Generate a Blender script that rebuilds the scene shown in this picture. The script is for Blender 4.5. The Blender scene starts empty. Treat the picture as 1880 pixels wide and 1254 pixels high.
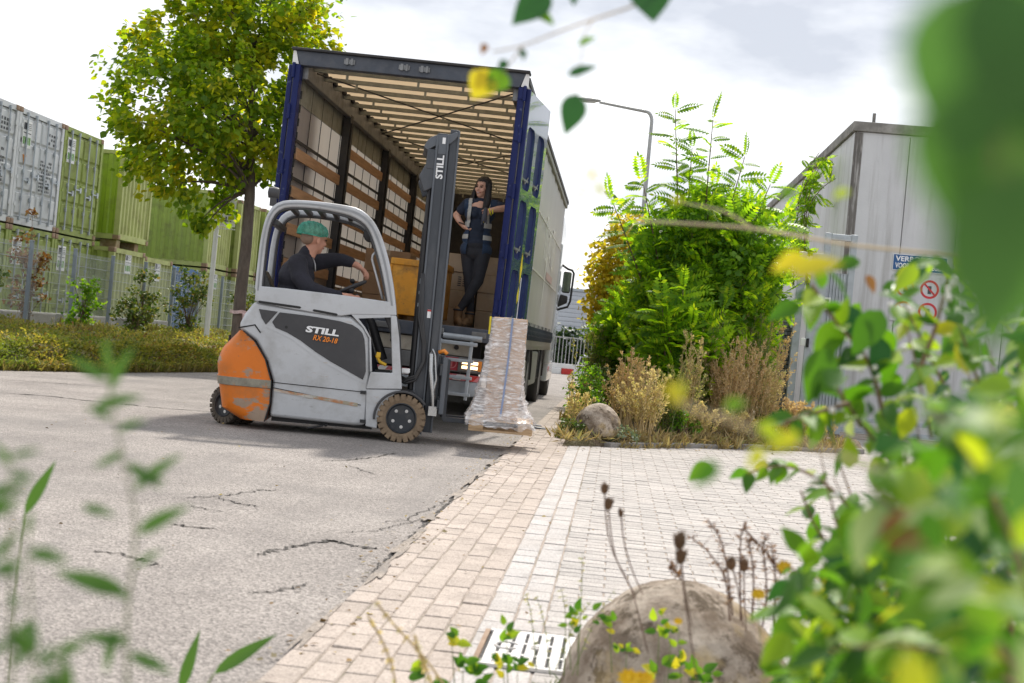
import bpy, bmesh, math, random
import numpy as np
from mathutils import Vector, Matrix, Euler

# ------------------------------------------------------------------ camera, light, exposure
scene = bpy.context.scene
COL = scene.collection
F_PX, ROLL, YAW, CAM_H = 2495.0, math.radians(5.4), math.radians(4.375), 1.05

cam_data = bpy.data.cameras.new("camera")
cam = bpy.data.objects.new("camera", cam_data)
COL.objects.link(cam)
cam_data.sensor_width = 36.0
cam_data.lens = F_PX / 1880.0 * 36.0
cam_data.clip_start, cam_data.clip_end = 0.05, 3000.0
fwd = Vector((-math.sin(YAW), math.cos(YAW), 0))
rgt0 = Vector((math.cos(YAW), math.sin(YAW), 0))
c_r = rgt0 * math.cos(ROLL) + Vector((0, 0, 1)) * math.sin(ROLL)
c_u = rgt0 * -math.sin(ROLL) + Vector((0, 0, 1)) * math.cos(ROLL)
m = Matrix((c_r, c_u, -fwd)).transposed().to_4x4()
m.translation = (0, 0, CAM_H)
cam.matrix_world = m
cam_data.dof.use_dof = True
cam_data.dof.focus_distance = 13.3
cam_data.dof.aperture_fstop = 4.5
cam_data.dof.aperture_blades = 7
scene.camera = cam

SUN_DIR = Vector((0.10, 0.80, 1.0)).normalized()      # towards the sun
sun_el = math.asin(SUN_DIR.z)
sun_az = math.atan2(SUN_DIR.x, SUN_DIR.y)
world = bpy.data.worlds.new("World")
scene.world = world
world.use_nodes = True
wn, wl = world.node_tree.nodes, world.node_tree.links
wn.clear()
w_out = wn.new("ShaderNodeOutputWorld")
w_sky = wn.new("ShaderNodeTexSky")
w_sky.sky_type = 'NISHITA'
w_sky.sun_disc = False
w_sky.sun_elevation = sun_el
w_sky.sun_rotation = sun_az
w_sky.dust_density = 2.0
w_bg1 = wn.new("ShaderNodeBackground"); w_bg1.inputs[1].default_value = 0.10
wl.new(w_sky.outputs[0], w_bg1.inputs[0])
w_tc = wn.new("ShaderNodeTexCoord")
w_map = wn.new("ShaderNodeMapping"); w_map.inputs['Scale'].default_value = (1.0, 1.0, 2.6)
w_map.inputs['Location'].default_value = (0.35, 0.1, 0.2)
wl.new(w_tc.outputs['Generated'], w_map.inputs[0])
w_n1 = wn.new("ShaderNodeTexNoise")
w_n1.inputs['Scale'].default_value = 3.4; w_n1.inputs['Detail'].default_value = 6.0; w_n1.inputs['Roughness'].default_value = 0.52
wl.new(w_map.outputs[0], w_n1.inputs['Vector'])
w_rmp = wn.new("ShaderNodeValToRGB")                      # cloud deck: bright white with grey-blue bellies
e = w_rmp.color_ramp.elements
e[0].position = 0.375; e[0].color = (0.39, 0.41, 0.455, 1)
e[1].position = 0.55; e[1].color = (0.79, 0.795, 0.805, 1)
wl.new(w_n1.outputs['Fac'], w_rmp.inputs[0])
w_bg2 = wn.new("ShaderNodeBackground"); w_bg2.inputs[1].default_value = 1.0
wl.new(w_rmp.outputs[0], w_bg2.inputs[0])
w_mix = wn.new("ShaderNodeMixShader"); w_mix.inputs[0].default_value = 0.88   # thin gaps of clear sky behind the deck
wl.new(w_bg1.outputs[0], w_mix.inputs[1]); wl.new(w_bg2.outputs[0], w_mix.inputs[2])
wl.new(w_mix.outputs[0], w_out.inputs[0])

sun_data = bpy.data.lights.new("sun", 'SUN')
sun_data.energy = 3.0
sun_data.angle = math.radians(3.0)
sun_data.color = (1.0, 0.94, 0.85)
sun = bpy.data.objects.new("sun", sun_data)
COL.objects.link(sun)
sun.rotation_euler = (-SUN_DIR).to_track_quat('-Z', 'Y').to_euler()
sun.location = (8, 20, 30)

scene.view_settings.view_transform = 'Standard'
scene.view_settings.look = 'None'
scene.view_settings.gamma = 1.0
scene.view_settings.exposure = 0.78
scene.view_settings.use_curve_mapping = False
scene.render.engine = 'CYCLES'
scene.cycles.use_denoising = True
scene.cycles.max_bounces = 8
scene.cycles.transparent_max_bounces = 16
scene.cycles.caustics_reflective = False
scene.cycles.caustics_refractive = False
scene.cycles.sample_clamp_indirect = 6.0

# ------------------------------------------------------------------ helpers
def at(px, py, d):
    """point of the place seen at pixel (px, py) of the photograph, d metres in front of the lens"""
    dx, dy = px - 940.0, py - 627.0
    u = dx * math.cos(ROLL) + dy * math.sin(ROLL)
    v = -dx * math.sin(ROLL) + dy * math.cos(ROLL)
    x = u / F_PX * d
    return Vector((x * math.cos(YAW) - d * math.sin(YAW), x * math.sin(YAW) + d * math.cos(YAW), CAM_H - v / F_PX * d))

def on_ground(px, py, z=0.0):
    dx, dy = px - 940.0, py - 627.0
    v = -dx * math.sin(ROLL) + dy * math.cos(ROLL)
    return at(px, py, (CAM_H - z) * F_PX / v)

MATS = {}
def S(c):  # sRGB 0-255 -> linear
    return tuple(((x / 255.0) / 12.92 if x / 255.0 <= 0.04045 else ((x / 255.0 + 0.055) / 1.055) ** 2.4) for x in c)

def nn(nt, kind, **kw):
    n = nt.nodes.new(kind)
    for k, v in kw.items():
        if k in n.inputs: n.inputs[k].default_value = v
        else: setattr(n, k, v)
    return n

def mixrgb(nt, fac, a, b, blend='MIX'):
    n = nt.nodes.new("ShaderNodeMix"); n.data_type = 'RGBA'; n.blend_type = blend
    def put(sock, val):
        if hasattr(val, 'is_output'): nt.links.new(val, sock)
        elif isinstance(val, (int, float)): sock.default_value = val
        else: sock.default_value = (*val[:3], 1)
    put(n.inputs[0], fac); put(n.inputs[6], a); put(n.inputs[7], b)
    return n.outputs[2]

def ramp(nt, src, stops):
    r = nt.nodes.new("ShaderNodeValToRGB")
    el = r.color_ramp.elements
    while len(el) < len(stops): el.new(0.5)
    for i, (p, c) in enumerate(stops):
        el[i].position = p
        el[i].color = (c, c, c, 1) if isinstance(c, (int, float)) else (*c[:3], 1)
    nt.links.new(src, r.inputs[0])
    return r.outputs[0]

def noise(nt, vec, scale, detail=4, rough=0.55, dist=0.0):
    n = nn(nt, "ShaderNodeTexNoise", Scale=scale, Detail=detail, Roughness=rough, Distortion=dist)
    nt.links.new(vec, n.inputs['Vector'])
    return n.outputs['Fac']

def coords(nt, kind='Object', scale=None):
    tc = nt.nodes.new("ShaderNodeTexCoord")
    o = tc.outputs[kind]
    if scale:
        mp = nt.nodes.new("ShaderNodeMapping"); mp.inputs['Scale'].default_value = scale
        nt.links.new(o, mp.inputs[0]); o = mp.outputs[0]
    return o

def world_pos(nt):
    return nt.nodes.new("ShaderNodeNewGeometry").outputs['Position']

def new_mat(name):
    mt = bpy.data.materials.new(name); mt.use_nodes = True
    nt = mt.node_tree
    b = nt.nodes['Principled BSDF']
    MATS[name] = mt
    return mt, nt, b

def mat(name, base, rough=0.6, metal=0.0, var=0.18, scale=6.0, bump=0.0, bscale=60.0, dirt=None, dirt_amt=0.5,
        dirt_scale=4.0, island=0.0, spec=None, stretch=None, pos=False, coat=0.0, extra=None, emit=0.0):
    """general surface: base colour, soft large variation, dirt with a shape of its own, fine relief"""
    mt, nt, b = new_mat(name)
    vec = world_pos(nt) if pos else coords(nt, 'Object', stretch)
    f = noise(nt, vec, scale, 5, 0.6)
    lo = tuple(c * (1 - var) for c in base); hi = tuple(min(1, c * (1 + var)) for c in base)
    col = mixrgb(nt, ramp(nt, f, [(0.3, 0.0), (0.7, 1.0)]), lo, hi)
    if island > 0:
        g = nt.nodes.new("ShaderNodeNewGeometry")
        hv = nn(nt, "ShaderNodeHueSaturation")
        mr = nn(nt, "ShaderNodeMapRange"); nt.links.new(g.outputs['Random Per Island'], mr.inputs[0])
        mr.inputs[3].default_value = 1 - island; mr.inputs[4].default_value = 1 + island
        nt.links.new(mr.outputs[0], hv.inputs['Value']); nt.links.new(col, hv.inputs['Color'])
        col = hv.outputs[0]
    if extra:
        for (c, sc, p0, p1, amt, st) in extra:
            v2 = coords(nt, 'Object', st) if st else vec
            fx = ramp(nt, noise(nt, v2, sc, 6, 0.65), [(p0, 0.0), (p1, amt)])
            col = mixrgb(nt, fx, col, c)
    rg = None
    if dirt is not None:
        fd = ramp(nt, noise(nt, vec, dirt_scale, 8, 0.68), [(0.48, 0.0), (0.70, dirt_amt)])
        col = mixrgb(nt, fd, col, dirt)
        rg = nn(nt, "ShaderNodeMapRange"); nt.links.new(fd, rg.inputs[0])
        rg.inputs[3].default_value = rough; rg.inputs[4].default_value = min(1, rough + 0.3)
        nt.links.new(rg.outputs[0], b.inputs['Roughness'])
    nt.links.new(col, b.inputs['Base Color'])
    if rg is None: b.inputs['Roughness'].default_value = rough
    b.inputs['Metallic'].default_value = metal
    if spec is not None: b.inputs['Specular IOR Level'].default_value = spec
    if coat: b.inputs['Coat Weight'].default_value = coat
    if emit:
        nt.links.new(col, b.inputs['Emission Color']); b.inputs['Emission Strength'].default_value = emit
    if bump > 0:
        bp = nn(nt, "ShaderNodeBump", Strength=bump, Distance=0.02)
        nt.links.new(noise(nt, vec, bscale, 6, 0.6), bp.inputs['Height'])
        nt.links.new(bp.outputs[0], b.inputs['Normal'])
    return mt

def leaf_mat(name, stops, trans=0.4, rough=0.45, patch=None, patch_scale=0.9, p0=0.5, p1=0.62, glow=(1.35, 1.25, 0.6)):
    """leaf: colour by leaf, some light passing through, optional patches of another colour over the crown"""
    mt, nt, b = new_mat(name)
    g = nt.nodes.new("ShaderNodeNewGeometry")
    col = ramp(nt, g.outputs['Random Per Island'], stops)
    if patch:
        f = ramp(nt, noise(nt, coords(nt, 'Object'), patch_scale, 4, 0.6), [(p0, 0.0), (p1, 1.0)])
        rnd = nn(nt, "ShaderNodeMath", operation='MULTIPLY'); nt.links.new(f, rnd.inputs[0])
        mr = nn(nt, "ShaderNodeMapRange"); nt.links.new(g.outputs['Random Per Island'], mr.inputs[0])
        mr.inputs[3].default_value = 0.35; mr.inputs[4].default_value = 1.0
        nt.links.new(mr.outputs[0], rnd.inputs[1])
        col = mixrgb(nt, rnd.outputs[0], col, patch)
    nt.links.new(col, b.inputs['Base Color'])
    b.inputs['Roughness'].default_value = rough
    b.inputs['Specular IOR Level'].default_value = 0.35
    tr = nt.nodes.new("ShaderNodeBsdfTranslucent")
    nt.links.new(mixrgb(nt, 1.0, col, glow, 'MULTIPLY'), tr.inputs['Color'])
    mx = nt.nodes.new("ShaderNodeMixShader"); mx.inputs[0].default_value = trans
    nt.links.new(b.outputs[0], mx.inputs[1]); nt.links.new(tr.outputs[0], mx.inputs[2])
    nt.links.new(mx.outputs[0], nt.nodes['Material Output'].inputs['Surface'])
    return mt

class MB:
    """collects shapes into one mesh"""
    def __init__(self): self.v, self.f, self.mi, self.cur = [], [], [], 0
    def add(self, vs, fs):
        o = len(self.v); self.v.extend([tuple(p) for p in vs])
        for q in fs: self.f.append(tuple(i + o for i in q)); self.mi.append(self.cur)
        return self
    def box(self, x0, x1, y0, y1, z0, z1, M=None):
        vs = [(x0,y0,z0),(x1,y0,z0),(x1,y1,z0),(x0,y1,z0),(x0,y0,z1),(x1,y0,z1),(x1,y1,z1),(x0,y1,z1)]
        if M is not None: vs = [M @ Vector(p) for p in vs]
        return self.add(vs, [(0,3,2,1),(4,5,6,7),(0,1,5,4),(1,2,6,5),(2,3,7,6),(3,0,4,7)])
    def prism(self, poly, a0, a1, axis='y'):
        """polygon in (x,z) pushed along y (or (x,y) along z, (y,z) along x)"""
        n = len(poly)
        area = sum(poly[i][0]*poly[(i+1) % n][1] - poly[(i+1) % n][0]*poly[i][1] for i in range(n))
        if area < 0: poly = poly[::-1]
        def put(p, a): return {'y': (p[0], a, p[1]), 'z': (p[0], p[1], a), 'x': (a, p[0], p[1])}[axis]
        vs = [put(p, a0) for p in poly] + [put(p, a1) for p in poly]
        fs = [tuple(range(n)), tuple(range(2*n-1, n-1, -1))] + [(i, i+n, (i+1) % n + n, (i+1) % n) for i in range(n)]
        if axis != 'y': fs = [q[::-1] for q in fs]
        return self.add(vs, fs)
    def ring_prism(self, outer, inner, y0, y1):
        """open band between two polylines (x,z), pushed along y"""
        n = len(outer)
        vs = [(p[0], y0, p[1]) for p in outer] + [(p[0], y0, p[1]) for p in inner] + \
             [(p[0], y1, p[1]) for p in outer] + [(p[0], y1, p[1]) for p in inner]
        fs = []
        for i in range(n - 1):
            a, b, c, d = i, i+1, n+i+1, n+i
            fs += [(a,b,c,d), (2*n+d,2*n+c,2*n+b,2*n+a), (a,2*n+a,2*n+b,b), (d,c,2*n+c,2*n+d)]
        fs += [(0,n,3*n,2*n), (n-1,3*n-1,4*n-1,2*n-1)]
        return self.add(vs, fs)
    def tube(self, pts, rad, n=8, cap=True, flat=1.0):
        pts = [Vector(p) for p in pts]; k = len(pts)
        rads = rad if isinstance(rad, (list, tuple)) else [rad]*k
        vs, fs, prev = [], [], None
        for i, p in enumerate(pts):
            t = (pts[min(i+1, k-1)] - pts[max(i-1, 0)])
            if t.length < 1e-9: t = Vector((0, 0, 1))
            t.normalize()
            if prev is None:
                a = t.cross(Vector((0, 0, 1)) if abs(t.z) < 0.9 else Vector((0, 1, 0))).normalized()
            else:
                a = (prev - t * prev.dot(t))
                a = a.normalized() if a.length > 1e-6 else t.orthogonal().normalized()
            prev = a; b = t.cross(a)
            for j in range(n):
                th = 2*math.pi*j/n
                vs.append(p + (a*math.cos(th) + b*math.sin(th)*flat)*rads[i])
        for i in range(k-1):
            for j in range(n):
                fs.append((i*n+j, i*n+(j+1) % n, (i+1)*n+(j+1) % n, (i+1)*n+j))
        if cap: fs += [tuple(range(n-1, -1, -1)), tuple(range((k-1)*n, k*n))]
        return self.add(vs, fs)
    def lathe(self, prof, n=24, M=None, axis='y', ring=False):
        """profile of (radius, along) round an axis"""
        vs, fs = [], []
        for (r, a) in prof:
            for j in range(n):
                th = 2*math.pi*j/n
                p = {'y': (r*math.cos(th), a, r*math.sin(th)), 'z': (r*math.cos(th), r*math.sin(th), a), 'x': (a, r*math.cos(th), r*math.sin(th))}[axis]
                vs.append(M @ Vector(p) if M is not None else p)
        for i in range(len(prof)-1):
            for j in range(n):
                fs.append((i*n+j, (i+1)*n+j, (i+1)*n+(j+1) % n, i*n+(j+1) % n))
        if ring: prof = list(prof) + [prof[0]]; k = len(prof)-2; fs += [(k*n+j, j, (j+1) % n, k*n+(j+1) % n) for j in range(n)]
        elif prof[0][0] > 1e-6: fs.append(tuple(range(n)))
        if not ring and prof[-1][0] > 1e-6: fs.append(tuple(range(len(prof)*n-1, (len(prof)-1)*n-1, -1)))
        return self.add(vs, fs)
    def ball(self, c, r, n=12, m=8):
        r = r if isinstance(r, (tuple, list, Vector)) else (r, r, r)
        vs, fs = [], []
        for i in range(m+1):
            ph = math.pi*i/m
            for j in range(n):
                th = 2*math.pi*j/n
                vs.append((c[0]+r[0]*math.sin(ph)*math.cos(th), c[1]+r[1]*math.sin(ph)*math.sin(th), c[2]+r[2]*math.cos(ph)))
        for i in range(m):
            for j in range(n):
                fs.append((i*n+j, (i+1)*n+j, (i+1)*n+(j+1) % n, i*n+(j+1) % n))
        return self.add(vs, fs)
    def build(self, name, mats, parent=None, smooth=False, bevel=0.0, bseg=2, loc=None, rot=None):
        me = bpy.data.meshes.new(name)
        me.from_pydata(self.v, [], self.f)
        for mm in (mats if isinstance(mats, (list, tuple)) else [mats]):
            me.materials.append(MATS[mm] if isinstance(mm, str) else mm)
        if any(self.mi): me.polygons.foreach_set('material_index', self.mi)
        if smooth is True: me.polygons.foreach_set('use_smooth', [True]*len(me.polygons))
        me.update()
        o = bpy.data.objects.new(name, me); COL.objects.link(o)
        if parent is not None: o.parent = parent
        if loc is not None: o.location = loc
        if rot is not None: o.rotation_euler = rot
        if bevel > 0:
            bv = o.modifiers.new("edge", 'BEVEL'); bv.width = bevel; bv.segments = bseg; bv.limit_method = 'ANGLE'; bv.angle_limit = math.radians(40)
            me.polygons.foreach_set('use_smooth', [True]*len(me.polygons))
            wn_ = o.modifiers.new("normals", 'WEIGHTED_NORMAL'); wn_.keep_sharp = True
        elif smooth == 'auto':
            me.polygons.foreach_set('use_smooth', [True]*len(me.polygons))
            me.set_sharp_from_angle(angle=math.radians(38))
        return o

def tag(o, label=None, cat=None, group=None, kind=None):
    if label: o["label"] = label
    if cat: o["category"] = cat
    if group: o["group"] = group
    if kind: o["kind"] = kind
    return o

def thing(name, label, cat, loc=(0, 0, 0), rot=(0, 0, 0), group=None):
    o = bpy.data.objects.new(name, None); COL.objects.link(o)
    o.empty_display_size = 0.2; o.location = loc; o.rotation_euler = rot
    return tag(o, label, cat, group)

def share(src, name, parent, loc=(0, 0, 0), rot=(0, 0, 0), scale=(1, 1, 1)):
    o = src.copy(); o.name = name; COL.objects.link(o)
    o.parent = parent; o.location = loc; o.rotation_euler = rot; o.scale = scale
    return o

def copy_tree(root):
    r = root.copy(); COL.objects.link(r)
    for ch in root.children:
        c = ch.copy(); COL.objects.link(c); c.parent = r
        for g in ch.children:
            d = g.copy(); COL.objects.link(d); d.parent = c
    return r

def text_part(name, body, size, material, parent, loc, rot, xscale=1.0, shear=0.0, bold=0.0, align='LEFT', extrude=0.001):
    cu = bpy.data.curves.new(name, 'FONT'); cu.body = body; cu.size = size
    cu.extrude = extrude; cu.offset = bold; cu.shear = shear; cu.align_x = align; cu.align_y = 'CENTER'
    cu.resolution_u = 3
    o = bpy.data.objects.new(name, cu); COL.objects.link(o)
    cu.materials.append(MATS[material])
    dg = bpy.context.evaluated_depsgraph_get(); me = bpy.data.meshes.new_from_object(o.evaluated_get(dg))
    bpy.data.objects.remove(o); o = bpy.data.objects.new(name, me); COL.objects.link(o)
    o.parent = parent; o.location = loc; o.rotation_euler = rot; o.scale = (xscale, 1, 1)
    return o

def blob(name, parts, voxel, material, parent=None, smooth=4, cut=None, inflate=0.0):
    """one continuous surface grown over chains of (point, radius) and ellipsoids"""
    mb = MB()
    for p in parts:
        if p[0] == 'c':                                # chain
            ch = p[1]
            for (q, r) in ch: mb.ball(q, r + inflate, 14, 10)
            for (q0, r0), (q1, r1) in zip(ch[:-1], ch[1:]): mb.tube([q0, q1], [r0 + inflate, r1 + inflate], 14)
        else:                                          # ellipsoid: centre, radii, optional rotation
            tmp = MB(); rr = tuple(x + inflate for x in p[2]); tmp.ball((0, 0, 0), rr, 20, 14)
            R = (p[3] if len(p) > 3 else Matrix.Identity(3))
            mb.add([Vector(p[1]) + R @ Vector(q) for q in tmp.v], tmp.f)
    o = mb.build(name, material, None)
    rm = o.modifiers.new("r", 'REMESH'); rm.mode = 'VOXEL'; rm.voxel_size = voxel
    if smooth:
        sm = o.modifiers.new("s", 'SMOOTH'); sm.factor = 0.5; sm.iterations = smooth
    dg = bpy.context.evaluated_depsgraph_get()
    me = bpy.data.meshes.new_from_object(o.evaluated_get(dg))
    o.modifiers.clear(); old = o.data; o.data = me; bpy.data.meshes.remove(old); me.name = name
    if cut:
        bm = bmesh.new(); bm.from_mesh(me)
        bmesh.ops.delete(bm, geom=[v for v in bm.verts if cut(v.co)], context='VERTS')
        bm.to_mesh(me); bm.free()
    me.polygons.foreach_set('use_smooth', [True]*len(me.polygons))
    if parent is not None: o.parent = parent
    return o

def scatter(base_v, base_f, mats4, name, material, parent=None, smooth=False):
    """many copies of a small leaf shape joined into one mesh (numpy)"""
    bv = np.c_[np.array(base_v, float), np.ones(len(base_v))]
    Ms = np.array([np.array(mm) for mm in mats4]) if not isinstance(mats4, np.ndarray) else mats4
    n = len(Ms)
    V = np.einsum('nij,kj->nki', Ms[:, :3, :], bv).reshape(-1, 3)
    me = bpy.data.meshes.new(name)
    k = len(base_v)
    loops = np.concatenate([np.array(f) for f in base_f]); tot = np.array([len(f) for f in base_f])
    L = (loops[None, :] + (np.arange(n)*k)[:, None]).ravel()
    T = np.tile(tot, n); st = np.r_[0, np.cumsum(T)[:-1]]
    me.vertices.add(len(V)); me.vertices.foreach_set('co', V.ravel())
    me.loops.add(len(L)); me.loops.foreach_set('vertex_index', L.astype(np.int32))
    me.polygons.add(len(T)); me.polygons.foreach_set('loop_start', st.astype(np.int32)); me.polygons.foreach_set('loop_total', T.astype(np.int32))
    me.update(calc_edges=True); me.validate()
    me.materials.append(MATS[material])
    if smooth: me.polygons.foreach_set('use_smooth', [True]*len(me.polygons))
    o = bpy.data.objects.new(name, me); COL.objects.link(o)
    if parent is not None: o.parent = parent
    return o

def frame(pos, direction, up, sx=1.0, sy=None, sz=None):
    """4x4 with local +Y along direction, local +Z near up"""
    y = Vector(direction).normalized(); z = Vector(up)
    z = z - y * z.dot(y)
    z = z.normalized() if z.length > 1e-5 else y.orthogonal().normalized()
    x = y.cross(z)
    sy = sx if sy is None else sy; sz = sx if sz is None else sz
    return [[x.x*sx, y.x*sy, z.x*sz, pos[0]], [x.y*sx, y.y*sy, z.y*sz, pos[1]], [x.z*sx, y.z*sy, z.z*sz, pos[2]], [0, 0, 0, 1]]

def rvec(rng):
    while True:
        v = Vector((rng.uniform(-1, 1), rng.uniform(-1, 1), rng.uniform(-1, 1)))
        if 0.05 < v.length < 1: return v.normalized()

# small leaf shapes: local +Y is the leaf's length (0..1)
LEAF4 = ([(0, 0, 0), (0.34, 0.45, 0.06), (0, 1, -0.06), (-0.34, 0.45, 0.06)], [(0, 1, 2), (0, 2, 3)])
def leaf_detail(width=0.5, curl=0.22, fold=0.12, seg=5, point=1.6):
    vs, fs = [], []
    for i in range(seg + 1):
        t = i / seg
        w = width * (math.sin(math.pi * min(1, t ** 0.8)) ** 0.9) * (1 - 0.25 * t ** point)
        zc = -curl * t * t
        vs += [(-w, t, zc + fold * w * 2), (0, t, zc), (w, t, zc + fold * w * 2)]
    for i in range(seg):
        a = i * 3
        fs += [(a, a+1, a+4, a+3), (a+1, a+2, a+5, a+4)]
    return vs, fs
LEAFD = leaf_detail()
BLADE = leaf_detail(0.07, 0.25, 0.2, 6, 2)

# ------------------------------------------------------------------ ground materials
def ground_mat(name, c0, c1, agg=150.0, aggvar=0.5, stain=None, stain_scale=0.5, stain_p=(0.5, 0.7), bump=0.35, rough=0.9, grit=None, wear=None):
    mt, nt, b = new_mat(name)
    p = world_pos(nt)
    f = noise(nt, p, 1.1, 7, 0.62)
    col = mixrgb(nt, ramp(nt, f, [(0.3, 0.0), (0.72, 1.0)]), c0, c1)
    vo = nn(nt, "ShaderNodeTexVoronoi", Scale=agg); nt.links.new(p, vo.inputs['Vector'])
    sp = nt.nodes.new("ShaderNodeSeparateColor"); nt.links.new(vo.outputs['Color'], sp.inputs[0])
    mr = nn(nt, "ShaderNodeMapRange"); nt.links.new(sp.outputs[0], mr.inputs[0]); mr.inputs[3].default_value = 1 - aggvar; mr.inputs[4].default_value = 1 + aggvar
    hv = nn(nt, "ShaderNodeHueSaturation"); nt.links.new(mr.outputs[0], hv.inputs['Value']); nt.links.new(col, hv.inputs['Color'])
    col = hv.outputs[0]
    if stain:
        fs = ramp(nt, noise(nt, p, stain_scale, 8, 0.66), [(stain_p[0], 0.0), (stain_p[1], 0.75)])
        col = mixrgb(nt, fs, col, stain)
    if wear:
        mp = nt.nodes.new('ShaderNodeMapping'); mp.inputs['Scale'].default_value = (1.6, 0.16, 1.0); nt.links.new(p, mp.inputs[0])
        col = mixrgb(nt, ramp(nt, noise(nt, mp.outputs[0], 1.2, 7, 0.65), [(0.50, 0.0), (0.72, 0.55)]), col, wear)
        col = mixrgb(nt, ramp(nt, noise(nt, p, 2.6, 8, 0.72), [(0.60, 0.0), (0.70, 0.6)]), col, (0.15, 0.14, 0.135))
        col = mixrgb(nt, ramp(nt, noise(nt, p, 14.0, 5, 0.6), [(0.66, 0.0), (0.70, 0.85)]), col, (0.42, 0.39, 0.36))
    if grit:
        fg = ramp(nt, noise(nt, p, 22, 4, 0.7), [(0.62, 0.0), (0.70, 0.8)])
        col = mixrgb(nt, fg, col, grit)
    nt.links.new(col, b.inputs['Base Color'])
    b.inputs['Roughness'].default_value = rough; b.inputs['Specular IOR Level'].default_value = 0.25
    bp = nn(nt, "ShaderNodeBump", Strength=bump, Distance=0.008)
    ad = nn(nt, "ShaderNodeMath", operation='ADD')
    nt.links.new(vo.outputs['Distance'], ad.inputs[0]); nt.links.new(noise(nt, p, 35, 6, 0.7), ad.inputs[1])
    nt.links.new(ad.outputs[0], bp.inputs['Height']); nt.links.new(bp.outputs[0], b.inputs['Normal'])
    return mt

ground_mat('asphalt', (0.235, 0.213, 0.199), (0.34, 0.310, 0.288), 110.0, 0.45, (0.19, 0.178, 0.17), 0.33, (0.50, 0.72), 0.75, wear=(0.185, 0.172, 0.165))
ground_mat('asphalt_patch', (0.17, 0.16, 0.158), (0.25, 0.235, 0.225), 110.0, 0.55, (0.24, 0.22, 0.205), 2.2, (0.42, 0.62), 0.55)
ground_mat('crack_fill', (0.05, 0.046, 0.043), (0.09, 0.083, 0.076), 150.0, 0.4, None, bump=0.3)
ground_mat('sand', (0.29, 0.245, 0.21), (0.39, 0.335, 0.29), 200.0, 0.35, (0.12, 0.115, 0.075), 2.0, (0.48, 0.68), 0.4)
ground_mat('sand_loose', (0.27, 0.235, 0.205), (0.37, 0.32, 0.275), 160.0, 0.45, (0.22, 0.20, 0.185), 6.0, (0.45, 0.6), 0.6)
ground_mat('soil', (0.10, 0.075, 0.05), (0.20, 0.155, 0.105), 70.0, 0.5, (0.09, 0.10, 0.035), 2.0, (0.5, 0.65), 1.0, grit=(0.3, 0.26, 0.2))
ground_mat('verge_soil', (0.10, 0.085, 0.04), (0.19, 0.17, 0.07), 60.0, 0.5, (0.08, 0.10, 0.03), 2.0, (0.5, 0.65), 1.0)

def paver_mat(name, base, dirty, var):
    mt, nt, b = new_mat(name)
    p = world_pos(nt)
    oi = nt.nodes.new("ShaderNodeObjectInfo"); g = nt.nodes.new("ShaderNodeNewGeometry")
    ad = nn(nt, "ShaderNodeMath", operation='ADD'); nt.links.new(oi.outputs['Random'], ad.inputs[0]); nt.links.new(g.outputs['Random Per Island'], ad.inputs[1])
    fr = nn(nt, "ShaderNodeMath", operation='FRACT'); nt.links.new(ad.outputs[0], fr.inputs[0])
    mr = nn(nt, "ShaderNodeMapRange"); nt.links.new(fr.outputs[0], mr.inputs[0]); mr.inputs[3].default_value = 1 - var; mr.inputs[4].default_value = 1 + var
    col = mixrgb(nt, ramp(nt, noise(nt, p, 1.3, 6, 0.65), [(0.42, 0.0), (0.68, 0.8)]), base, dirty)
    col = mixrgb(nt, ramp(nt, noise(nt, p, 4.5, 8, 0.72), [(0.52, 0.0), (0.68, 0.6)]), col, tuple(c*0.62 for c in base))
    vo = nn(nt, "ShaderNodeTexVoronoi", Scale=220.0); nt.links.new(p, vo.inputs['Vector'])
    sp = nt.nodes.new("ShaderNodeSeparateColor"); nt.links.new(vo.outputs['Color'], sp.inputs[0])
    m2 = nn(nt, "ShaderNodeMapRange"); nt.links.new(sp.outputs[0], m2.inputs[0]); m2.inputs[3].default_value = 0.72; m2.inputs[4].default_value = 1.28
    mu = nn(nt, "ShaderNodeMath", operation='MULTIPLY'); nt.links.new(mr.outputs[0], mu.inputs[0]); nt.links.new(m2.outputs[0], mu.inputs[1])
    hv = nn(nt, "ShaderNodeHueSaturation"); nt.links.new(mu.outputs[0], hv.inputs['Value']); nt.links.new(col, hv.inputs['Color'])
    nt.links.new(hv.outputs[0], b.inputs['Base Color'])
    b.inputs['Roughness'].default_value = 0.9; b.inputs['Specular IOR Level'].default_value = 0.25
    bp = nn(nt, "ShaderNodeBump", Strength=0.5, Distance=0.006)
    nt.links.new(noise(nt, p, 120, 5, 0.7), bp.inputs['Height']); nt.links.new(bp.outputs[0], b.inputs['Normal'])
paver_mat('brick_tan', (0.385, 0.33, 0.29), (0.455, 0.39, 0.345), 0.08)
paver_mat('paver_grey', (0.44, 0.415, 0.40), (0.41, 0.375, 0.35), 0.07)
paver_mat('paver_field', (0.39, 0.365, 0.345), (0.445, 0.41, 0.385), 0.09)

# ------------------------------------------------------------------ ground, road
g = MB()
g.add([(-700, -40, -0.03), (700, -40, -0.03), (700, 53.5, -0.03), (-700, 53.5, -0.03), (700, 57, -0.72), (-700, 57, -0.72), (700, 1200, -0.72), (-700, 1200, -0.72)],
      [(0, 1, 2, 3), (3, 2, 4, 5), (5, 4, 6, 7)])
tag(g.build('ground', 'asphalt'), kind='structure')

rng = random.Random(4)
def wobble_sheet(name, material, poly_x, y0, y1, z, parent=None):
    mb = MB(); mb.add([(poly_x[0], y0, z), (poly_x[1], y0, z), (poly_x[1], y1, z), (poly_x[0], y1, z)], [(0, 1, 2, 3)])
    return mb.build(name, material, parent)
road = wobble_sheet('road', 'asphalt', (-30, -0.93), -6, 52.0, 0.0); tag(road, kind='structure')

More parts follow.
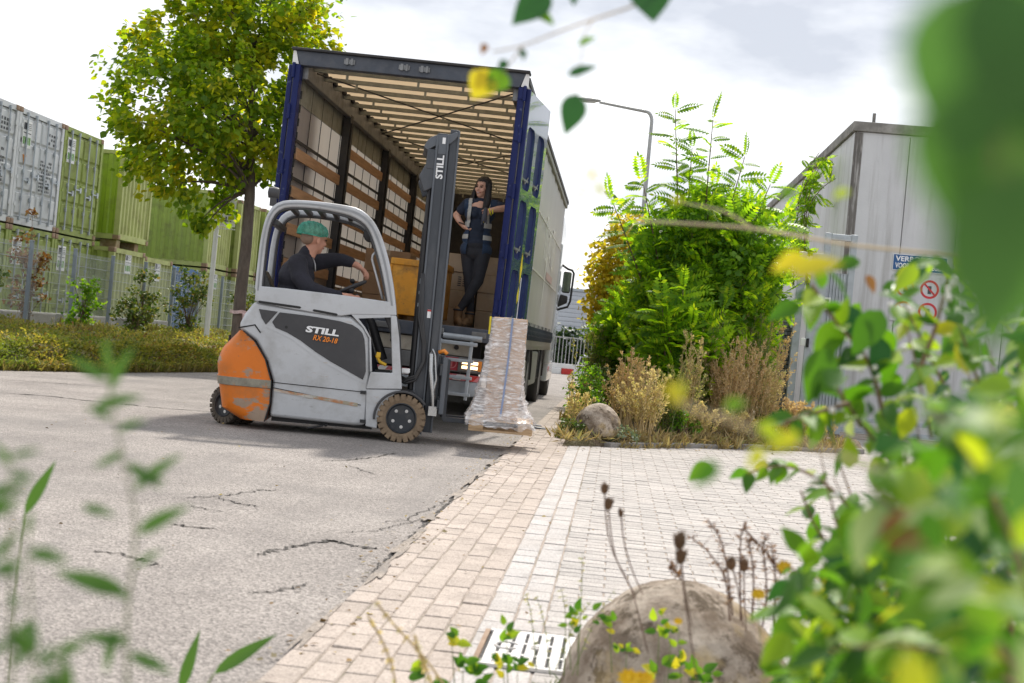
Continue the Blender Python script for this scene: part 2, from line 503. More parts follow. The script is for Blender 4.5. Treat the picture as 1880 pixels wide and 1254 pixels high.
def ribbon(name, pts, w, material, parent, z=0.004, jag=0.02, seg=14, seed=0):
    r = random.Random(seed); mb = MB(); P = [Vector(p) for p in pts]; out = []
    for a, b in zip(P[:-1], P[1:]):
        for i in range(seg):
            q = a.lerp(b, i/seg); out.append(q + Vector((r.gauss(0, jag), r.gauss(0, jag), 0)))
    out.append(P[-1]); n = len(out); vs = []
    for i, q in enumerate(out):
        d = (out[min(i+1, n-1)] - out[max(i-1, 0)]); d = Vector((-d.y, d.x, 0)).normalized()
        ww = w * r.uniform(0.25, 1.1) * min(1, 6*i/n + 0.1, 6*(n-1-i)/n + 0.1)
        vs += [(q.x + d.x*ww, q.y + d.y*ww, z), (q.x - d.x*ww, q.y - d.y*ww, z)]
    mb.add(vs, [(2*i, 2*i+1, 2*i+3, 2*i+2) for i in range(n-1)])
    return mb.build(name, material, parent)
def gpts(*px): return [on_ground(x, y) for x, y in px]
for i, (pp, w) in enumerate([
    (gpts((452, 1024), (500, 1012), (548, 1003), (600, 992), (620, 996), (660, 1005), (712, 1010)), 0.013),
    (gpts((330, 915), (395, 912), (430, 908), (480, 900), (515, 902)), 0.009), (gpts((395, 912), (440, 925), (486, 932)), 0.009),
    (gpts((350, 930), (410, 940)), 0.007), (gpts((310, 962), (350, 968), (400, 972)), 0.010), (gpts((620, 978), (690, 975), (740, 962), (790, 950)), 0.005),
    (gpts((590, 848), (640, 845), (700, 838), (730, 830)), 0.011), (gpts((640, 855), (690, 872)), 0.009), (gpts((160, 1012), (230, 1020), (300, 1042)), 0.010),
    (gpts((0, 721), (80, 727), (200, 740), (300, 750), (400, 757)), 0.030), (gpts((0, 697), (120, 705), (200, 712)), 0.022),
    (gpts((455, 1090), (520, 1085), (560, 1070)), 0.008), (gpts((700, 960), (740, 955), (800, 930), (850, 905)), 0.005)]):
    ribbon('crack', pp, w, 'crack_fill', road, jag=0.012 + 0.25*w, seed=i)
ribbon('edge_gap', [(-0.95, 5.6, 0), (-0.953, 7, 0), (-0.945, 9, 0), (-0.95, 12, 0), (-0.945, 14, 0)], 0.012, 'crack_fill', road, z=0.005, jag=0.008, seg=70, seed=50)
# ------------------------------------------------------------------ paving: tan brick strip, grey band, field
def brick_mesh(lx, ly, name, material):
    hx, hy, c = lx/2 - 0.0015, ly/2 - 0.0015, 0.0035
    mb = MB()
    mb.add([(-hx, -hy, -0.03), (hx, -hy, -0.03), (hx, hy, -0.03), (-hx, hy, -0.03), (-hx, -hy, -0.004), (hx, -hy, -0.004), (hx, hy, -0.004), (-hx, hy, -0.004),
            (-hx+c, -hy+c, 0), (hx-c, -hy+c, 0), (hx-c, hy-c, 0), (-hx+c, hy-c, 0)],
           [(0,1,5,4), (1,2,6,5), (2,3,7,6), (3,0,4,7), (4,5,9,8), (5,6,10,9), (6,7,11,10), (7,4,8,11), (8,9,10,11)])
    return mb, mb.build(name, material)
def lay(base_name, material, lx, ly, cells, limit, base_obj, piece):
    mb0, proto = brick_mesh(lx, ly, piece, material)
    cells.sort(key=lambda c: c[1])
    rr = random.Random(len(cells)); rest = MB(); first = True
    for i, (x, y, k) in enumerate(cells):
        loc = (x + rr.gauss(0, 0.0012), y + rr.gauss(0, 0.002), 0.012 + rr.gauss(0, 0.0012)); rot = (rr.gauss(0, 0.006), rr.gauss(0, 0.006), rr.gauss(0, 0.006))
        if i < limit:
            if first: o = proto; o.location = loc; o.rotation_euler = rot; o.parent = base_obj; first = False
            else: o = share(proto, piece, base_obj, loc, rot)
            o.scale = (0.5, 1, 1) if k else (1, 1, 1)
        else:
            M4 = Matrix.Translation(loc) @ Euler(rot).to_matrix().to_4x4() @ Matrix.Diagonal((0.5 if k else 1, 1, 1, 1))
            rest.add([M4 @ Vector(v) for v in mb0.v], mb0.f)
    if rest.v: tag(rest.build(base_name, material, base_obj), kind='stuff')

base = wobble_sheet('brick_strip', 'sand', (-0.93, -0.40), -1, 52, 0.0075); tag(base, kind='structure')
cells = []
for c in range(5):
    y = 3.1 + (c % 2)*0.105 + rng.uniform(-.02, .02)
    while y < 34: cells.append((-0.882 + c*0.107, y, 0)); y += 0.212
lay('bricks', 'brick_tan', 0.104, 0.207, cells, 290, base, 'brick')
base = wobble_sheet('paver_band', 'sand', (-0.40, -0.165), -1, 52, 0.0078); tag(base, kind='structure')
cells = []
for c in range(2):
    y = 3.1 + c*0.1
    while y < 15.0: cells.append((-0.343 + c*0.118, y, 0)); y += 0.202
lay('pavers', 'paver_grey', 0.112, 0.197, cells, 118, base, 'paver')
KERB = [(-0.46, 14.2), (0.0, 14.72), (0.86, 15.85), (1.6, 16.7), (2.4, 17.45), (3.35, 18.2)]
def kerb_y(x):
    if x <= KERB[0][0]: return KERB[0][1]
    for a, b in zip(KERB[:-1], KERB[1:]):
        if x <= b[0]: return a[1] + (b[1]-a[1])*(x-a[0])/(b[0]-a[0])
    return 26.0
base = MB(); base.add([(-0.165, -1, 0.0082), (9, -1, 0.0082), (9, 26, 0.0082), (-0.165, 26, 0.0082)], [(0, 1, 2, 3)])
base = base.build('paver_field', 'sand'); tag(base, kind='structure')
cells = []; y = 3.05; r = 0
while y < 22:
    if r % 2: cells.append((-0.112, y, 1)); x = -0.165 + 0.107 + 0.106
    else: x = -0.165 + 0.107
    while x < 6.5:
        if y < kerb_y(x) - 0.05: cells.append((x, y, 0))
        x += 0.212
    y += 0.1065; r += 1
lay('pavers', 'paver_field', 0.209, 0.1035, cells, 280, base, 'paver')

# sand washed over the joint between asphalt and bricks
r = random.Random(91)
for k in range(14):
    cy = 3.6 + 11*(k + r.random())/14; cx = -0.945 + r.gauss(0, .012); L, W_ = r.uniform(.12, .45), r.uniform(.012, .032); n = 30; ph = [r.uniform(0, 6) for _ in range(4)]
    pts = []
    for j in range(n):
        a = 2*math.pi*j/n; q = 1 + .28*math.sin(3*a+ph[0]) + .2*math.sin(5*a+ph[1]) + .10*math.sin(9*a+ph[2])
        pts.append((cx + W_*q*math.cos(a), cy + L*q*math.sin(a), 0.0165))
    MB().add(pts + [(cx, cy, 0.0175)], [(j, (j+1) % n, n) for j in range(n)]).build('sand_drift', 'sand_loose', road)
# planting bed with its kerb
bed = MB(); bx, by = 36, 60; vs = []
def bed_edge(x): return kerb_y(x)
for j in range(by + 1):
    for i in range(bx + 1):
        x = -0.47 + 3.85*i/bx; y0 = bed_edge(min(x, 3.3)) + 0.06; y = y0 + (44 - y0)*(j/by)**2
        zz = 0.035 + 0.10*min(1, (j/by)*6) + 0.035*math.sin(x*7 + y*3)*math.sin(y*5 - x*4) + 0.015*math.sin(x*23)*math.sin(y*19)
        vs.append((x, y, zz if 0 < i and 0 < j else 0.006))
bed.add(vs, [(j*(bx+1)+i, j*(bx+1)+i+1, (j+1)*(bx+1)+i+1, (j+1)*(bx+1)+i) for j in range(by) for i in range(bx)])
tag(bed.build('planting_bed', 'soil', smooth=True), kind='structure')
mat('kerb_concrete', (0.26, 0.245, 0.23), 0.9, var=0.25, scale=5, bump=0.4, bscale=70, dirt=(0.09, 0.08, 0.06), dirt_amt=0.8, dirt_scale=5)
kerb = thing('kerb', 'low grey concrete kerb along the front of the overgrown bed', 'kerb')
for a, b in zip(KERB[1:-1], KERB[2:]):
    A, B = Vector((*a, 0)), Vector((*b, 0)); d = B - A; n = max(1, round(d.length/0.9)); ang = math.atan2(d.y, d.x)
    for i in range(n):
        p = A.lerp(B, (i+0.5)/n); L = d.length/n - 0.012
        MB().box(-L/2, L/2, -0.05, 0.05, -0.05, 0.065).build('kerb_stone', 'kerb_concrete', kerb, bevel=0.012, loc=(p.x, p.y, rng.uniform(-.008, .008)), rot=(rng.gauss(0, .02), rng.gauss(0, .01), ang + rng.gauss(0, .008)))

# ------------------------------------------------------------------ verge with low ground cover
VE = [(-10.5, 8.0), (-9.2, 14.5), (-8.32, 17.97), (-7.64, 20.2), (-7.1, 24.1), (-6.75, 29), (-6.5, 36), (-6.4, 52)]
def verge_x(y):
    for a, b in zip(VE[:-1], VE[1:]):
        if y <= b[1]: return a[0] + (b[0]-a[0])*(y-a[1])/(b[1]-a[1])
    return VE[-1][0]
def sst(t): t = max(0, min(1, t)); return t*t*(3-2*t)
def verge_z(x, y):
    s = verge_x(y) - x
    lump = 0.09*math.sin(x*2.3 + y*1.7) + 0.07*math.sin(y*3.1 - x*1.3) + 0.03*math.sin(y*7.7 + x*5)
    return (0.30*sst(s/0.42) + 0.16*sst(s/3.5)) + lump*sst(s/0.8)*0.75
vg = MB(); nx, ny = 40, 120; vs = []
for j in range(ny + 1):
    y = 8 + 44*j/ny
    for i in range(nx + 1):
        s = 4.6*(i/nx)**1.7 if i < nx else 30
        x = verge_x(y) - s; vs.append((x, y, verge_z(x, y) - 0.05 if i else -0.01))
vg.add(vs, [(j*(nx+1)+i, (j+1)*(nx+1)+i, (j+1)*(nx+1)+i+1, j*(nx+1)+i+1) for j in range(ny) for i in range(nx)])
tag(vg.build('verge', 'verge_soil', smooth=True), kind='structure')
leaf_mat('cover_leaf', [(0.0, (0.10, 0.14, 0.025)), (0.3, (0.21, 0.23, 0.045)), (0.6, (0.36, 0.33, 0.07)), (0.85, (0.46, 0.39, 0.10)), (0.93, (0.27, 0.16, 0.06)), (1.0, (0.16, 0.09, 0.045))],
         0.48, 0.6, patch=(0.13, 0.21, 0.035), patch_scale=0.8, p0=0.44, p1=0.60)
rng = random.Random(11); Ms = []
while len(Ms) < 46000:
    y = rng.uniform(15.0, 34.0) if rng.random() < 0.85 else rng.uniform(15, 24)
    s = rng.uniform(-0.06, 0.5) if rng.random() < 0.45 else rng.uniform(0.3, 4.2)
    x = verge_x(y) - s
    wav = 0.5 + 0.5*math.sin(y*1.9 + 1.3*math.sin(x*2 + y*.7))
    h = 0.12*rng.random()**1.5 + (0.09*wav*rng.random() if s < 1.2 else 0)
    z = max(0.02, verge_z(x, y)) + h
    d = Vector((rng.gauss(0, .7) + (0.5 if s < .5 else 0), rng.gauss(0, .7) - 0.15, rng.uniform(0.1, 1.1)))
    Ms.append(frame((x, y, z), d, rvec(rng) + Vector((0, 0, 1.2)), rng.uniform(0.03, 0.07)))
tag(scatter(*LEAF4, Ms, 'ground_cover', 'cover_leaf'), 'low olive and yellow-green ground cover on the verge', 'ground cover', kind='stuff')
# ragged grass at the road edge and along the fence foot
leaf_mat('dry_grass', [(0.0, (0.16, 0.14, 0.045)), (0.5, (0.30, 0.25, 0.10)), (0.8, (0.18, 0.19, 0.05)), (1.0, (0.38, 0.31, 0.15))], 0.35, 0.7)
Ms = []
for i in range(9000):
    y = rng.uniform(15, 34); s = rng.choice([rng.gauss(0.02, 0.05), rng.uniform(2.2, 4.2)])
    x = verge_x(y) - s
    Ms.append(frame((x, y, max(0, verge_z(x, y)) - 0.01), Vector((rng.gauss(0, .35), rng.gauss(0, .35), 1)), rvec(rng), rng.uniform(0.08, 0.2), None, 0.1))
tag(scatter(*BLADE, Ms, 'verge_grass', 'dry_grass'), 'dry grass tufts along the verge', 'grass', kind='stuff')

# ------------------------------------------------------------------ shipping containers
GREEN = (0.245, 0.315, 0.055)
mat('cont_green', GREEN, 0.55, var=0.14, scale=0.8, bump=0.08, bscale=30, dirt=(0.12, 0.10, 0.05), dirt_amt=0.55, dirt_scale=2.6, extra=[((0.20, 0.24, 0.09), 3.0, 0.5, 0.8, 0.6, (1, 1, 0.15)), ((0.13, 0.05, 0.02), 9.0, 0.68, 0.74, 0.9, None)])
mat('cont_lime', (0.24, 0.36, 0.02), 0.5, var=0.10, scale=0.8, dirt=(0.13, 0.14, 0.04), dirt_amt=0.5, dirt_scale=2.2, extra=[((0.17, 0.22, 0.05), 3.0, 0.5, 0.8, 0.6, (1, 1, 0.15))])
mat('cont_pale', (0.36, 0.40, 0.14), 0.6, var=0.12, scale=0.8, dirt=(0.17, 0.15, 0.07), dirt_amt=0.5, dirt_scale=2.2, extra=[((0.13, 0.05, 0.02), 9.0, 0.68, 0.74, 0.9, None)])
mat('cont_white', (0.56, 0.585, 0.61), 0.5, var=0.08, scale=1.0, dirt=(0.30, 0.30, 0.29), dirt_amt=0.5, dirt_scale=2.0, extra=[((0.16, 0.07, 0.03), 8.0, 0.68, 0.75, 0.8, None)])
mat('cont_blue', (0.02, 0.11, 0.30), 0.5, var=0.15, scale=1.0, dirt=(0.08, 0.09, 0.12), dirt_amt=0.5, dirt_scale=2.0)
mat('cont_rust', (0.26, 0.17, 0.11), 0.8, var=0.35, scale=3, bump=0.2, dirt=(0.42, 0.38, 0.32), dirt_amt=0.7, dirt_scale=3)
mat('galv', (0.40, 0.44, 0.48), 0.45, 0.5, var=0.15, scale=4, dirt=(0.25, 0.26, 0.27), dirt_amt=0.5, dirt_scale=5)
mat('gasket', (0.025, 0.025, 0.027), 0.8)
mat('sign_white', (0.74, 0.75, 0.75), 0.5, var=0.06)
mat('print_green', (0.12, 0.30, 0.05), 0.5); mat('print_dark', (0.05, 0.055, 0.065), 0.6); mat('print_orange', (0.62, 0.24, 0.02), 0.5)

CW, CL, CH = 2.44, 6.06, 2.59
def corrug(mb, a0, a1, z0, z1, base, depth, pitch, axis, sgn):
    """vertical trapezoid ribs along axis 'x' (wall facing y) or 'y' (wall facing x)"""
    pts = []; a = a0; n = max(1, round((a1-a0)/pitch)); p = (a1-a0)/n
    for i in range(n):
        for t, o in ((0, 0), (0.22, 0), (0.36, 1), (0.72, 1), (0.86, 0)):
            pts.append((a0 + (i+t)*p, base - sgn*depth*o))
    pts.append((a1, base)); k = len(pts); vs = []
    for z in (z0, z1):
        for (u, w) in pts: vs.append((u, w, z) if axis == 'x' else (w, u, z))
    mb.add(vs, [(i, i+1, k+i+1, k+i) for i in range(k-1)])
def small_sign(parent, x, y, z, w, h, pict=True):
    """printed board facing +X"""
    sg = MB().box(x, x+0.006, y, y+w, z, z+h).build('sign_board', 'sign_white', parent)
    pr = MB()
    pr.box(x+.006, x+.009, y+w*.08, y+w*.38, z+h*.66, z+h*.92)
    for k in range(4): pr.box(x+.006, x+.009, y+w*.46, y+w*.92, z+h*(.68+.07*k), z+h*(.70+.07*k))
    pr.box(x+.006, x+.009, y+w*.08, y+w*.92, z+h*.53, z+h*.56)
    tag(pr.build('print', 'print_dark', sg), kind='stuff')
    if pict:
        pg = MB()
        for k in range(4):
            y0 = y + w*(.09 + .215*k); pg.box(x+.006, x+.0095, y0, y0+w*.16, z+h*.12, z+h*.40)
        tag(pg.build('pictograms', 'print_green', sg), kind='stuff')
def lettering(parent, x, y, z, cols, rows, w, h, seed, vertical=False):
    """unreadable weathered stencil: short dark marks"""
    r = random.Random(seed); pr = MB()
    for i in range(rows):
        for j in range(cols):
            if r.random() < 0.85:
                y0 = y + w*j/cols; z0 = z + h*i/rows
                pr.box(x, x+.002, y0, y0 + w/cols*r.uniform(.4, .7), z0, z0 + h/rows*r.uniform(.5, .7))
    tag(pr.build('stencil', 'print_dark', parent), kind='stuff')

def container(label, X, Y, Z, body, front='doors', trim=None, sign=True, W=CW, H=CH, L=CL, group='stacked shipping containers', rust=True, letters=0, mark=False):
    t = thing('shipping_container', label, 'container', (X, Y, Z), group=group)
    trim = trim or body
    fr = MB()
    for y0 in (0, W-0.12):
        fr.box(-0.14, 0, y0, y0+0.12, 0.12, H-0.12); fr.box(-L, -L+0.12, y0, y0+0.12, 0.12, H-0.12)
        fr.box(-L, 0, y0+0.02, y0+0.10, 0.0, 0.14); fr.box(-L, 0, y0+0.02, y0+0.10, H-0.11, H-0.01)
    fr.box(-0.12, -0.01, 0.12, W-0.12, 0.01, 0.16); fr.box(-0.12, -0.01, 0.12, W-0.12, H-0.13, H-0.01)
    fr.build('frame', trim, t)
    c0 = None
    for y0 in (-0.003, W-0.165):
        for z0 in (-0.003, H-0.115):
            if c0 is None: c0 = MB().box(-0.165, 0.004, 0, 0.168, 0, 0.118).build('corner_casting', 'cont_rust' if rust else trim, t, bevel=0.01, loc=(0, y0, z0))
            else: share(c0, 'corner_casting', t, (0, y0, z0))
    sw = MB(); corrug(sw, -L+0.12, -0.14, 0.13, H-0.1, 0.02, 0.036, 0.28, 'x', -1); corrug(sw, -L+0.12, -0.14, 0.13, H-0.1, W-0.02, 0.036, 0.28, 'x', 1)
    sw.build('side_wall', body, t)
    MB().box(-L+0.02, -0.02, 0.03, W-0.03, H-0.03, H-0.004).build('roof', body, t)
    MB().box(-L+0.02, -0.02, 0.03, W-0.03, 0.05, 0.12).build('floor', 'gasket', t)
    if front == 'doors':
        dw = (W - 0.24)/2
        MB().box(-0.10, -0.075, 0.12, W-0.12, 0.16, H-0.13).build('door_gasket', 'gasket', t)
        for k in range(2):
            y0 = 0.12 + k*dw + 0.012; y1 = y0 + dw - 0.024; d = MB()
            d.box(-0.075, -0.045, y0, y1, 0.175, H-0.145)
            zb = [0.19 + (H-0.36)*q/4 for q in range(5)]
            for q in range(4):                         # pressed panels
                d.add([(-0.0448, y0+.03, zb[q]+.03), (-0.0448, y1-.03, zb[q]+.03), (-0.0448, y1-.03, zb[q+1]-.03), (-0.0448, y0+.03, zb[q+1]-.03),
                       (-0.012, y0+.05, zb[q]+.075), (-0.012, y1-.05, zb[q]+.075), (-0.012, y1-.05, zb[q+1]-.05), (-0.012, y0+.05, zb[q+1]-.05)],
                      [(0,1,5,4), (1,2,6,5), (2,3,7,6), (3,0,4,7), (4,5,6,7)])
            door = d.build('door', body, t)
            for yy in (y0 + dw*0.24, y0 + dw*0.66):
                rd = MB(); rd.tube([(0.02, yy, 0.1), (0.02, yy, H-0.07)], 0.019, 8)
                for zz in (0.1, 0.55, 1.15, 1.75, H-0.16): rd.box(-0.015, 0.03, yy-.035, yy+.035, zz, zz+0.085)
                rd.build('lock_rod', 'galv', door, smooth='auto')
                hz = 1.0 + (0.12 if yy > y0 + dw*.4 else 0)
                MB().box(0.022, 0.04, yy-.02, yy+.30*dw, hz, hz+.03).box(0.015, 0.05, yy+.20*dw, yy+.27*dw, hz-.05, hz+.08).build('handle', 'galv', door)
            hg = MB()
            for zz in (0.4, 1.0, 1.6, 2.15): 
                yy = 0.09 if k == 0 else W-0.17
                hg.box(-0.04, 0.012, yy, yy+0.08, zz, zz+0.09)
            tag(hg.build('hinges', trim, t), kind='stuff')
        if sign: small_sign(t, -0.008, 0.22, H-0.86, 0.46, 0.60)
        if letters: lettering(t, -0.008, W-0.82, H-0.62, 4, 3, .5, .3, letters); lettering(t, -0.008, W-1.15, 0.85, 7, 9, .62, .75, letters+1)
        if mark: MB().prism([(0.33, H-1.02), (0.52, H-1.02), (0.425, H-1.26)], -0.0115, -0.006, 'x').build('hazard_mark', 'print_orange', t)
    else:
        ew = MB(); corrug(ew, 0.12, W-0.12, 0.16, H-0.12, -0.03, 0.045, 0.25, 'y', 1)
        ew.build('end_wall', trim if front == 'pale' else body, t)
        if sign: small_sign(t, -0.02, W*0.5-0.26, H-0.62, 0.42, 0.52)
    return t

XC = -13.55
container('white upper container at the frame edge, without an orange mark', XC, 26.62, 2.62, 'cont_white', letters=3)
container('white shipping container with locking bars and orange triangle, upper tier', XC, 29.08, 2.62, 'cont_white', letters=5, mark=True)
container('olive green container with doors and a white sign, upper tier right of the white containers', XC, 31.56, 2.62, 'cont_green')
container('green container behind fence, lower tier under the white container at the frame edge', XC, 26.62, 0.0, 'cont_green')
container('green container with a white sign, lower tier under the white container with the orange triangle', XC, 29.08, 0.0, 'cont_green')
container('green container with doors, lower tier under the olive green container', XC, 31.56, 0.0, 'cont_green')
container('bright lime container with ribbed blank end, upper tier overhanging on dark blocks', -13.35, 35.05, 2.76, 'cont_lime', 'pale', 'cont_pale', sign=False, W=2.3, H=2.36)
container('pale green container with ribbed end and white sign below the lime container', -13.0, 33.95, 0.0, 'cont_green', 'pale', 'cont_pale', H=2.5, W=2.3)
container('pale green container with ribbed end and white sign beside the blue container', -13.0, 36.28, 0.0, 'cont_green', 'pale', 'cont_pale', H=2.42, W=2.3)
container('dark blue container in the lower tier behind the fence', -13.0, 38.62, 0.0, 'cont_blue', 'blank', sign=False, H=2.32, W=2.4, rust=False)
container('long green container showing its ribbed side behind the tree, upper tier', -13.2, 42.4, 2.5, 'cont_green', 'pale', 'cont_pale', sign=False, H=2.45)
container('pale green container end right of the tree trunk, upper tier', -13.0, 45.1, 2.5, 'cont_green', 'pale', 'cont_pale', sign=False, H=2.45)
container('pale green container in the lower tier below the long green one', -13.2, 42.4, 0.0, 'cont_green', 'pale', 'cont_pale', H=2.45)
container('pale green container in the lower tier right of the tree trunk', -13.0, 45.1, 0.0, 'cont_green', 'pale', 'cont_pale', H=2.45)
container('green container with doors nearest the forklift guard, far end of the upper tier', -12.9, 47.8, 2.5, 'cont_green', 'doors', H=2.45, sign=False)
container('green container with doors nearest the forklift guard, far end of the lower tier', -12.9, 47.8, 0.0, 'cont_green', 'doors', H=2.45, sign=False)
for i, y in enumerate((35.2, 36.6)):
    tag(MB().box(-13.9, -13.45, y, y+0.3, 2.505 if i == 0 else 2.425, 2.755).build('spacer_block', 'cont_rust', bevel=0.02), ['rusty spacer block under the lime container, nearer one', 'rusty spacer block under the lime container, farther one'][i], 'block')

# ------------------------------------------------------------------ mesh fence along the yard
mat('fence_post', (0.22, 0.26, 0.30), 0.5, 0.3, var=0.12, dirt=(0.16, 0.17, 0.17), dirt_amt=0.4)
mat('fence_wire', (0.42, 0.45, 0.47), 0.5, 0.4, var=0.1)
fence = thing('mesh_fence', 'grey double-wire mesh fence in front of the stacked containers', 'fence', (-11.0, 24.5, 0.3))
wire = MB()
for k in range(9):
    z = 0.04 + 0.2*k
    wire.box(-0.011, -0.004, 0, 2.05, z, z+0.009); wire.box(0.004, 0.011, 0, 2.05, z, z+0.009)
for k in range(41):
    y = 0.025 + 0.05*k; wire.box(-0.0022, 0.0022, y-.0022, y+.0022, 0.02, 1.72)
pst = MB().box(-0.035, 0.035, -0.03, 0.03, -0.35, 1.76).box(-0.04, 0.04, -0.035, 0.035, 1.76, 1.785)
w0 = p0 = None
for i in range(-3, 12):
    if w0 is None:
        w0 = wire.build('wire_panel', 'fence_wire', fence, loc=(0, i*2.05, 0)); p0 = pst.build('post', 'fence_post', fence, loc=(0.045, i*2.05, 0), bevel=0.006)
    else:
        share(w0, 'wire_panel', fence, (0, i*2.05, 0)); share(p0, 'post', fence, (0.045, i*2.05, 0))

# ------------------------------------------------------------------ flagpole with banner
mat('paint_white', (0.72, 0.73, 0.74), 0.45, var=0.06, dirt=(0.42, 0.42, 0.40), dirt_amt=0.4, dirt_scale=3)
mat('banner_cloth', (0.76, 0.77, 0.78), 0.8, var=0.05); mat('banner_ink', (0.10, 0.11, 0.13), 0.8)
fp = thing('flagpole', 'white flagpole with a white upright banner beside the tree', 'flagpole', (-9.0, 29.4, 0.3))
MB().tube([(0, 0, 0), (0, 0, 3.0), (0, 0, 6.6)], [0.062, 0.052, 0.036], 12).build('pole', 'paint_white', fp, smooth='auto')
bn = MB(); vs = []
for i in range(9):
    for j in range(25):
        vs.append((0.07 + 0.042*i, 0.025*math.sin(j*0.45 + i*0.3)*(i/8), 2.68 + 0.105*j))
bn.add(vs, [(i*25+j, (i+1)*25+j, (i+1)*25+j+1, i*25+j+1) for i in range(8) for j in range(24)])
ban = bn.build('banner', 'banner_cloth', fp, smooth=True); ban.modifiers.new('t', 'SOLIDIFY').thickness = 0.004
text_part('banner_lettering', 'Franss', 0.33, 'banner_ink', fp, (0.23, -0.045, 2.76), (math.radians(90), math.radians(-90), 0), 0.95)
MB().box(0.02, 0.42, -0.012, 0.012, 2.62, 2.64).tube([(0.05, 0, 2.45), (0.11, 0, 2.45)], 0.02, 8).build('banner_rod', 'paint_white', fp)

# concrete blocks lying behind the fence
mat('old_concrete', (0.27, 0.26, 0.25), 0.9, var=0.2, bump=0.3, dirt=(0.12, 0.115, 0.10), dirt_amt=0.7, dirt_scale=3)
for i, (y, L) in enumerate(((26.0, 2.6), (29.0, 3.2), (33.2, 3.0))):
    tag(MB().box(0, 0.5, 0, L, -0.05, 0.72).build('concrete_block', 'old_concrete', bevel=0.03, loc=(-12.6, y, 0.0)),
        ['concrete block behind the fence near the frame edge', 'concrete block behind the fence under the white container stack', 'concrete block behind the fence below the blue container'][i], 'block')

# ------------------------------------------------------------------ street end: kerb, railing, car, hedge, shed
mat('paint_red', (0.50, 0.03, 0.025), 0.5, var=0.1); mat('rail_steel', (0.36, 0.37, 0.38), 0.45, 0.6)
kb = thing('striped_kerb', 'low red and white striped kerb at the far end of the road', 'kerb', (-4.2, 51.0, 0))
for i in range(12):
    MB().box(0, 0.44, 0, 0.25, 0, 0.22).build('kerb_block', 'paint_red' if i % 2 else 'paint_white', kb, bevel=0.02, loc=(i*0.45, 0, 0))
MB().box(0, 5.4, 0.05, 0.16, 0.23, 0.40).build('guard_plank', 'paint_white', kb, bevel=0.01)
rl = thing('bar_railing', 'grey vertical bar railing closing the far end of the road', 'railing', (-5.0, 53.0, -0.02))
b0 = MB().tube([(0, 0, 0), (0, 0, 1.42)], 0.016, 6).build('bar', 'rail_steel', rl)
for i in range(1, 46): share(b0, 'bar', rl, (i*0.14, 0, 0))
MB().box(-0.05, 6.4, -0.03, 0.03, 1.40, 1.45).box(-0.05, 6.4, -0.03, 0.03, 0.12, 0.16).build('top_rail', 'rail_steel', rl)
mat('car_white', (0.70, 0.71, 0.72), 0.25, coat=0.5, var=0.03); mat('glass_dark', (0.02, 0.025, 0.03), 0.08); mat('rubber', (0.022, 0.021, 0.02), 0.85, var=0.3, dirt=(0.10, 0.08, 0.06), dirt_amt=0.4)
cr = thing('parked_car', 'small white car parked beyond the bar railing', 'car', (-0.9, 61.0, -0.72))
prof = [(-0.85, .28), (-0.86, .75), (-0.80, .92), (-0.66, 1.38), (-0.55, 1.47), (0.55, 1.47), (0.66, 1.38), (0.80, .92), (0.86, .75), (0.85, .28)]
MB().prism(prof, 0.15, 3.7).build('body', 'car_white', cr, bevel=0.06, bseg=3)
MB().prism([(-0.70, .97), (-0.60, 1.36), (0.60, 1.36), (0.70, .97)], 0.12, 0.16).build('rear_window', 'glass_dark', cr)
for s in (-1, 1):
    MB().box(s*0.72-.09, s*0.72+.09, 0.11, 0.16, .70, .90).build('tail_light', 'paint_red', cr)
    for yy in (0.75, 2.95): MB().lathe([(0.1, -.1), (0.29, -.1), (0.31, -.05), (0.31, .05), (0.29, .1), (0.1, .1)], 18, Matrix.Translation((s*0.78, yy, 0.31)) @ Matrix.Rotation(math.pi/2, 4, 'Z')).build('wheel', 'rubber', cr, smooth='auto')
MB().box(-0.84, 0.84, 0.08, 0.17, .34, .52).build('bumper', 'car_white', cr, bevel=0.03)
mat('cladding', (0.46, 0.49, 0.54), 0.45, 0.2, var=0.06, scale=1.0)
sh = thing('grey_shed', 'pale blue-grey shed with horizontal cladding beyond the railing', 'building', (-9.0, 76.0, -0.72))
c0 = MB().box(0, 26, 0, 0.04, 0, 0.235).build('cladding_board', 'cladding', sh, bevel=0.012, bseg=1)
for i in range(1, 20): share(c0, 'cladding_board', sh, (0, 0.004*(i % 2), i*0.245))
MB().box(0.05, 25.95, 0.05, 14, 0, 4.86).build('wall_core', 'gasket', sh); MB().box(-0.1, 26.1, -0.08, 14.1, 4.9, 5.05).build('roof_edge', 'galv', sh)
MB().tube([(7.4, -0.3, 0), (7.4, -0.3, 3.0)], 0.05, 8).build('downpipe', 'rail_steel', sh)

# ------------------------------------------------------------------ curtain-side truck
def paint(name, base, rough, **kw): return mat(name, base, rough, var=kw.pop('var', 0.1), coat=kw.pop('coat', 0.3), **kw)
paint('truck_blue', (0.005, 0.012, 0.085), 0.45, coat=0.0, spec=0.25, extra=[((0.10, 0.12, 0.18), 14.0, 0.62, 0.7, 0.7, None)])
paint('door_face', (0.04, 0.065, 0.14), 0.16, coat=0.8, dirt=(0.10, 0.12, 0.15), dirt_amt=0.25, dirt_scale=3)
mat('rail_dark', (0.045, 0.055, 0.075), 0.45, var=0.2, dirt=(0.13, 0.13, 0.14), dirt_amt=0.4, dirt_scale=5)
mat('black_steel', (0.018, 0.018, 0.02), 0.55, var=0.25, dirt=(0.07, 0.06, 0.05), dirt_amt=0.5, dirt_scale=5)
mat('grey_steel', (0.20, 0.205, 0.21), 0.45, 0.5, var=0.2, dirt=(0.11, 0.10, 0.09), dirt_amt=0.5, dirt_scale=5)
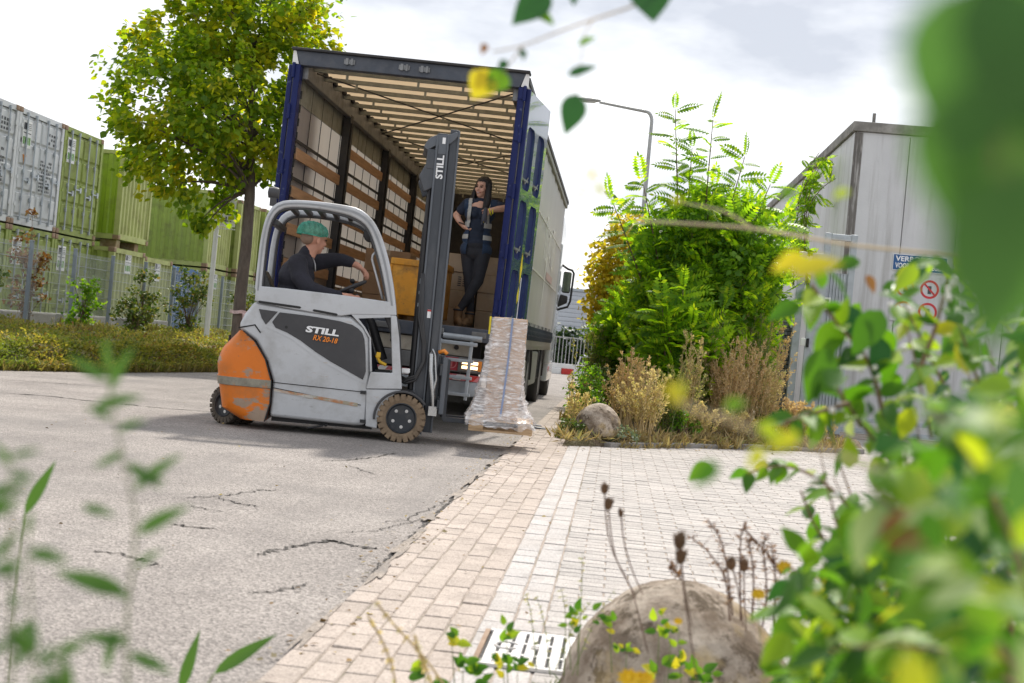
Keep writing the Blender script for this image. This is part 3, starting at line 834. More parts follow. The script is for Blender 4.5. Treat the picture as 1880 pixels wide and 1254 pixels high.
mat('cream_steel', (0.40, 0.37, 0.31), 0.55, var=0.12, dirt=(0.15, 0.12, 0.09), dirt_amt=0.6, dirt_scale=4)
mat('dirty_panel', (0.26, 0.265, 0.22), 0.6, var=0.15, dirt=(0.14, 0.13, 0.10), dirt_amt=0.6, dirt_scale=4)
mat('plank_wood', (0.46, 0.265, 0.14), 0.65, var=0.25, scale=3.0, stretch=(6, 1, 12), bump=0.15, bscale=30, dirt=(0.20, 0.12, 0.07), dirt_amt=0.45, dirt_scale=6)
mat('floor_wood', (0.10, 0.065, 0.045), 0.7, var=0.3, stretch=(8, 1, 8))
mat('side_board', (0.20, 0.155, 0.12), 0.7, var=0.2, scale=2)
mat('white_plastic', (0.7, 0.7, 0.69), 0.5, var=0.05)
def tarp(name, base, trans, trans_col, var=0.06, streak=None):
    mt, nt, b = new_mat(name)
    v = coords(nt, 'Object', (1, 1, 0.25)); f = noise(nt, v, 1.6, 6, 0.6)
    col = mixrgb(nt, ramp(nt, f, [(0.3, 0.0), (0.75, 1.0)]), tuple(c*(1-var) for c in base), tuple(c*(1+var) for c in base))
    if streak: col = mixrgb(nt, ramp(nt, noise(nt, coords(nt, 'Object', (3, 3, 0.1)), 3.0, 6, 0.65), [(0.5, 0.0), (0.72, 0.6)]), col, streak)
    nt.links.new(col, b.inputs['Base Color']); b.inputs['Roughness'].default_value = 0.5
    bp = nn(nt, "ShaderNodeBump", Strength=0.25, Distance=0.05); nt.links.new(noise(nt, coords(nt, 'Object', (1, 0.8, 0.5)), 1.2, 3, 0.5), bp.inputs['Height'])
    nt.links.new(bp.outputs[0], b.inputs['Normal'])
    tr = nt.nodes.new("ShaderNodeBsdfTranslucent"); tr.inputs[0].default_value = (*trans_col, 1)
    mx = nt.nodes.new("ShaderNodeMixShader"); mx.inputs[0].default_value = trans
    nt.links.new(b.outputs[0], mx.inputs[1]); nt.links.new(tr.outputs[0], mx.inputs[2]); nt.links.new(mx.outputs[0], nt.nodes['Material Output'].inputs['Surface'])
tarp('roof_tarp', (0.66, 0.58, 0.47), 0.6, (0.80, 0.70, 0.56))
tarp('inner_tarp', (0.66, 0.60, 0.53), 0.5, (0.72, 0.65, 0.57), 0.10, (0.46, 0.41, 0.35))
tarp('outer_tarp', (0.50, 0.49, 0.465), 0.10, (0.5, 0.49, 0.46), 0.06, (0.41, 0.40, 0.37))
mat('tarp_print', (0.72, 0.71, 0.66), 0.5, var=0.08); mat('tarp_red', (0.42, 0.27, 0.24), 0.5)
mat('lamp_lit', (1.0, 0.62, 0.30), 0.3, emit=3.2, var=0.02); mat('lamp_red', (0.55, 0.03, 0.02), 0.2, var=0.05); mat('sticker_red', (0.42, 0.035, 0.055), 0.5, var=0.12)
mat('sticker_pink', (0.60, 0.20, 0.22), 0.5); mat('amber', (0.75, 0.25, 0.03), 0.3)

mat('mirror_glass', (0.16, 0.20, 0.17), 0.06, 0.9); mat('yellow_mark', (0.62, 0.52, 0.02), 0.5)
TL = 12.2
truck = thing('curtain_truck', 'curtain-side truck with open blue rear doors, loaded from behind', 'truck', (-2.57, 14.5, 0.0), (0, math.radians(1.3), 0))
MB().box(-1.22, 1.22, 0.0, TL, 1.10, 1.18).build('load_floor', 'floor_wood', truck)
MB().box(-1.24, 1.24, -0.03, 0.06, 1.03, 1.175).build('rear_sill', 'rail_dark', truck, bevel=0.01)
for s in (-1, 1):
    MB().box(s*1.225-.035, s*1.225+.035, -0.02, 0.12, 1.03, 3.80).build('corner_post', 'truck_blue', truck, bevel=0.012)
    for z in (1.35, 1.95, 2.6, 3.2, 3.65): MB().tube([(s*1.262, -0.03, z), (s*1.262, -0.03, z+.16)], 0.018, 8).box(s*1.225-.02, s*1.262, -0.035, -0.02, z+.02, z+.14).build('hinge', 'truck_blue', truck)
    pk = MB()
    for k in range(14): pk.box(s*1.185-.008, s*1.185+.006, 0.125, 0.15, 1.5+.15*k, 1.5+.15*k+.085)
    tag(pk.build('lashing_strip', 'black_steel', truck), kind='stuff')
MB().prism([(-1.27, 3.95), (1.27, 3.95), (1.20, 3.79), (-1.20, 3.79)], -0.02, 0.10).build('rear_top_rail', 'rail_dark', truck, bevel=0.01)
MB().box(-1.30, 1.30, -0.06, 0.12, 3.945, 3.975).build('roof_cap', 'black_steel', truck, bevel=0.008)
for s in (-1, 1): MB().prism([(s*1.285, 3.94), (s*1.285, 3.80), (s*1.215, 3.80), (s*1.255, 3.94)], -0.025, 0.11).build('corner_cap', 'white_plastic', truck)
for x in (-0.72, -0.12, 0.10, 0.78):
    lt = MB().box(x, x+.12, -0.035, -0.02, 3.85, 3.90); lt.box(x+.02, x+.05, -0.05, -0.035, 3.84, 3.91); lt.box(x+.08, x+.10, -0.05, -0.035, 3.84, 3.91)
    lt.build('door_latch', 'grey_steel', truck)
MB().box(-1.24, 1.24, 0.1, TL, 3.925, 3.935).build('roof', 'roof_tarp', truck)
bw = MB().box(-1.16, 1.16, -0.022, 0.022, 3.80, 3.845)
for x in (-0.75, 0.05, 0.55, 0.95): bw.box(x-.012, x+.012, -0.012, 0.012, 3.735, 3.80)
b0 = bw.build('roof_bow', 'dirty_panel', truck, loc=(0, 0.35, 0))
for i in range(1, 22): share(b0, 'roof_bow', truck, (0, 0.35 + 0.545*i, 0))
for (y0, y1) in ((0.4, 4.6), (4.6, 8.8)):
    for s in (-1, 1): MB().tube([(s*1.1, y0, 3.79), (-s*1.1, y1, 3.79)], 0.009, 6).build('roof_cable', 'black_steel', truck)
for s in (-1, 1):
    MB().box(s*1.16-.035, s*1.16+.035, 0.1, TL, 3.66, 3.90).build('side_rail', 'grey_steel', truck, bevel=0.012)
    sc = MB(); 
    for i in range(44): sc.ball((s*1.11, 0.3 + 0.27*i, 3.865), (.03, .075, .035), 8, 6)
    tag(sc.build('roof_folds', 'black_steel', truck), kind='stuff')
MB().box(-1.21, 1.21, TL-0.06, TL, 1.18, 3.93).build('bulkhead', 'black_steel', truck)
# left side seen from inside
cu = MB(); corr = []
n = 48; vs = []
for i in range(n+1):
    y = 0.12 + (TL-0.2)*i/n; w = 0.006*math.sin(i*1.3)
    vs += [(-1.245+w, y, 1.15), (-1.245-w, y, 2.4), (-1.245+w, y, 3.86)]
cu.add(vs, [q for i in range(n) for q in ((3*i, 3*i+3, 3*i+4, 3*i+1), (3*i+1, 3*i+4, 3*i+5, 3*i+2))])
cu.build('curtain', 'inner_tarp', truck, smooth=True)
MB().box(-1.238, -1.232, 0.12, TL-.1, 3.42, 3.74).build('curtain_band', 'dirty_panel', truck)
s0 = MB().box(-1.236, -1.230, -0.008, 0.008, 1.2, 3.7).build('strap', 'black_steel', truck, loc=(0, 0.30, 0))
for i in range(1, 20): share(s0, 'strap', truck, (0, 0.30 + 0.56*i, 0))
PIL = [2.6, 5.5, 8.3, 11.0]
for y in PIL: MB().box(-1.22, -1.12, y-.07, y+.07, 1.18, 3.70).box(-1.115, -1.10, y-.05, y+.05, 1.3, 3.6).build('pillar', 'black_steel', truck, bevel=0.008)
for i, (y0, y1) in enumerate(zip([0.14] + PIL, PIL + [TL-.1])):
    zs = (2.80, 2.38, 1.97, 1.58) if i == 0 else (3.20, 2.78, 2.36, 1.95, 1.56)
    for z in zs:
        MB().box(-1.205, -1.18, y0+.06, y1-.06, z, z+.125).build('slat', 'plank_wood', truck, bevel=0.004, rot=(rng.gauss(0, .003), 0, 0))
    for z in ((2.99, 2.58) if i == 0 else (3.0, 2.6, 2.15)): MB().box(-1.222, -1.21, y0+.06, y1-.06, z, z+.035).build('slat_rail', 'black_steel', truck)
    MB().box(-1.215, -1.19, y0+.07, y1-.07, 1.18, 1.52 if i else 1.72).build('side_board', 'side_board', truck, bevel=0.004)
# right side seen from outside
cu = MB(); vs = []
n = 60
for i in range(n+1):
    y = 0.05 + (TL-0.1)*i/n; w = 0.007*math.sin(i*1.1) + 0.005*math.sin(i*2.7)
    vs += [(1.245+w, y, 1.33), (1.25-w, y, 2.5), (1.245+w, y, 3.80)]
cu.add(vs, [q for i in range(n) for q in ((3*i, 3*i+3, 3*i+4, 3*i+1), (3*i+1, 3*i+4, 3*i+5, 3*i+2))])
cu.build('curtain', 'outer_tarp', truck, smooth=True)
MB().box(1.235, 1.285, 0.1, TL, 3.78, 3.86).build('curtain_rail', 'dirty_panel', truck, bevel=0.008)
MB().box(1.25, 1.30, 0.1, TL+.05, 3.862, 3.93).build('roof_gutter', 'black_steel', truck, bevel=0.01)
for z in (2.12, 2.93): MB().box(1.253, 1.262, 0.2, TL-.1, z, z+.010).build('curtain_seam', 'tarp_print', truck)
pr = MB(); r2 = random.Random(8)
for i in range(9):                                   # weathered upright lettering, unreadable at this angle
    y = 6.65 + 0.36*i; z0 = 2.45 + r2.uniform(-.08, .12); z1 = 2.95 + r2.uniform(-.1, .15)
    pr.box(1.262, 1.266, y, y+.07, z0, z1)
    if i % 3 == 1: pr.box(1.262, 1.266, y+.07, y+.25, z0+.02, z0+.06)
    if i % 3 == 0: pr.box(1.262, 1.266, y+.07, y+.30, z1-.05, z1-.01)
pr.prism([(7.45, 1.68), (7.52, 1.68), (7.68, 2.5), (7.56, 2.5)], 1.262, 1.266, 'x')
pr.build('curtain_lettering', 'tarp_print', truck)
MB().box(1.262, 1.265, 7.95, 9.9, 2.16, 2.28).build('curtain_mark', 'tarp_red', truck)
lw = MB().box(1.19, 1.235, 3.2, TL, 1.05, 1.20); lw.build('side_beam', 'grey_steel', truck)
bk = MB().box(1.236, 1.252, -0.028, 0.028, 1.02, 1.38); bk.box(1.246, 1.29, -0.045, 0.045, 1.18, 1.27); bk.tube([(1.27, -0.04, 1.32), (1.285, -0.04, 1.22), (1.262, -0.04, 1.12)], 0.012, 6); bk.tube([(1.27, 0.04, 1.32), (1.285, 0.04, 1.22), (1.262, 0.04, 1.12)], 0.012, 6)
k0 = bk.build('buckle', 'rail_dark', truck, loc=(0, 1.5, 0))
hk = MB().box(1.238, 1.262, -0.06, 0.06, 1.02, 1.12).box(1.24, 1.27, -0.02, 0.02, 0.98, 1.05); h0 = hk.build('strap_end', 'cream_steel', truck, loc=(0, 1.5, 0))
for i in range(1, 33): share(k0, 'buckle', truck, (0, 1.5 + 0.33*i, 0)); share(h0, 'strap_end', truck, (0, 1.5 + 0.33*i, 0))

# rear doors folded back along the sides
def rear_door(s):
    d = bpy.data.objects.new('rear_door', None); COL.objects.link(d); d.parent = truck
    d.location = (s*1.275, 0.0, 0); d.rotation_euler = (0, 0, -s*math.radians(7.5))
    W = 1.24; z0, z1 = 1.10, 3.78
    MB().box(s*0.0, s*0.012, 0.01, W, z0, z1).build('door_skin', 'truck_blue', d)
    MB().box(-0.004*s, s*0.05, 0.0, 0.055, z0-.01, z1+.01).build('door_edge', 'truck_blue', d, bevel=0.01)
    cols = [(0.13, 0.54), (0.70, 1.11)]; rows = [(1.20, 1.86), (1.98, 2.62), (2.74, 3.42)]
    f = MB(); x0, x1 = (s*0.012, s*0.042)
    def bar(y0, y1, a, b): f.box(min(x0, x1), max(x0, x1), y0, y1, a, b)
    bar(0.056, cols[0][0], z0, z1); bar(cols[0][1], cols[1][0], z0, z1); bar(cols[1][1], W, z0, z1)
    for (c0_, c1_) in cols:
        for a, b in zip([z0] + [r[1] for r in rows], [r[0] for r in rows] + [z1]): bar(c0_, c1_, a, b)
        for (a, b) in rows:                                 # rounded slot ends
            hw = (c1_-c0_)/2; cy = (c0_+c1_)/2; rr = 0.10
            for (zz, sg) in ((b, 1), (a, -1)):
                for sd in (-1, 1):
                    arc = [(cy + sd*(hw-rr) + sd*rr*math.cos(t*math.pi/12), zz - sg*rr + sg*rr*math.sin(t*math.pi/12)) for t in range(7)]
                    f.prism([(cy+sd*hw, zz)] + arc, min(x0, x1), max(x0, x1), 'x')
    f.build('door_frame', 'door_face', d)
    lp = MB()
    for (c0_, c1_) in cols:
        for (a, b) in rows: lp.box(s*0.013, s*0.03, c0_+.03, c1_-.03, a+.10, a+.125); lp.tube([(s*0.02, c0_+.02, a+.16), (s*0.028, (c0_+c1_)/2, a+.07), (s*0.02, c1_-.02, a+.16)], 0.008, 6)
    lp.build('slot_lip', 'grey_steel', d)
    if s > 0:
        yl = MB().prism([(0.60, 1.72), (0.66, 1.90), (0.60, 2.08), (0.55, 1.90)], 0.043, 0.045, 'x').prism([(0.58, 1.5), (0.64, 1.56), (0.60, 1.7), (0.54, 1.6)], 0.043, 0.045, 'x')
        yl.build('warning_mark', 'yellow_mark', d)
        MB().box(0.043, 0.045, 0.66, 0.69, 1.25, 1.80).build('marker_strip', 'white_plastic', d)
    return d
rear_door(1); rear_door(-1)

# rear underside
MB().box(-1.0, 1.0, 0.02, 0.10, 0.86, 1.02).build('cross_beam', 'cream_steel', truck, bevel=0.01)
for x in (-0.8, -0.35, 0.15, 0.62, 0.85): MB().lathe([(0.0, 0.016), (0.026, 0.016), (0.026, 0.0)], 12, Matrix.Translation((x, 0.0, 0.95))).build('beam_hole', 'gasket', truck)
MB().box(-1.2, 1.2, -0.01, 0.03, 0.69, 0.855).build('light_board', 'grey_steel', truck, bevel=0.006)
MB().box(0.74, 0.90, -0.016, -0.011, 0.705, 0.845).build('warning_plate', 'sticker_red', truck)
MB().lathe([(0.045, -0.001), (0.056, -0.001), (0.056, 0.001), (0.045, 0.001)], 20, Matrix.Translation((0.82, -0.018, 0.778)), ring=True).box(0.812, 0.828, -0.02, -0.0165, 0.74, 0.815).build('plate_symbol', 'sticker_pink', truck)
for s in (-1, 1):
    MB().box(s*1.02-.13, s*1.02+.13, -0.03, -0.011, 0.70, 0.85).build('lamp_housing', 'grey_steel', truck, bevel=0.008)
    lm = MB()
    for x in (-0.085, 0.005):
        for z in (0.735, 0.785): lm.box(s*1.02+x, s*1.02+x+0.08, -0.036, -0.031, z, z+.03)
    lm.build('lit_lamp', 'lamp_lit', truck)
    MB().box(s*1.02+.09, s*1.02+.128, -0.036, -0.031, 0.72, 0.83).build('reflector', 'amber', truck)
MB().box(-1.15, 1.15, 0.0, 0.10, 0.44, 0.60).build('underrun_bar', 'galv', truck, bevel=0.015)
for i in range(16): MB().prism([(-1.12+.14*i, 0.605), (-1.03+.14*i, 0.605), (-0.98+.14*i, 0.665), (-1.07+.14*i, 0.665)], -0.006, 0.0).build('reflective_stripe', 'paint_red' if i % 2 else 'sign_white', truck)
MB().box(-1.14, 1.14, 0.0, 0.03, 0.602, 0.668).build('stripe_backing', 'sticker_pink', truck)
ld = MB()
for x in (0.66, 1.0): ld.box(x, x+.035, -0.10, -0.06, 0.40, 1.03)
for z in (0.44, 0.62, 0.80, 0.98): ld.box(0.64, 1.06, -0.105, -0.055, z, z+.035)
ld.tube([(0.60, -0.08, 1.0), (1.08, -0.08, 1.0)], 0.022, 8)
ld.build('ladder', 'galv', truck, bevel=0.004)
MB().tube([(0.70, -0.04, 1.065), (1.12, -0.04, 1.065)], 0.032, 12).build('roller', 'galv', truck, smooth='auto')
for (x, w) in ((-0.05, .22), (0.5, .2), (1.0, .16)): MB().box(x, x+w, -0.05, -0.031, 1.075, 1.14).build('sill_fitting', 'grey_steel', truck, bevel=0.006)
for x in (-0.42, 0.42): MB().box(x-.05, x+.05, 0.1, TL, 0.72, 1.08).build('chassis_rail', 'black_steel', truck)
for y in (0.15, 2.2): MB().box(-0.9, 0.9, y, y+.06, 0.5, 1.0).build('cross_member', 'black_steel', truck)

def truck_wheel(x, y, r=0.50, w=0.34):
    s = 1 if x > 0 else -1
    T = Matrix.Translation((x, y, r - 0.012)) @ Matrix.Rotation(-s*math.pi/2, 4, 'Z')
    ty = MB().lathe([(0.30, -w/2), (0.44, -w/2), (0.485, -w/2+.03), (r, -w/2+.06), (r, w/2-.06), (0.485, w/2-.03), (0.44, w/2), (0.30, w/2)], 36, T, ring=True)
    wh = ty.build('wheel', 'rubber', truck, smooth='auto')
    MB().lathe([(0.0, 0.05), (0.11, 0.06), (0.12, 0.10), (0.22, 0.06), (0.29, 0.13), (0.31, 0.165)], 24, T).build('rim', 'grey_steel', wh, smooth='auto')
for y in (4.1, 5.4, 6.7):
    for s in (-1, 1): truck_wheel(s*1.05, y)
for s in (-1, 1):
    truck_wheel(s*1.05, 10.3); truck_wheel(s*1.05, 14.0)
    for y in (4.1, 5.4, 6.7, 10.3):
        out = [(y + 0.62*math.cos(t), 0.49 + 0.56*math.sin(t)) for t in [math.pi*k/12 for k in range(13)]]; inn = [(y + 0.585*math.cos(t), 0.49 + 0.525*math.sin(t)) for t in [math.pi*k/12 for k in range(13)]]
        mg = MB(); mg.ring_prism(out, inn, 0, 0.36)
        mg.v = [(s*0.88 + s*v[1], v[0], v[2]) for v in mg.v]
        mg.build('mudguard', 'black_steel', truck, bevel=0.01)
    MB().box(min(s*1.16, s*1.22), max(s*1.16, s*1.22), 0.9, 3.4, 0.46, 0.84).build('side_guard', 'dirty_panel', truck, bevel=0.03)
    MB().box(min(s*1.18, s*1.235), max(s*1.18, s*1.235), 4.25, 6.0, 0.50, 0.82).build('side_guard', 'dirty_panel', truck, bevel=0.03)
    MB().box(min(s*0.9, s*1.21), max(s*0.9, s*1.21), 7.5, 9.2, 0.38, 0.95).build('side_locker', 'dirty_panel', truck, bevel=0.04)
    MB().box(min(s*1.14, s*1.20), max(s*1.14, s*1.20), 9.6, 10.9, 0.45, 0.97).build('fairing', 'black_steel', truck, bevel=0.05)
# tractor cab
paint('cab_paint', (0.55, 0.58, 0.60), 0.25, coat=0.6)
MB().prism([(12.75, 0.55), (12.75, 3.55), (13.1, 3.72), (14.6, 3.6), (14.95, 2.4), (15.0, 0.5)], -1.22, 1.22, 'x').build('cab', 'cab_paint', truck, bevel=0.08, bseg=3)
for s in (-1, 1):
    MB().prism([(13.5, 1.95), (14.7, 1.95), (14.5, 2.9), (13.5, 2.9)], min(s*1.215, s*1.225), max(s*1.215, s*1.225), 'x').build('side_window', 'glass_dark', truck)
    MB().box(min(s*1.15, s*1.28), max(s*1.15, s*1.28), 12.25, 13.0, 0.7, 3.1).build('cab_side_fairing', 'cab_paint', truck, bevel=0.04)
    MB().box(min(s*1.12, s*1.24), max(s*1.12, s*1.24), 12.6, 14.6, 0.35, 0.75).build('step', 'cab_paint', truck, bevel=0.03)
    ar = MB().tube([(s*1.2, 13.6, 2.78), (s*1.38, 13.55, 2.68), (s*1.47, 13.52, 2.66), (s*1.51, 13.5, 2.6), (s*1.50, 13.5, 2.02), (s*1.46, 13.5, 1.90), (s*1.2, 13.55, 1.80)], 0.024, 8)
    mr_ = ar.build('mirror_arm', 'black_steel', truck, smooth=True)
    MB().box(min(s*1.30, s*1.47), max(s*1.30, s*1.47), 13.42, 13.56, 2.18, 2.62).build('mirror_head', 'black_steel', mr_, bevel=0.035)
    MB().box(min(s*1.315, s*1.455), max(s*1.315, s*1.455), 13.412, 13.418, 2.205, 2.595).build('mirror_glass', 'mirror_glass', mr_)
    MB().prism([(s*1.24, 1.86), (s*1.44, 1.98), (s*1.44, 2.12), (s*1.28, 2.14)], 13.44, 13.56).build('mirror_head', 'black_steel', mr_, bevel=0.025)
    MB().box(min(s*1.2, s*1.24), max(s*1.2, s*1.24), 12.95, 13.02, 0.95, 1.05).build('side_marker', 'amber', truck)

# ------------------------------------------------------------------ goods inside the truck
mat('box_card', (0.36, 0.235, 0.145), 0.8, var=0.12, scale=3, dirt=(0.28, 0.18, 0.11), dirt_amt=0.4)
mat('crate_yellow', (0.55, 0.235, 0.012), 0.5, var=0.12, scale=4, dirt=(0.16, 0.09, 0.03), dirt_amt=0.8, dirt_scale=7, extra=[((0.10, 0.06, 0.03), 26.0, 0.63, 0.70, 0.9, None), ((0.62, 0.34, 0.05), 5.0, 0.5, 0.7, 0.6, None)])
mat('tape', (0.42, 0.33, 0.22), 0.3)
TILT = math.radians(1.3)
def deck(x): return 1.18 - (x + 2.57)*math.tan(TILT) + 0.003
cr = thing('steel_crate', 'worn orange-yellow steel crate standing in the truck behind the mast', 'crate', (-2.28, 15.35, deck(-2.28)), (0, TILT, math.radians(1)))
MB().box(-0.30, 0.30, -0.38, 0.38, 0.05, 0.66).build('bin', 'crate_yellow', cr, bevel=0.012)
MB().box(-0.315, 0.315, -0.395, 0.395, 0.60, 0.675).build('lid', 'crate_yellow', cr, bevel=0.01)
for x in (-0.24, 0.18): MB().box(x, x+.07, -0.38, 0.38, 0.0, 0.05).build('runner', 'crate_yellow', cr)
for x in (-0.305, 0.30): MB().box(x-.012, x+.012, -0.40, -0.36, 0.02, 0.6).build('corner_rib', 'crate_yellow', cr)
def carton(label, x, y, z, w, d, h, rz=0.0, group=None, z_tilt=True, material='box_card'):
    t = thing('cardboard_box', label, 'box', (x, y, z), (0, TILT if z_tilt else 0, rz), group)
    MB().box(-w/2, w/2, -d/2, d/2, 0.0, h-.002).build('carton_body', material, t, bevel=0.006, bseg=1)
    MB().box(-0.025, 0.025, -d/2-.0015, -d/2-.0005, h-.07, h-.003).box(-0.025, 0.025, -d/2, d/2, h-.0018, h-.0008).build('packing_tape', 'tape', t)
    return t
mat('box_pale', (0.40, 0.315, 0.225), 0.8, var=0.12, scale=3, dirt=(0.30, 0.22, 0.15), dirt_amt=0.4)
row = [(-1.90, 0.36, 'column behind her crossed leg'), (-1.53, 0.34, 'column beside the open blue door')]
lev = ['bottom', 'second', 'third', 'top']
for (x, w, nm) in row:
    for k in range(4):
        carton('brown cardboard box, %s of the %s' % (lev[k], nm), x + rng.uniform(-.01, .01), 16.25 + rng.uniform(-.02, .02), deck(x) + 0.215*k, w, 0.42, 0.215, rng.uniform(-.02, .02), 'cartons in the truck', material='box_pale')
for k in range(3):
    carton('brown cardboard box, %s of the stack far inside against the slatted side' % ['bottom', 'middle', 'top'][k], -3.1, 18.0, deck(-3.1) + 0.3*k, 0.6, 0.6, 0.3, 0.02, 'cartons in the truck')
MB_pr = MB()
for i in range(5):
    for j in range(2): MB_pr.box(-0.05+.06*j, -0.01+.06*j, -0.2135, -0.2125, 0.05+.025*i, 0.062+.025*i)
for c_ in [o for o in COL.objects if o.get('label', '').startswith('brown cardboard box, third of the column behind')]: MB_pr.build('carton_print', 'print_dark', c_)

# ------------------------------------------------------------------ forklift
mat('fl_silver', (0.47, 0.485, 0.505), 0.38, 0.25, var=0.06, scale=2.5, dirt=(0.24, 0.225, 0.20), dirt_amt=0.45, dirt_scale=3.2,
    extra=[((0.36, 0.22, 0.10), 7.0, 0.66, 0.74, 0.75, (0.6, 1, 3.5)), ((0.16, 0.15, 0.14), 16.0, 0.66, 0.72, 0.6, (0.7, 1, 2.5))], bump=0.04, bscale=25)
mat('fl_orange', (0.62, 0.155, 0.005), 0.42, var=0.10, scale=3, dirt=(0.20, 0.12, 0.05), dirt_amt=0.4, dirt_scale=4,
    extra=[((0.27, 0.25, 0.20), 4.6, 0.57, 0.62, 0.85, (0.7, 0.7, 1.5)), ((0.10, 0.095, 0.085), 13.0, 0.64, 0.69, 0.8, (0.7, 1, 2.0))], bump=0.06, bscale=18)
mat('fl_scuff', (0.26, 0.24, 0.19), 0.75, var=0.35, scale=9, bump=0.3, bscale=40, extra=[((0.55, 0.16, 0.02), 7.0, 0.55, 0.62, 0.8, None)])
mat('fl_black', (0.042, 0.042, 0.046), 0.5, var=0.12, scale=3, dirt=(0.10, 0.095, 0.085), dirt_amt=0.3, dirt_scale=3)
mat('fl_dark', (0.016, 0.016, 0.018), 0.55, var=0.2)
mat('mast_grey', (0.048, 0.055, 0.066), 0.45, 0.2, var=0.15, scale=4, stretch=(1, 1, 0.3), dirt=(0.16, 0.16, 0.16), dirt_amt=0.35, dirt_scale=4)
mat('mast_light', (0.10, 0.112, 0.13), 0.4, 0.3, var=0.12, scale=4, stretch=(1, 1, 0.3), dirt=(0.08, 0.075, 0.07), dirt_amt=0.4, dirt_scale=4)
mat('tyre_tan', (0.215, 0.155, 0.10), 0.9, var=0.25, scale=7, bump=0.3, bscale=60, dirt=(0.10, 0.075, 0.05), dirt_amt=0.6, dirt_scale=9)
mat('tyre_dark', (0.075, 0.062, 0.05), 0.9, var=0.25, bump=0.3, dirt=(0.16, 0.12, 0.08), dirt_amt=0.5)
mat('rim_dark', (0.03, 0.034, 0.04), 0.45, 0.2, var=0.2, dirt=(0.11, 0.10, 0.09), dirt_amt=0.5, dirt_scale=8)
mat('bolt', (0.55, 0.54, 0.52), 0.5, 0.2); mat('chrome', (0.45, 0.46, 0.47), 0.25, 0.9)
mat('ink_white', (0.78, 0.79, 0.80), 0.45, var=0.03); mat('ink_orange', (0.78, 0.22, 0.01), 0.45, var=0.03)
mat('yellow_cable', (0.60, 0.36, 0.01), 0.5); mat('hose', (0.028, 0.028, 0.03), 0.5, var=0.2); mat('seat_vinyl', (0.035, 0.036, 0.036), 0.5, var=0.1)
mat('seam', (0.02, 0.02, 0.02), 0.8); mat('fl_rib', (0.26, 0.27, 0.285), 0.45, 0.2, var=0.15, scale=6)

mat('fl_scrape', (0.46, 0.44, 0.40), 0.6, var=0.2, scale=12, extra=[((0.40, 0.16, 0.05), 9.0, 0.45, 0.58, 0.9, (0.6, 1, 2)), ((0.30, 0.28, 0.20), 14.0, 0.5, 0.6, 0.8, None)])
FLYAW, FLS = math.radians(9.0), 1.0                             # turned a little away, about the near front wheel
_pv = Matrix.Rotation(FLYAW, 2) @ Vector((0.89, -0.46))*FLS
FLX, FLY = -1.96 - _pv.x, 12.79 - _pv.y
fl = thing('forklift', 'silver and orange electric forklift lifting a wrapped load', 'forklift', (FLX, FLY, 0), (0, 0, FLYAW)); fl.scale = (FLS,)*3
def resample(poly, n):
    P = [Vector((p[0], p[1])) for p in poly]; L = [0]
    for a, b in zip(P[:-1], P[1:]): L.append(L[-1] + (b-a).length)
    out = []
    for i in range(n):
        t = L[-1]*i/(n-1); k = max(j for j in range(len(L)) if L[j] <= t + 1e-9); k = min(k, len(P)-2)
        q = P[k].lerp(P[k+1], (t-L[k])/max(1e-9, L[k+1]-L[k])); out.append((q.x, q.y))
    return out
def smooth_poly(p, it=2):
    for _ in range(it):
        q = [p[0]]
        for a, b in zip(p[:-1], p[1:]): q += [(a[0]*.75+b[0]*.25, a[1]*.75+b[1]*.25), (a[0]*.25+b[0]*.75, a[1]*.25+b[1]*.75)]
        p = q + [p[-1]]
    return p
HO = [(-0.585, 1.30), (-0.585, 1.482), (-0.579, 1.795), (-0.547, 2.005), (-0.484, 2.125), (-0.373, 2.176), (-0.122, 2.192), (0.172, 2.182), (0.321, 2.164), (0.455, 2.072), (0.553, 1.916), (0.634, 1.716), (0.697, 1.495), (0.743, 1.273)]
HI = [(-0.503, 1.30), (-0.505, 1.531), (-0.499, 1.843), (-0.47, 1.981), (-0.415, 2.058), (-0.323, 2.091), (-0.071, 2.099), (0.183, 2.069), (0.334, 2.02), (0.415, 1.945), (0.496, 1.745), (0.567, 1.545), (0.64, 1.29)]
ho, hi = resample(smooth_poly(HO), 44), resample(smooth_poly(HI), 44)
hi = [(a[0]*.24 + b[0]*.76, a[1]*.24 + b[1]*.76) for a, b in zip(ho, hi)]
mid = [((a[0]+b[0])/2, (a[1]+b[1])/2) for a, b in zip(ho, hi)]
for s in (-1, 1):
    y0, y1 = (-0.53, -0.445) if s < 0 else (0.445, 0.53)
    g = MB().ring_prism(ho, hi, y0, y1); gd = g.build('guard_hoop', 'fl_silver', fl, bevel=0.018, bseg=3)
    rb = MB().ring_prism([(a[0]*.62+b[0]*.38, a[1]*.62+b[1]*.38) for a, b in zip(ho, hi)], [(a[0]*.38+b[0]*.62, a[1]*.38+b[1]*.62) for a, b in zip(ho, hi)], y0-.004 if s < 0 else y1, y0 if s < 0 else y1+.004)
    rb.build('hoop_rib', 'fl_rib', gd)
    # dark liner on the inside of the hoop
    MB().ring_prism([(b[0], b[1]) for b in hi], [(a[0]*-.22+b[0]*1.22, a[1]*-.22+b[1]*1.22) for a, b in zip(ho, hi)], y0+.02 if s < 0 else y0-.03, y1+.03 if s < 0 else y1-.02).build('hoop_liner', 'fl_black', gd)
for i in range(6):
    x = -0.36 + 0.135*i; MB().box(x, x+.045, -0.445, 0.445, 2.105, 2.155).build('roof_bar', 'fl_black', fl, bevel=0.008)
MB().box(-0.50, -0.44, -0.445, 0.445, 1.93, 1.99).build('rear_cross_bar', 'fl_black', fl, bevel=0.01)
MB().box(0.44, 0.50, -0.445, 0.445, 1.86, 1.92).build('front_cross_bar', 'fl_black', fl, bevel=0.01)
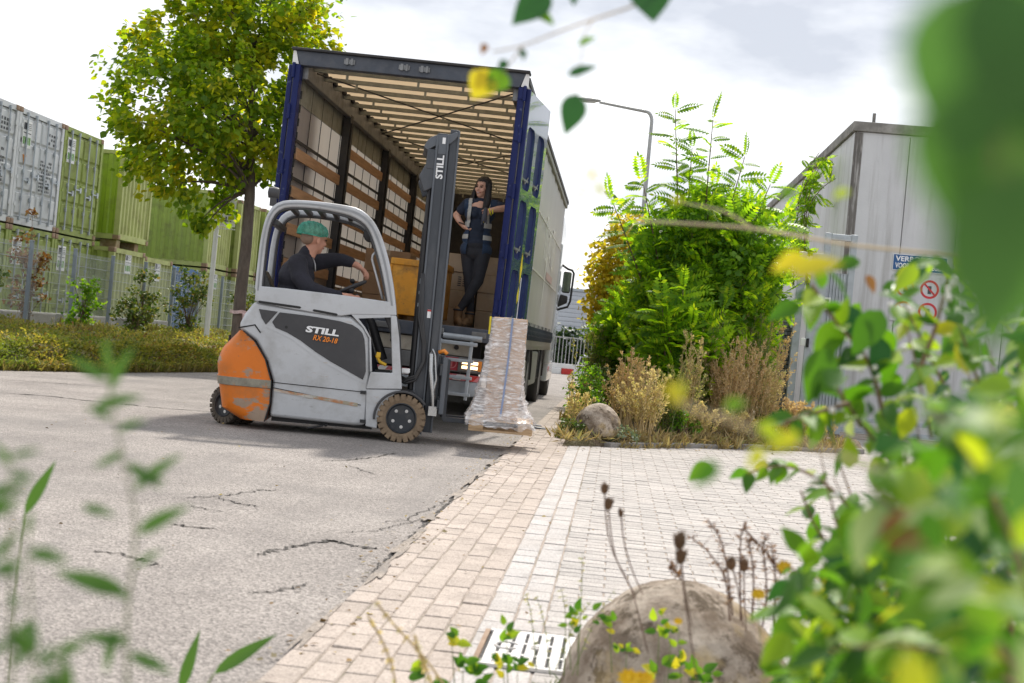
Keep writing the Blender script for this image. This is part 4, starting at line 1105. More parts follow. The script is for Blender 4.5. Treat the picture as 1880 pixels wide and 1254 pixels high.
# body
BODY = [(-0.695, 0.93), (-0.690, 0.99), (-0.655, 1.075), (-0.575, 1.20), (-0.3, 1.17), (0.33, 1.14), (0.46, 1.06), (0.525, 0.96), (0.555, 0.64), (0.56, 0.132), (0.45, 0.12), (-0.340, 0.135), (-0.340, 0.467), (-0.41, 0.647), (-0.53, 0.83)]
MB().prism(BODY, -0.515, 0.515).build('battery_hood', 'fl_silver', fl, bevel=0.035, bseg=3)
for s in (-1, 1):
    ya, yb = (-0.532, -0.49) if s < 0 else (0.49, 0.532)
    MB().prism([(-0.575, 1.345), (-0.314, 1.347), (0.254, 1.334), (0.735, 1.312), (0.755, 1.19), (0.333, 1.158), (0.231, 1.135), (-0.021, 1.143), (-0.30, 1.165), (-0.575, 1.20)], ya, yb).build('side_bar', 'fl_silver', fl, bevel=0.012)
    yf = -0.534 if s < 0 else 0.534
    sl = MB()
    for (x0, z0, x1, z1) in ((-0.53, 1.198, -0.15, 1.180), (-0.02, 1.166, 0.195, 1.146)):
        sl.prism([(x0, z0-.011), (x1, z1-.011), (x1+.012, z1), (x1, z1+.011), (x0, z0+.011), (x0-.012, z0)], yf-.0015, yf+.003)
    sl.build('vent_slot', 'seam', fl)
    MB().prism([(0.700, 1.19), (0.755, 1.19), (0.80, 0.985), (0.85, 0.645), (0.872, 0.50), (0.535, 0.475), (0.560, 0.64), (0.765, 0.648)], ya, yb).build('front_pillar', 'fl_silver', fl, bevel=0.012)
    MB().prism([(0.333, 1.16), (0.70, 1.19), (0.705, 1.17), (0.40, 1.13), (0.47, 1.055), (0.535, 0.96), (0.575, 0.645), (0.555, 0.64), (0.52, 0.955), (0.455, 1.05)], ya+.002, yb-.002).build('step_frame', 'fl_silver', fl)
    MB().prism([(0.535, 0.475), (0.868, 0.497), (0.80, 0.44), (0.72, 0.34), (0.675, 0.20), (0.67, 0.11), (0.56, 0.125)], ya+.01, yb-.01).build('axle_plate', 'fl_silver', fl, bevel=0.01)
    yo = -0.5385 if s < 0 else 0.515; yi = -0.515 if s < 0 else 0.5385
    MB().prism(smooth_poly([(-0.335, 1.118), (-0.019, 1.110), (0.319, 1.080), (0.44, 1.020), (0.486, 0.918), (0.527, 0.545), (0.407, 0.601), (0.101, 0.737), (-0.189, 0.917), (-0.417, 0.989), (-0.335, 1.118)], 1)[:-1], yo+.012 if s < 0 else yo, yi if s < 0 else yi-.012).build('hood_panel', 'fl_black', fl, bevel=0.006)
    MB().prism([(-0.530, 1.131), (-0.352, 1.122), (-0.452, 0.990), (-0.497, 1.050)], yo+.014 if s < 0 else yo, yi if s < 0 else yi-.014).build('hood_inset', 'fl_black', fl, bevel=0.004)
    # lower flank: pressed ridge and panel gaps
    fl_y = (-0.5195, -0.515) if s < 0 else (0.515, 0.5195)
    MB().prism([(-0.42, 0.99), (-0.19, 0.905), (0.10, 0.728), (0.407, 0.592), (0.527, 0.54), (0.527, 0.515), (0.40, 0.562), (0.08, 0.70), (-0.2, 0.875), (-0.44, 0.965)], *fl_y).build('flank_ridge', 'fl_silver', fl)
    for (x0, z0, x1, z1) in ((-0.338, 0.455, 0.53, 0.44), (-0.335, 0.405, 0.50, 0.315)): MB().prism([(x0, z0), (x1, z1), (x1, z1+.007), (x0, z0+.007)], fl_y[0]-.001, fl_y[1]+.001).build('panel_gap', 'seam', fl)
    MB().prism([(-0.32, 0.375), (0.47, 0.300), (0.47, 0.335), (-0.32, 0.40)], fl_y[0]-.0015 if s < 0 else fl_y[0], fl_y[1] if s < 0 else fl_y[1]+.0015).build('scrape', 'fl_scrape', fl)
    MB().prism([(-0.70, 0.945), (-0.55, 0.985), (-0.49, 0.915), (-0.497, 0.905), (-0.555, 0.972), (-0.70, 0.932)], fl_y[0]-.002, fl_y[1]+.002).build('panel_gap', 'seam', fl)
    for (x, z) in ((0.515, 0.44), (0.535, 0.17)): MB().box(x-.03, x+.02, fl_y[0]-.012, fl_y[1]+.012, z-.015, z+.015).build('latch', 'fl_dark', fl)
text_part('brand_lettering', 'STILL', 0.078, 'ink_white', fl, (-0.078, -0.5425, 0.985), (math.radians(90), math.radians(2.8), 0), 1.72, 0.1, 0.0035)
text_part('model_lettering', 'RX 20-18', 0.068, 'ink_orange', fl, (-0.005, -0.5425, 0.912), (math.radians(90), math.radians(4), 0), 0.86, 0.22, 0.0015)
MB().lathe([(0.0, -0.529), (0.014, -0.529), (0.014, -0.52)], 12, Matrix.Translation((-0.26, 0, 0.985))).build('key_lock', 'seam', fl)
# counterweight
def lerp_tab(tab, z):
    for (a, x), (b, y) in zip(tab[:-1], tab[1:]):
        if z <= b: return x + (y-x)*(z-a)/(b-a)
    return tab[-1][1]
REAR = [(0.085, -0.60), (0.18, -0.775), (0.30, -0.80), (0.42, -0.83), (0.605, -0.858), (0.70, -0.835), (0.755, -0.807), (0.84, -0.735), (0.914, -0.668)]
FRNT = [(0.085, -0.383), (0.259, -0.347), (0.466, -0.353), (0.666, -0.426), (0.822, -0.536), (0.914, -0.655)]
cw = MB(); lv = [0.085, 0.13, 0.18, 0.26, 0.36, 0.395, 0.40, 0.475, 0.48, 0.54, 0.60, 0.66, 0.72, 0.755, 0.80, 0.85, 0.89, 0.914]; NP = 26
for z in lv:
    xr, xf = lerp_tab(REAR, z), lerp_tab(FRNT, z); bul = 0.012 if 0.398 < z < 0.478 else 0
    xa = min(xf-.005, xr + 0.24); ring = [(xf, -0.528-bul)]
    for k in range(NP+1):
        ph = math.pi*k/NP
        ring.append((xa - (xa-(xr-.035)+bul)*max(0.0, math.sin(ph))**0.8, -(0.528+bul)*math.copysign(abs(math.cos(ph))**0.26, math.cos(ph))))
    ring.append((xf, 0.528+bul)); n = len(ring)
    cw.v += [(p[0], p[1], z) for p in ring]
for i in range(len(lv)-1):
    scuff = 0.39 < lv[i] < 0.475
    for j in range(n):
        cw.f.append((i*n+j, i*n+(j+1) % n, (i+1)*n+(j+1) % n, (i+1)*n+j)[::-1]); cw.mi.append(1 if scuff else 0)
cw.f += [tuple(range(n)), tuple(range((len(lv)-1)*n, len(lv)*n))[::-1]]; cw.mi += [0, 0]
cwo = cw.build('counterweight', ['fl_orange', 'fl_scuff'], fl, smooth='auto')
MB().prism([(a[1]-.004, a[0]) for a in FRNT] + [(a[1]+.006, a[0]) for a in FRNT[::-1]], -0.534, -0.50).build('edge_seal', 'seam', fl)
MB().tube([(-0.80, -0.3, 0.80), (-0.80, -0.3, 0.86)], 0.012, 8).build('tow_pin', 'fl_dark', fl)
# wheels
def fl_wheel(x, y, r, w, tan, steer=0.0, parent_name='front_wheel'):
    T = Matrix.Translation((x, y, r)) @ Matrix.Rotation(steer, 4, 'Z')
    R1 = r*0.94
    ty = MB().lathe([(r*.60, -w/2+.01), (r*.66, -w/2), (R1-.02, -w/2), (R1, -w/2+.02), (R1, w/2-.02), (R1-.02, w/2), (r*.66, w/2), (r*.60, w/2-.01)], 40, T, ring=True)
    nb = 22
    for k in range(nb):                                 # tread blocks
        for (s0, off) in ((-1, 0), (1, math.pi/nb)):
            a = 2*math.pi*k/nb + off; B = T @ Matrix.Rotation(a, 4, 'Y')
            ty.box(-r*0.098, r*0.098, min(s0*.012, s0*w/2), max(s0*.012, s0*w/2), R1-.012, r, B)
            ty.box(-r*0.09, r*0.09, min(s0*(w/2-.002), s0*(w/2+.005)), max(s0*(w/2-.002), s0*(w/2+.005)), R1-.045, r-.006, B)
    wh = ty.build(parent_name, tan, fl, smooth='auto')
    rim = MB().lathe([(0.0, -w/2+.035), (r*.22, -w/2+.035), (r*.25, -w/2+.05), (r*.46, -w/2+.05), (r*.52, -w/2+.025), (r*.585, -w/2+.005), (r*.60, -w/2+.02)], 32, T); rim.build('rim', 'rim_dark', wh, smooth='auto')
    ring = MB().lathe([(r*.585, -w/2+.008), (r*.60, -w/2-.004), (r*.63, -w/2-.002), (r*.635, -w/2+.01)], 32, T, ring=True); ring.build('rim_ring', 'rim_dark', wh, smooth='auto')
    for k in range(5):
        a = 2*math.pi*k/5 + 0.25; MB().lathe([(0.0, -w/2+.018), (0.016, -w/2+.020), (0.016, -w/2+.05)], 10, T @ Matrix.Rotation(a, 4, 'Y') @ Matrix.Translation((r*.36, 0, 0))).build('wheel_bolt', 'bolt', wh)
fl_wheel(0.89, -0.455, 0.229, 0.17, 'tyre_tan'); fl_wheel(0.89, 0.455, 0.229, 0.17, 'tyre_tan')
fl_wheel(-0.775, -0.10, 0.185, 0.14, 'tyre_dark', math.radians(-38), 'rear_wheel'); fl_wheel(-0.66, 0.06, 0.185, 0.14, 'tyre_dark', math.radians(-38), 'rear_wheel')
for s in (-1, 1):
    arcs = [math.radians(a) for a in range(35, 190, 8)]
    fo = [(0.89 + 0.268*math.cos(a), 0.229 + 0.262*math.sin(a)) for a in arcs]; fi = [(0.89 + 0.245*math.cos(a), 0.229 + 0.24*math.sin(a)) for a in arcs]
    MB().ring_prism(fo, fi, *((-0.545, -0.36) if s < 0 else (0.36, 0.545))).build('mudguard', 'fl_black', fl, bevel=0.006)
MB().box(-0.33, 0.62, -0.40, 0.40, 0.09, 0.14).build('floor_pan', 'fl_dark', fl); MB().box(0.55, 1.0, -0.33, 0.33, 0.10, 0.5).build('drive_axle', 'fl_dark', fl, bevel=0.03)
MB().tube([(0.18, -0.44, 0.115), (0.16, -0.45, 0.09), (0.02, -0.46, 0.055)], 0.010, 6).ball((0.19, -0.45, 0.10), 0.018).build('ground_strap', 'fl_dark', fl)
# cab interior
MB().box(0.50, 0.86, -0.49, 0.49, 0.55, 0.63).build('foot_floor', 'fl_dark', fl, bevel=0.01)
MB().prism([(0.80, 0.63), (0.86, 0.63), (0.80, 1.10), (0.72, 1.28), (0.62, 1.30), (0.60, 1.24), (0.70, 1.05)], -0.44, 0.44).build('dashboard', 'fl_black', fl, bevel=0.02)
MB().tube([(0.66, 0.0, 0.75), (0.52, 0.0, 1.10), (0.33, 0.0, 1.36)], [0.045, 0.04, 0.028], 10).build('steering_column', 'fl_black', fl, smooth='auto')
sw = MB(); Tst = Matrix.Translation((0.27, 0, 1.42)) @ Matrix.Rotation(math.radians(-28), 4, 'Y')
ring = [Tst @ Vector((0.165*math.cos(2*math.pi*k/28), 0.165*math.sin(2*math.pi*k/28), 0)) for k in range(29)]
sw.tube(ring, 0.016, 8, cap=False)
for k in range(3): sw.tube([Tst @ Vector((0, 0, -0.02)), Tst @ Vector((0.16*math.cos(2.1*k), 0.16*math.sin(2.1*k), 0))], 0.012, 6)
sw.ball(Tst @ Vector((0, 0, -0.02)), 0.04, 10, 8)
stw = sw.build('steering_wheel', 'fl_black', fl, smooth=True)
MB().tube([Tst @ Vector((0.05, 0.155, 0)), Tst @ Vector((0.05, 0.155, 0.04))], 0.012, 8).ball(Tst @ Vector((0.05, 0.155, 0.062)), (0.027, 0.027, 0.024), 12, 8).build('spinner_knob', 'fl_dark', stw, smooth=True)
se = MB()
se.prism(smooth_poly([(-0.46, 1.16), (-0.52, 1.30), (-0.585, 1.44), (-0.600, 1.505), (-0.575, 1.525), (-0.535, 1.50), (-0.47, 1.36), (-0.40, 1.20)], 1), -0.24, 0.24).build('seat_back', 'seat_vinyl', fl, bevel=0.03, bseg=3)
MB().box(-0.46, 0.06, -0.24, 0.24, 1.12, 1.235).build('seat_cushion', 'seat_vinyl', fl, bevel=0.04, bseg=3)
MB().box(0.60, 0.74, -0.40, -0.30, 0.64, 0.66).box(0.60, 0.74, -0.22, -0.12, 0.64, 0.66).build('pedal', 'fl_dark', fl)
MB().tube([(0.60, -0.44, 0.80), (0.64, -0.46, 0.74), (0.70, -0.46, 0.715)], 0.016, 8).box(0.60, 0.64, -0.47, -0.44, 0.78, 0.83).build('pedal_lever', 'yellow_cable', fl)
# lamp, mirror, grab handle
MB().lathe([(0.0, -0.05), (0.05, -0.045), (0.058, 0.0), (0.05, 0.05), (0.0, 0.06)], 16, Matrix.Translation((-0.50, -0.43, 2.235)) @ Matrix.Rotation(math.pi/2, 4, 'Z')).box(-0.53, -0.47, -0.46, -0.42, 2.11, 2.19).build('work_lamp', 'fl_black', fl, smooth='auto')
MB().lathe([(0.0, -0.02), (0.04, -0.018), (0.062, 0.0), (0.055, 0.03), (0.0, 0.04)], 16, Matrix.Translation((0.43, -0.36, 1.94)) @ Matrix.Scale(1.25, 4, (0, 0, 1))).tube([(0.44, -0.36, 1.95), (0.47, -0.44, 1.99)], 0.01, 6).build('mirror', 'fl_dark', fl, smooth='auto')
MB().tube([(0.50, -0.45, 1.77), (0.478, -0.44, 1.74), (0.475, -0.44, 1.70), (0.56, -0.44, 1.47), (0.61, -0.45, 1.335)], 0.0125, 8).build('grab_handle', 'fl_silver', fl, smooth=True)
# mast
for s in (-1, 1):
    y = s*0.27
    ma = MB(); ma.box(0.985, 1.085, y-.035, y+.035, 0.08, 2.98)
    ma.build('outer_mast', 'mast_grey', fl, bevel=0.006)
    fg = MB().box(0.975, 0.995, y-.05 if s < 0 else y-.03, y+.03 if s < 0 else y+.05, 0.08, 2.96); fg.box(1.080, 1.098, y-.05 if s < 0 else y-.03, y+.03 if s < 0 else y+.05, 0.08, 2.96)
    fg.build('mast_flange', 'mast_light', fl, bevel=0.004)
    MB().box(1.105, 1.185, y*0.93-.032, y*0.93+.032, 0.10, 3.03).build('inner_mast', 'mast_grey', fl, bevel=0.006)
    MB().box(1.178, 1.198, y*0.93-.045, y*0.93+.045, 0.10, 3.02).build('mast_flange', 'mast_light', fl, bevel=0.004)
    MB().tube([(0.955, y, 0.15), (0.955, y, 2.1)], 0.030, 12).tube([(0.955, y, 2.1), (0.955, y, 2.72)], 0.02, 12).build('lift_cylinder', 'fl_dark', fl, smooth='auto')
    MB().box(0.90, 0.98, y-.05, y+.05, 2.62, 2.82).prism([(0.84, 2.55), (0.985, 2.86), (0.985, 2.45), (0.90, 2.40)], y-.045, y+.045).build('mast_bracket', 'mast_grey', fl, bevel=0.015)
ct = MB().prism(smooth_poly([(0.86, 2.83), (0.90, 2.92), (0.98, 2.965), (1.10, 2.975), (1.175, 3.02), (1.185, 2.96), (1.10, 2.87), (0.98, 2.86), (0.90, 2.80)], 1), -0.31, 0.31)
ct.build('crosshead', 'mast_light', fl, bevel=0.02)
MB().box(1.0, 1.08, -0.24, 0.24, 0.55, 0.75).box(1.0, 1.08, -0.24, 0.24, 2.0, 2.12).build('mast_cross_tie', 'mast_grey', fl, bevel=0.01)
MB().box(1.0, 1.08, -0.309, -0.3055, 2.78, 2.88).build('mast_plate', 'mast_light', fl, bevel=0.002)
MB().box(1.035, 1.065, -0.3105, -0.3065, 2.88, 2.94).build('mast_sticker', 'ink_white', fl)
text_part('mast_lettering', 'STILL', 0.090, 'ink_white', fl, (1.036, -0.3085, 2.54), (math.radians(90), math.radians(-90), 0), 1.1, 0.0, 0.003)
MB().box(1.045, 1.085, -0.3105, -0.3065, 1.20, 1.28).build('warning_label', 'ink_white', fl); MB().box(1.045, 1.085, -0.3115, -0.3107, 1.262, 1.279).build('warning_label_head', 'paint_red', fl)
for (z, r_) in ((1.52, .05), (1.30, .035), (1.42, .03)): MB().box(0.945, 0.975, -0.318, -0.306, z, z+r_).build('hose_clip', 'galv', fl)
hs = MB()
for k, (dx, dz) in enumerate(((0, 0), (0.02, -0.02), (0.035, -0.045))):
    hs.tube([(0.96+dx*.4, -0.33, 1.62), (0.965+dx, -0.335, 1.2), (1.03+dx*.6, -0.34, 0.95), (1.045+dx*.4, -0.345, 0.78), (0.99, -0.35, 0.64+dz), (0.90, -0.35, 0.60+dz), (0.84, -0.33, 0.62+dz)], 0.0125, 8)
hs.build('hydraulic_hose', 'hose', fl, smooth=True)
MB().box(0.85, 0.93, -0.42, -0.40, 0.66, 0.70).build('floor_sticker', 'ink_white', fl)
cg = MB().box(1.215, 1.265, -0.42, 0.42, 0.66, 0.76).box(1.215, 1.265, -0.42, 0.42, 0.34, 0.43).box(1.17, 1.22, -0.26, -0.18, 0.3, 0.85).box(1.17, 1.22, 0.18, 0.26, 0.3, 0.85)
cg.build('fork_carriage', 'mast_grey', fl, bevel=0.008)
MB().box(1.235, 1.285, -0.445, -0.40, 0.29, 0.84).build('carriage_post', 'mast_light', fl, bevel=0.01); MB().box(1.235, 1.285, 0.40, 0.445, 0.29, 0.84).build('carriage_post', 'mast_light', fl, bevel=0.01)
tl = MB().tube([(1.12, -0.36, 0.86), (1.13, -0.37, 0.70), (1.16, -0.37, 0.52), (1.18, -0.36, 0.36)], 0.028, 10).tube([(1.11, -0.36, 0.86), (1.13, -0.38, 0.90), (1.155, -0.38, 0.86), (1.19, -0.38, 0.62), (1.17, -0.38, 0.5)], 0.012, 8)
tl.box(1.14, 1.22, -0.40, -0.34, 0.27, 0.36)
tl.build('side_shift_cylinder', 'chrome', fl, smooth='auto')
MB().tube([(1.19, -0.36, 0.88), (1.24, -0.38, 0.90), (1.27, -0.38, 0.87)], 0.02, 8).build('hose_coupling', 'amber', fl, smooth=True)
for s in (-1, 1):
    y = s*0.2
    MB().prism([(1.275, 0.82), (1.315, 0.82), (1.318, 0.262), (2.0, 0.255), (2.30, 0.238), (2.30, 0.228), (1.9, 0.215), (1.30, 0.215), (1.275, 0.24)], y-.055, y+.055).build('fork', 'mast_grey', fl, bevel=0.008)

# ------------------------------------------------------------------ the wrapped load
mat('pallet_wood', (0.52, 0.365, 0.215), 0.75, var=0.2, scale=5, stretch=(1, 6, 6), bump=0.15, bscale=40, dirt=(0.30, 0.20, 0.12), dirt_amt=0.4, dirt_scale=6)
PX, PY = -1.045, 13.27
pal = thing('wooden_pallet', 'small light wooden pallet on the forks under the wrapped boxes', 'pallet', (PX, PY, 0.172), (0, 0, math.radians(4)))
for k in range(7): MB().box(-0.305, 0.305, -0.046, 0.046, 0.098, 0.118).build('deck_board', 'pallet_wood', pal, bevel=0.003, loc=(0, -0.35 + 0.1167*k, rng.uniform(-.001, .001)))
for y in (-0.355, 0.0, 0.355):
    MB().box(-0.305, 0.305, y-.045, y+.045, 0.0, 0.02).build('bottom_board', 'pallet_wood', pal, bevel=0.003)
    for x in (-0.235, 0.235): MB().box(x-.07, x+.07, y-.044, y+.044, 0.0205, 0.0975).build('block', 'pallet_wood', pal, bevel=0.004)
mat('load_card', (0.50, 0.335, 0.205), 0.8, var=0.08, scale=3)
hts = [0.255, 0.25, 0.24, 0.235]; z = 0.2915; 
for k, h in enumerate(hts):
    carton('tan cardboard box in the wrapped load on the forks, %s' % ['bottom one', 'second from below', 'second from the top', 'top one'][k], -1.045 + 0.004*k, 13.12 + rng.uniform(-.006, .006), z, 0.325, 0.42, h, math.radians(4) + rng.uniform(-.012, .012), 'boxes under the film', False, 'load_card'); z += h
mt, nt, b = new_mat('film')
b.inputs['Base Color'].default_value = (0.92, 0.91, 0.92, 1); b.inputs['Roughness'].default_value = 0.18
tp = nt.nodes.new("ShaderNodeBsdfTransparent"); tp.inputs[0].default_value = (0.97, 0.96, 0.96, 1); mx = nt.nodes.new("ShaderNodeMixShader")
f1 = noise(nt, coords(nt, 'Object', (2.2, 2.2, 9)), 2.4, 4, 0.62, 2.2)
nt.links.new(ramp(nt, f1, [(0.36, 0.20), (0.52, 0.38), (0.67, 0.84)]), mx.inputs[0])
nt.links.new(tp.outputs[0], mx.inputs[1]); nt.links.new(b.outputs[0], mx.inputs[2]); nt.links.new(mx.outputs[0], nt.nodes['Material Output'].inputs['Surface'])
bp = nn(nt, "ShaderNodeBump", Strength=0.9, Distance=0.02); nt.links.new(f1, bp.inputs['Height']); nt.links.new(bp.outputs[0], b.inputs['Normal'])
wf = MB(); r3 = random.Random(3)
LV = [(0.235, -.315, .315, -.42, .36), (0.285, -.325, .315, -.42, .36), (0.33, -.315, .295, -.36, .33), (0.40, -.285, .245, -.29, .30), (0.50, -.255, .205, -.255, .27), (0.62, -.235, .18, -.24, .26), (0.76, -.215, .178, -.235, .255), (0.90, -.20, .176, -.232, .255), (0.985, -.205, .178, -.236, .255), (1.02, -.178, .172, -.226, .25), (1.12, -.168, .172, -.224, .25), (1.22, -.168, .172, -.224, .25), (1.262, -.166, .170, -.222, .248)]
NS = 18; zz = []
lv2 = []
for (a, b2) in zip(LV[:-1], LV[1:]):
    for t in (0, 0.33, 0.66): lv2.append(tuple(a[i]*(1-t) + b2[i]*t for i in range(5)))
lv2.append(LV[-1])
for li, (zq, xa, xb, ya, yb) in enumerate(lv2):
    cs = [(xa, ya), (xb, ya), (xb, yb), (xa, yb)]; ring = []
    for e_ in range(4):
        (x0, y0), (x1, y1) = cs[e_], cs[(e_+1) % 4]
        for k in range(NS):
            t = k/NS; flare = max(0, min(1, (1.0-zq)/0.7))
            amp = 0.004 + 0.014*flare; nx = (y1-y0); ny = -(x1-x0); L_ = math.hypot(nx, ny); nx /= L_; ny /= L_
            o_ = amp*(math.sin(7*t + li*0.8 + e_) + 0.6*math.sin(23*t + li*1.7) + r3.gauss(0, .5))
            if e_ == 0 and zq > 1.0: o_ = 0.002*r3.random()
            ring.append((x0 + (x1-x0)*t + nx*o_, y0 + (y1-y0)*t + ny*o_, zq + (r3.gauss(0, .012) if li < 3 else 0)))
    wf.v += ring; n = len(ring)
for i in range(len(lv2)-1):
    for j in range(n): wf.f.append((i*n+j, i*n+(j+1) % n, (i+1)*n+(j+1) % n, (i+1)*n+j)); wf.mi.append(0)
wf.v.append((0.0, 0.01, 1.279)); c_ = len(wf.v)-1
for j in range(n): wf.f.append(((len(lv2)-1)*n+j, (len(lv2)-1)*n+(j+1) % n, c_)); wf.mi.append(0)
film = wf.build('stretch_film', 'film', None, smooth=True, loc=(-1.045, 13.12, 0), rot=(0, 0, math.radians(4)))
tag(film, 'wrinkled clear plastic film wrapped round the box stack on the pallet', 'plastic film')
mat('strap_blue', (0.20, 0.26, 0.42), 0.4); mat('strap_yellow', (0.62, 0.50, 0.01), 0.5)
sb = MB(); pts = [(0.03, -0.232, 1.27), (0.028, -0.236, 1.0), (0.02, -0.245, 0.75), (0.01, -0.262, 0.5), (0.0, -0.34, 0.33)]
for a, b2 in zip(pts[:-1], pts[1:]): sb.add([(a[0]-.009, a[1], a[2]), (a[0]+.009, a[1], a[2]), (b2[0]+.009, b2[1], b2[2]), (b2[0]-.009, b2[1], b2[2]), (a[0]-.009, a[1]-.002, a[2]), (a[0]+.009, a[1]-.002, a[2]), (b2[0]+.009, b2[1]-.002, b2[2]), (b2[0]-.009, b2[1]-.002, b2[2])], [(0, 1, 2, 3), (7, 6, 5, 4), (0, 4, 5, 1), (1, 5, 6, 2), (2, 6, 7, 3), (3, 7, 4, 0)])
tag(sb.build('packing_strap', 'strap_blue', None, loc=(-1.045, 13.12, 0), rot=(0, 0, math.radians(4))), 'thin blue strap running down the wrapped boxes', 'strap')
tag(MB().box(-0.19, -0.172, -0.21, -0.16, 1.10, 1.27).build('warning_tape', 'strap_yellow', None, loc=(-1.045, 13.12, 0), rot=(0, 0, math.radians(4))), 'short yellow strip at the corner of the wrapped boxes', 'tape')

# ------------------------------------------------------------------ people
mat('skin', (0.60, 0.35, 0.26), 0.55, var=0.10, scale=14); mat('skin_ruddy', (0.58, 0.29, 0.20), 0.55, var=0.14, scale=12)
mat('sweater', (0.022, 0.022, 0.032), 0.9, var=0.3, scale=6, bump=0.9, bscale=9); mat('trousers_dark', (0.03, 0.034, 0.05), 0.9)
mat('hair_black', (0.009, 0.007, 0.008), 0.42, var=0.3, stretch=(9, 9, 1), bump=0.5, bscale=30); mat('hair_grey', (0.26, 0.17, 0.12), 0.7)
mat('tee_navy', (0.016, 0.024, 0.045), 0.9, var=0.2, scale=7, bump=0.3, bscale=16); mat('jeans_black', (0.021, 0.023, 0.031), 0.85, var=0.25, scale=9, bump=0.35, bscale=14)
mat('boot_brown', (0.155, 0.085, 0.035), 0.7, var=0.25, scale=9, dirt=(0.22, 0.15, 0.09), dirt_amt=0.4); mat('sole', (0.05, 0.035, 0.025), 0.8)
mat('lips', (0.40, 0.13, 0.12), 0.5); mat('teeth', (0.8, 0.76, 0.72), 0.4); mat('eye_dark', (0.015, 0.012, 0.01), 0.3); mat('glove_grey', (0.06, 0.065, 0.085), 0.8); mat('glove_yellow', (0.62, 0.55, 0.02), 0.6)
mat('vest_navy', (0.016, 0.036, 0.078), 0.8, var=0.2, scale=6, bump=0.3, bscale=12); mat('vest_tape', (0.40, 0.41, 0.40), 0.45, var=0.08)
mat('zip', (0.45, 0.45, 0.46), 0.4, 0.7)
mt, nt, b = new_mat('hairnet')
f1 = noise(nt, coords(nt, 'Object'), 26, 5, 0.7)
nt.links.new(ramp(nt, f1, [(0.35, (0.05, 0.40, 0.28)), (0.65, (0.16, 0.72, 0.55))]), b.inputs['Base Color']); b.inputs['Roughness'].default_value = 0.6
tp = nt.nodes.new("ShaderNodeBsdfTransparent"); mx = nt.nodes.new("ShaderNodeMixShader"); mx.inputs[0].default_value = 0.66
bp = nn(nt, "ShaderNodeBump", Strength=1.0, Distance=0.03); nt.links.new(noise(nt, coords(nt, 'Object'), 28, 4, 0.7), bp.inputs['Height']); nt.links.new(bp.outputs[0], b.inputs['Normal'])
nt.links.new(tp.outputs[0], mx.inputs[1]); nt.links.new(b.outputs[0], mx.inputs[2]); nt.links.new(mx.outputs[0], nt.nodes['Material Output'].inputs['Surface'])

def head_parts(c, face, up=Vector((0, 0, 1)), k=1.0):
    """skull, jaw, nose, ears, brow: c = centre of the skull, face = direction looked at"""
    f = face.normalized(); u = (up - f*up.dot(f)).normalized(); s = f.cross(u)
    R = Matrix((s, f, u)).transposed()
    def P(x, y, z): return c + (s*x + f*y + u*z)*k
    pr = [('e', P(0, -0.012, 0.022), (0.074*k, 0.094*k, 0.092*k), R), ('e', P(0, 0.022, -0.035), (0.060*k, 0.070*k, 0.080*k), R), ('e', P(0, 0.045, -0.085), (0.036*k, 0.036*k, 0.034*k), R),
          ('e', P(0, 0.074, 0.022), (0.050*k, 0.018*k, 0.014*k), R), ('c', [(P(0, 0.083, 0.008), 0.009*k), (P(0, 0.104, -0.028), 0.013*k)]), ('e', P(0, 0.092, -0.034), (0.018*k, 0.014*k, 0.010*k), R),
          ('e', P(0.040, 0.062, -0.030), (0.022*k, 0.022*k, 0.024*k), R), ('e', P(-0.040, 0.062, -0.030), (0.022*k, 0.022*k, 0.024*k), R)]
    for sd in (-1, 1): pr.append(('e', P(sd*0.077, -0.012, -0.015), (0.010*k, 0.020*k, 0.033*k), R))
    return pr, P, R
def hand_parts(w, d, n, size=1.0, curls=(0.5, 0.55, 0.6, 0.7), spread=0.10, side=1, thumb_curl=0.4):
    """palm and five unequal bent fingers: w wrist, d pointing direction, n back-of-hand normal"""
    d = d.normalized(); n = (n - d*n.dot(d)).normalized(); t = d.cross(n)*side
    pr = [('c', [(w, 0.027*size), (w + d*0.035*size, 0.026*size)])]
    for k in range(4): pr.append(('c', [(w + d*0.02*size + t*(0.018-0.012*k)*size, 0.015*size), (w + d*0.085*size + t*(0.030-0.020*k)*size, 0.0145*size)]))
    for k, (L, cu) in enumerate(zip((0.072, 0.082, 0.076, 0.060), curls)):
        p = w + d*0.085*size + t*(0.030-0.020*k)*size; dd = (d + t*(spread*(1.5-k)*0.5)).normalized(); ch = [(p, 0.0112*size)]; a = 0
        for q, fr in enumerate((0.45, 0.30, 0.25)):
            a += cu*(0.75 if q == 0 else 1.0); p = p + (dd*math.cos(a) - n*math.sin(a))*L*fr*size; ch.append((p, (0.0104-0.0012*q)*size))
        pr.append(('c', ch))
    p = w + d*0.025*size + t*0.030*size; ch = [(p, 0.0145*size)]; a = 0.75
    for q, L in enumerate((0.036, 0.030, 0.024)):
        p = p + (d*math.cos(a) + t*math.sin(a)*0.8 - n*thumb_curl*(0.5+0.4*q)).normalized()*L*size; ch.append((p, (0.0125-0.0012*q)*size)); a -= 0.25
    pr.append(('c', ch))
    return pr
V = Vector
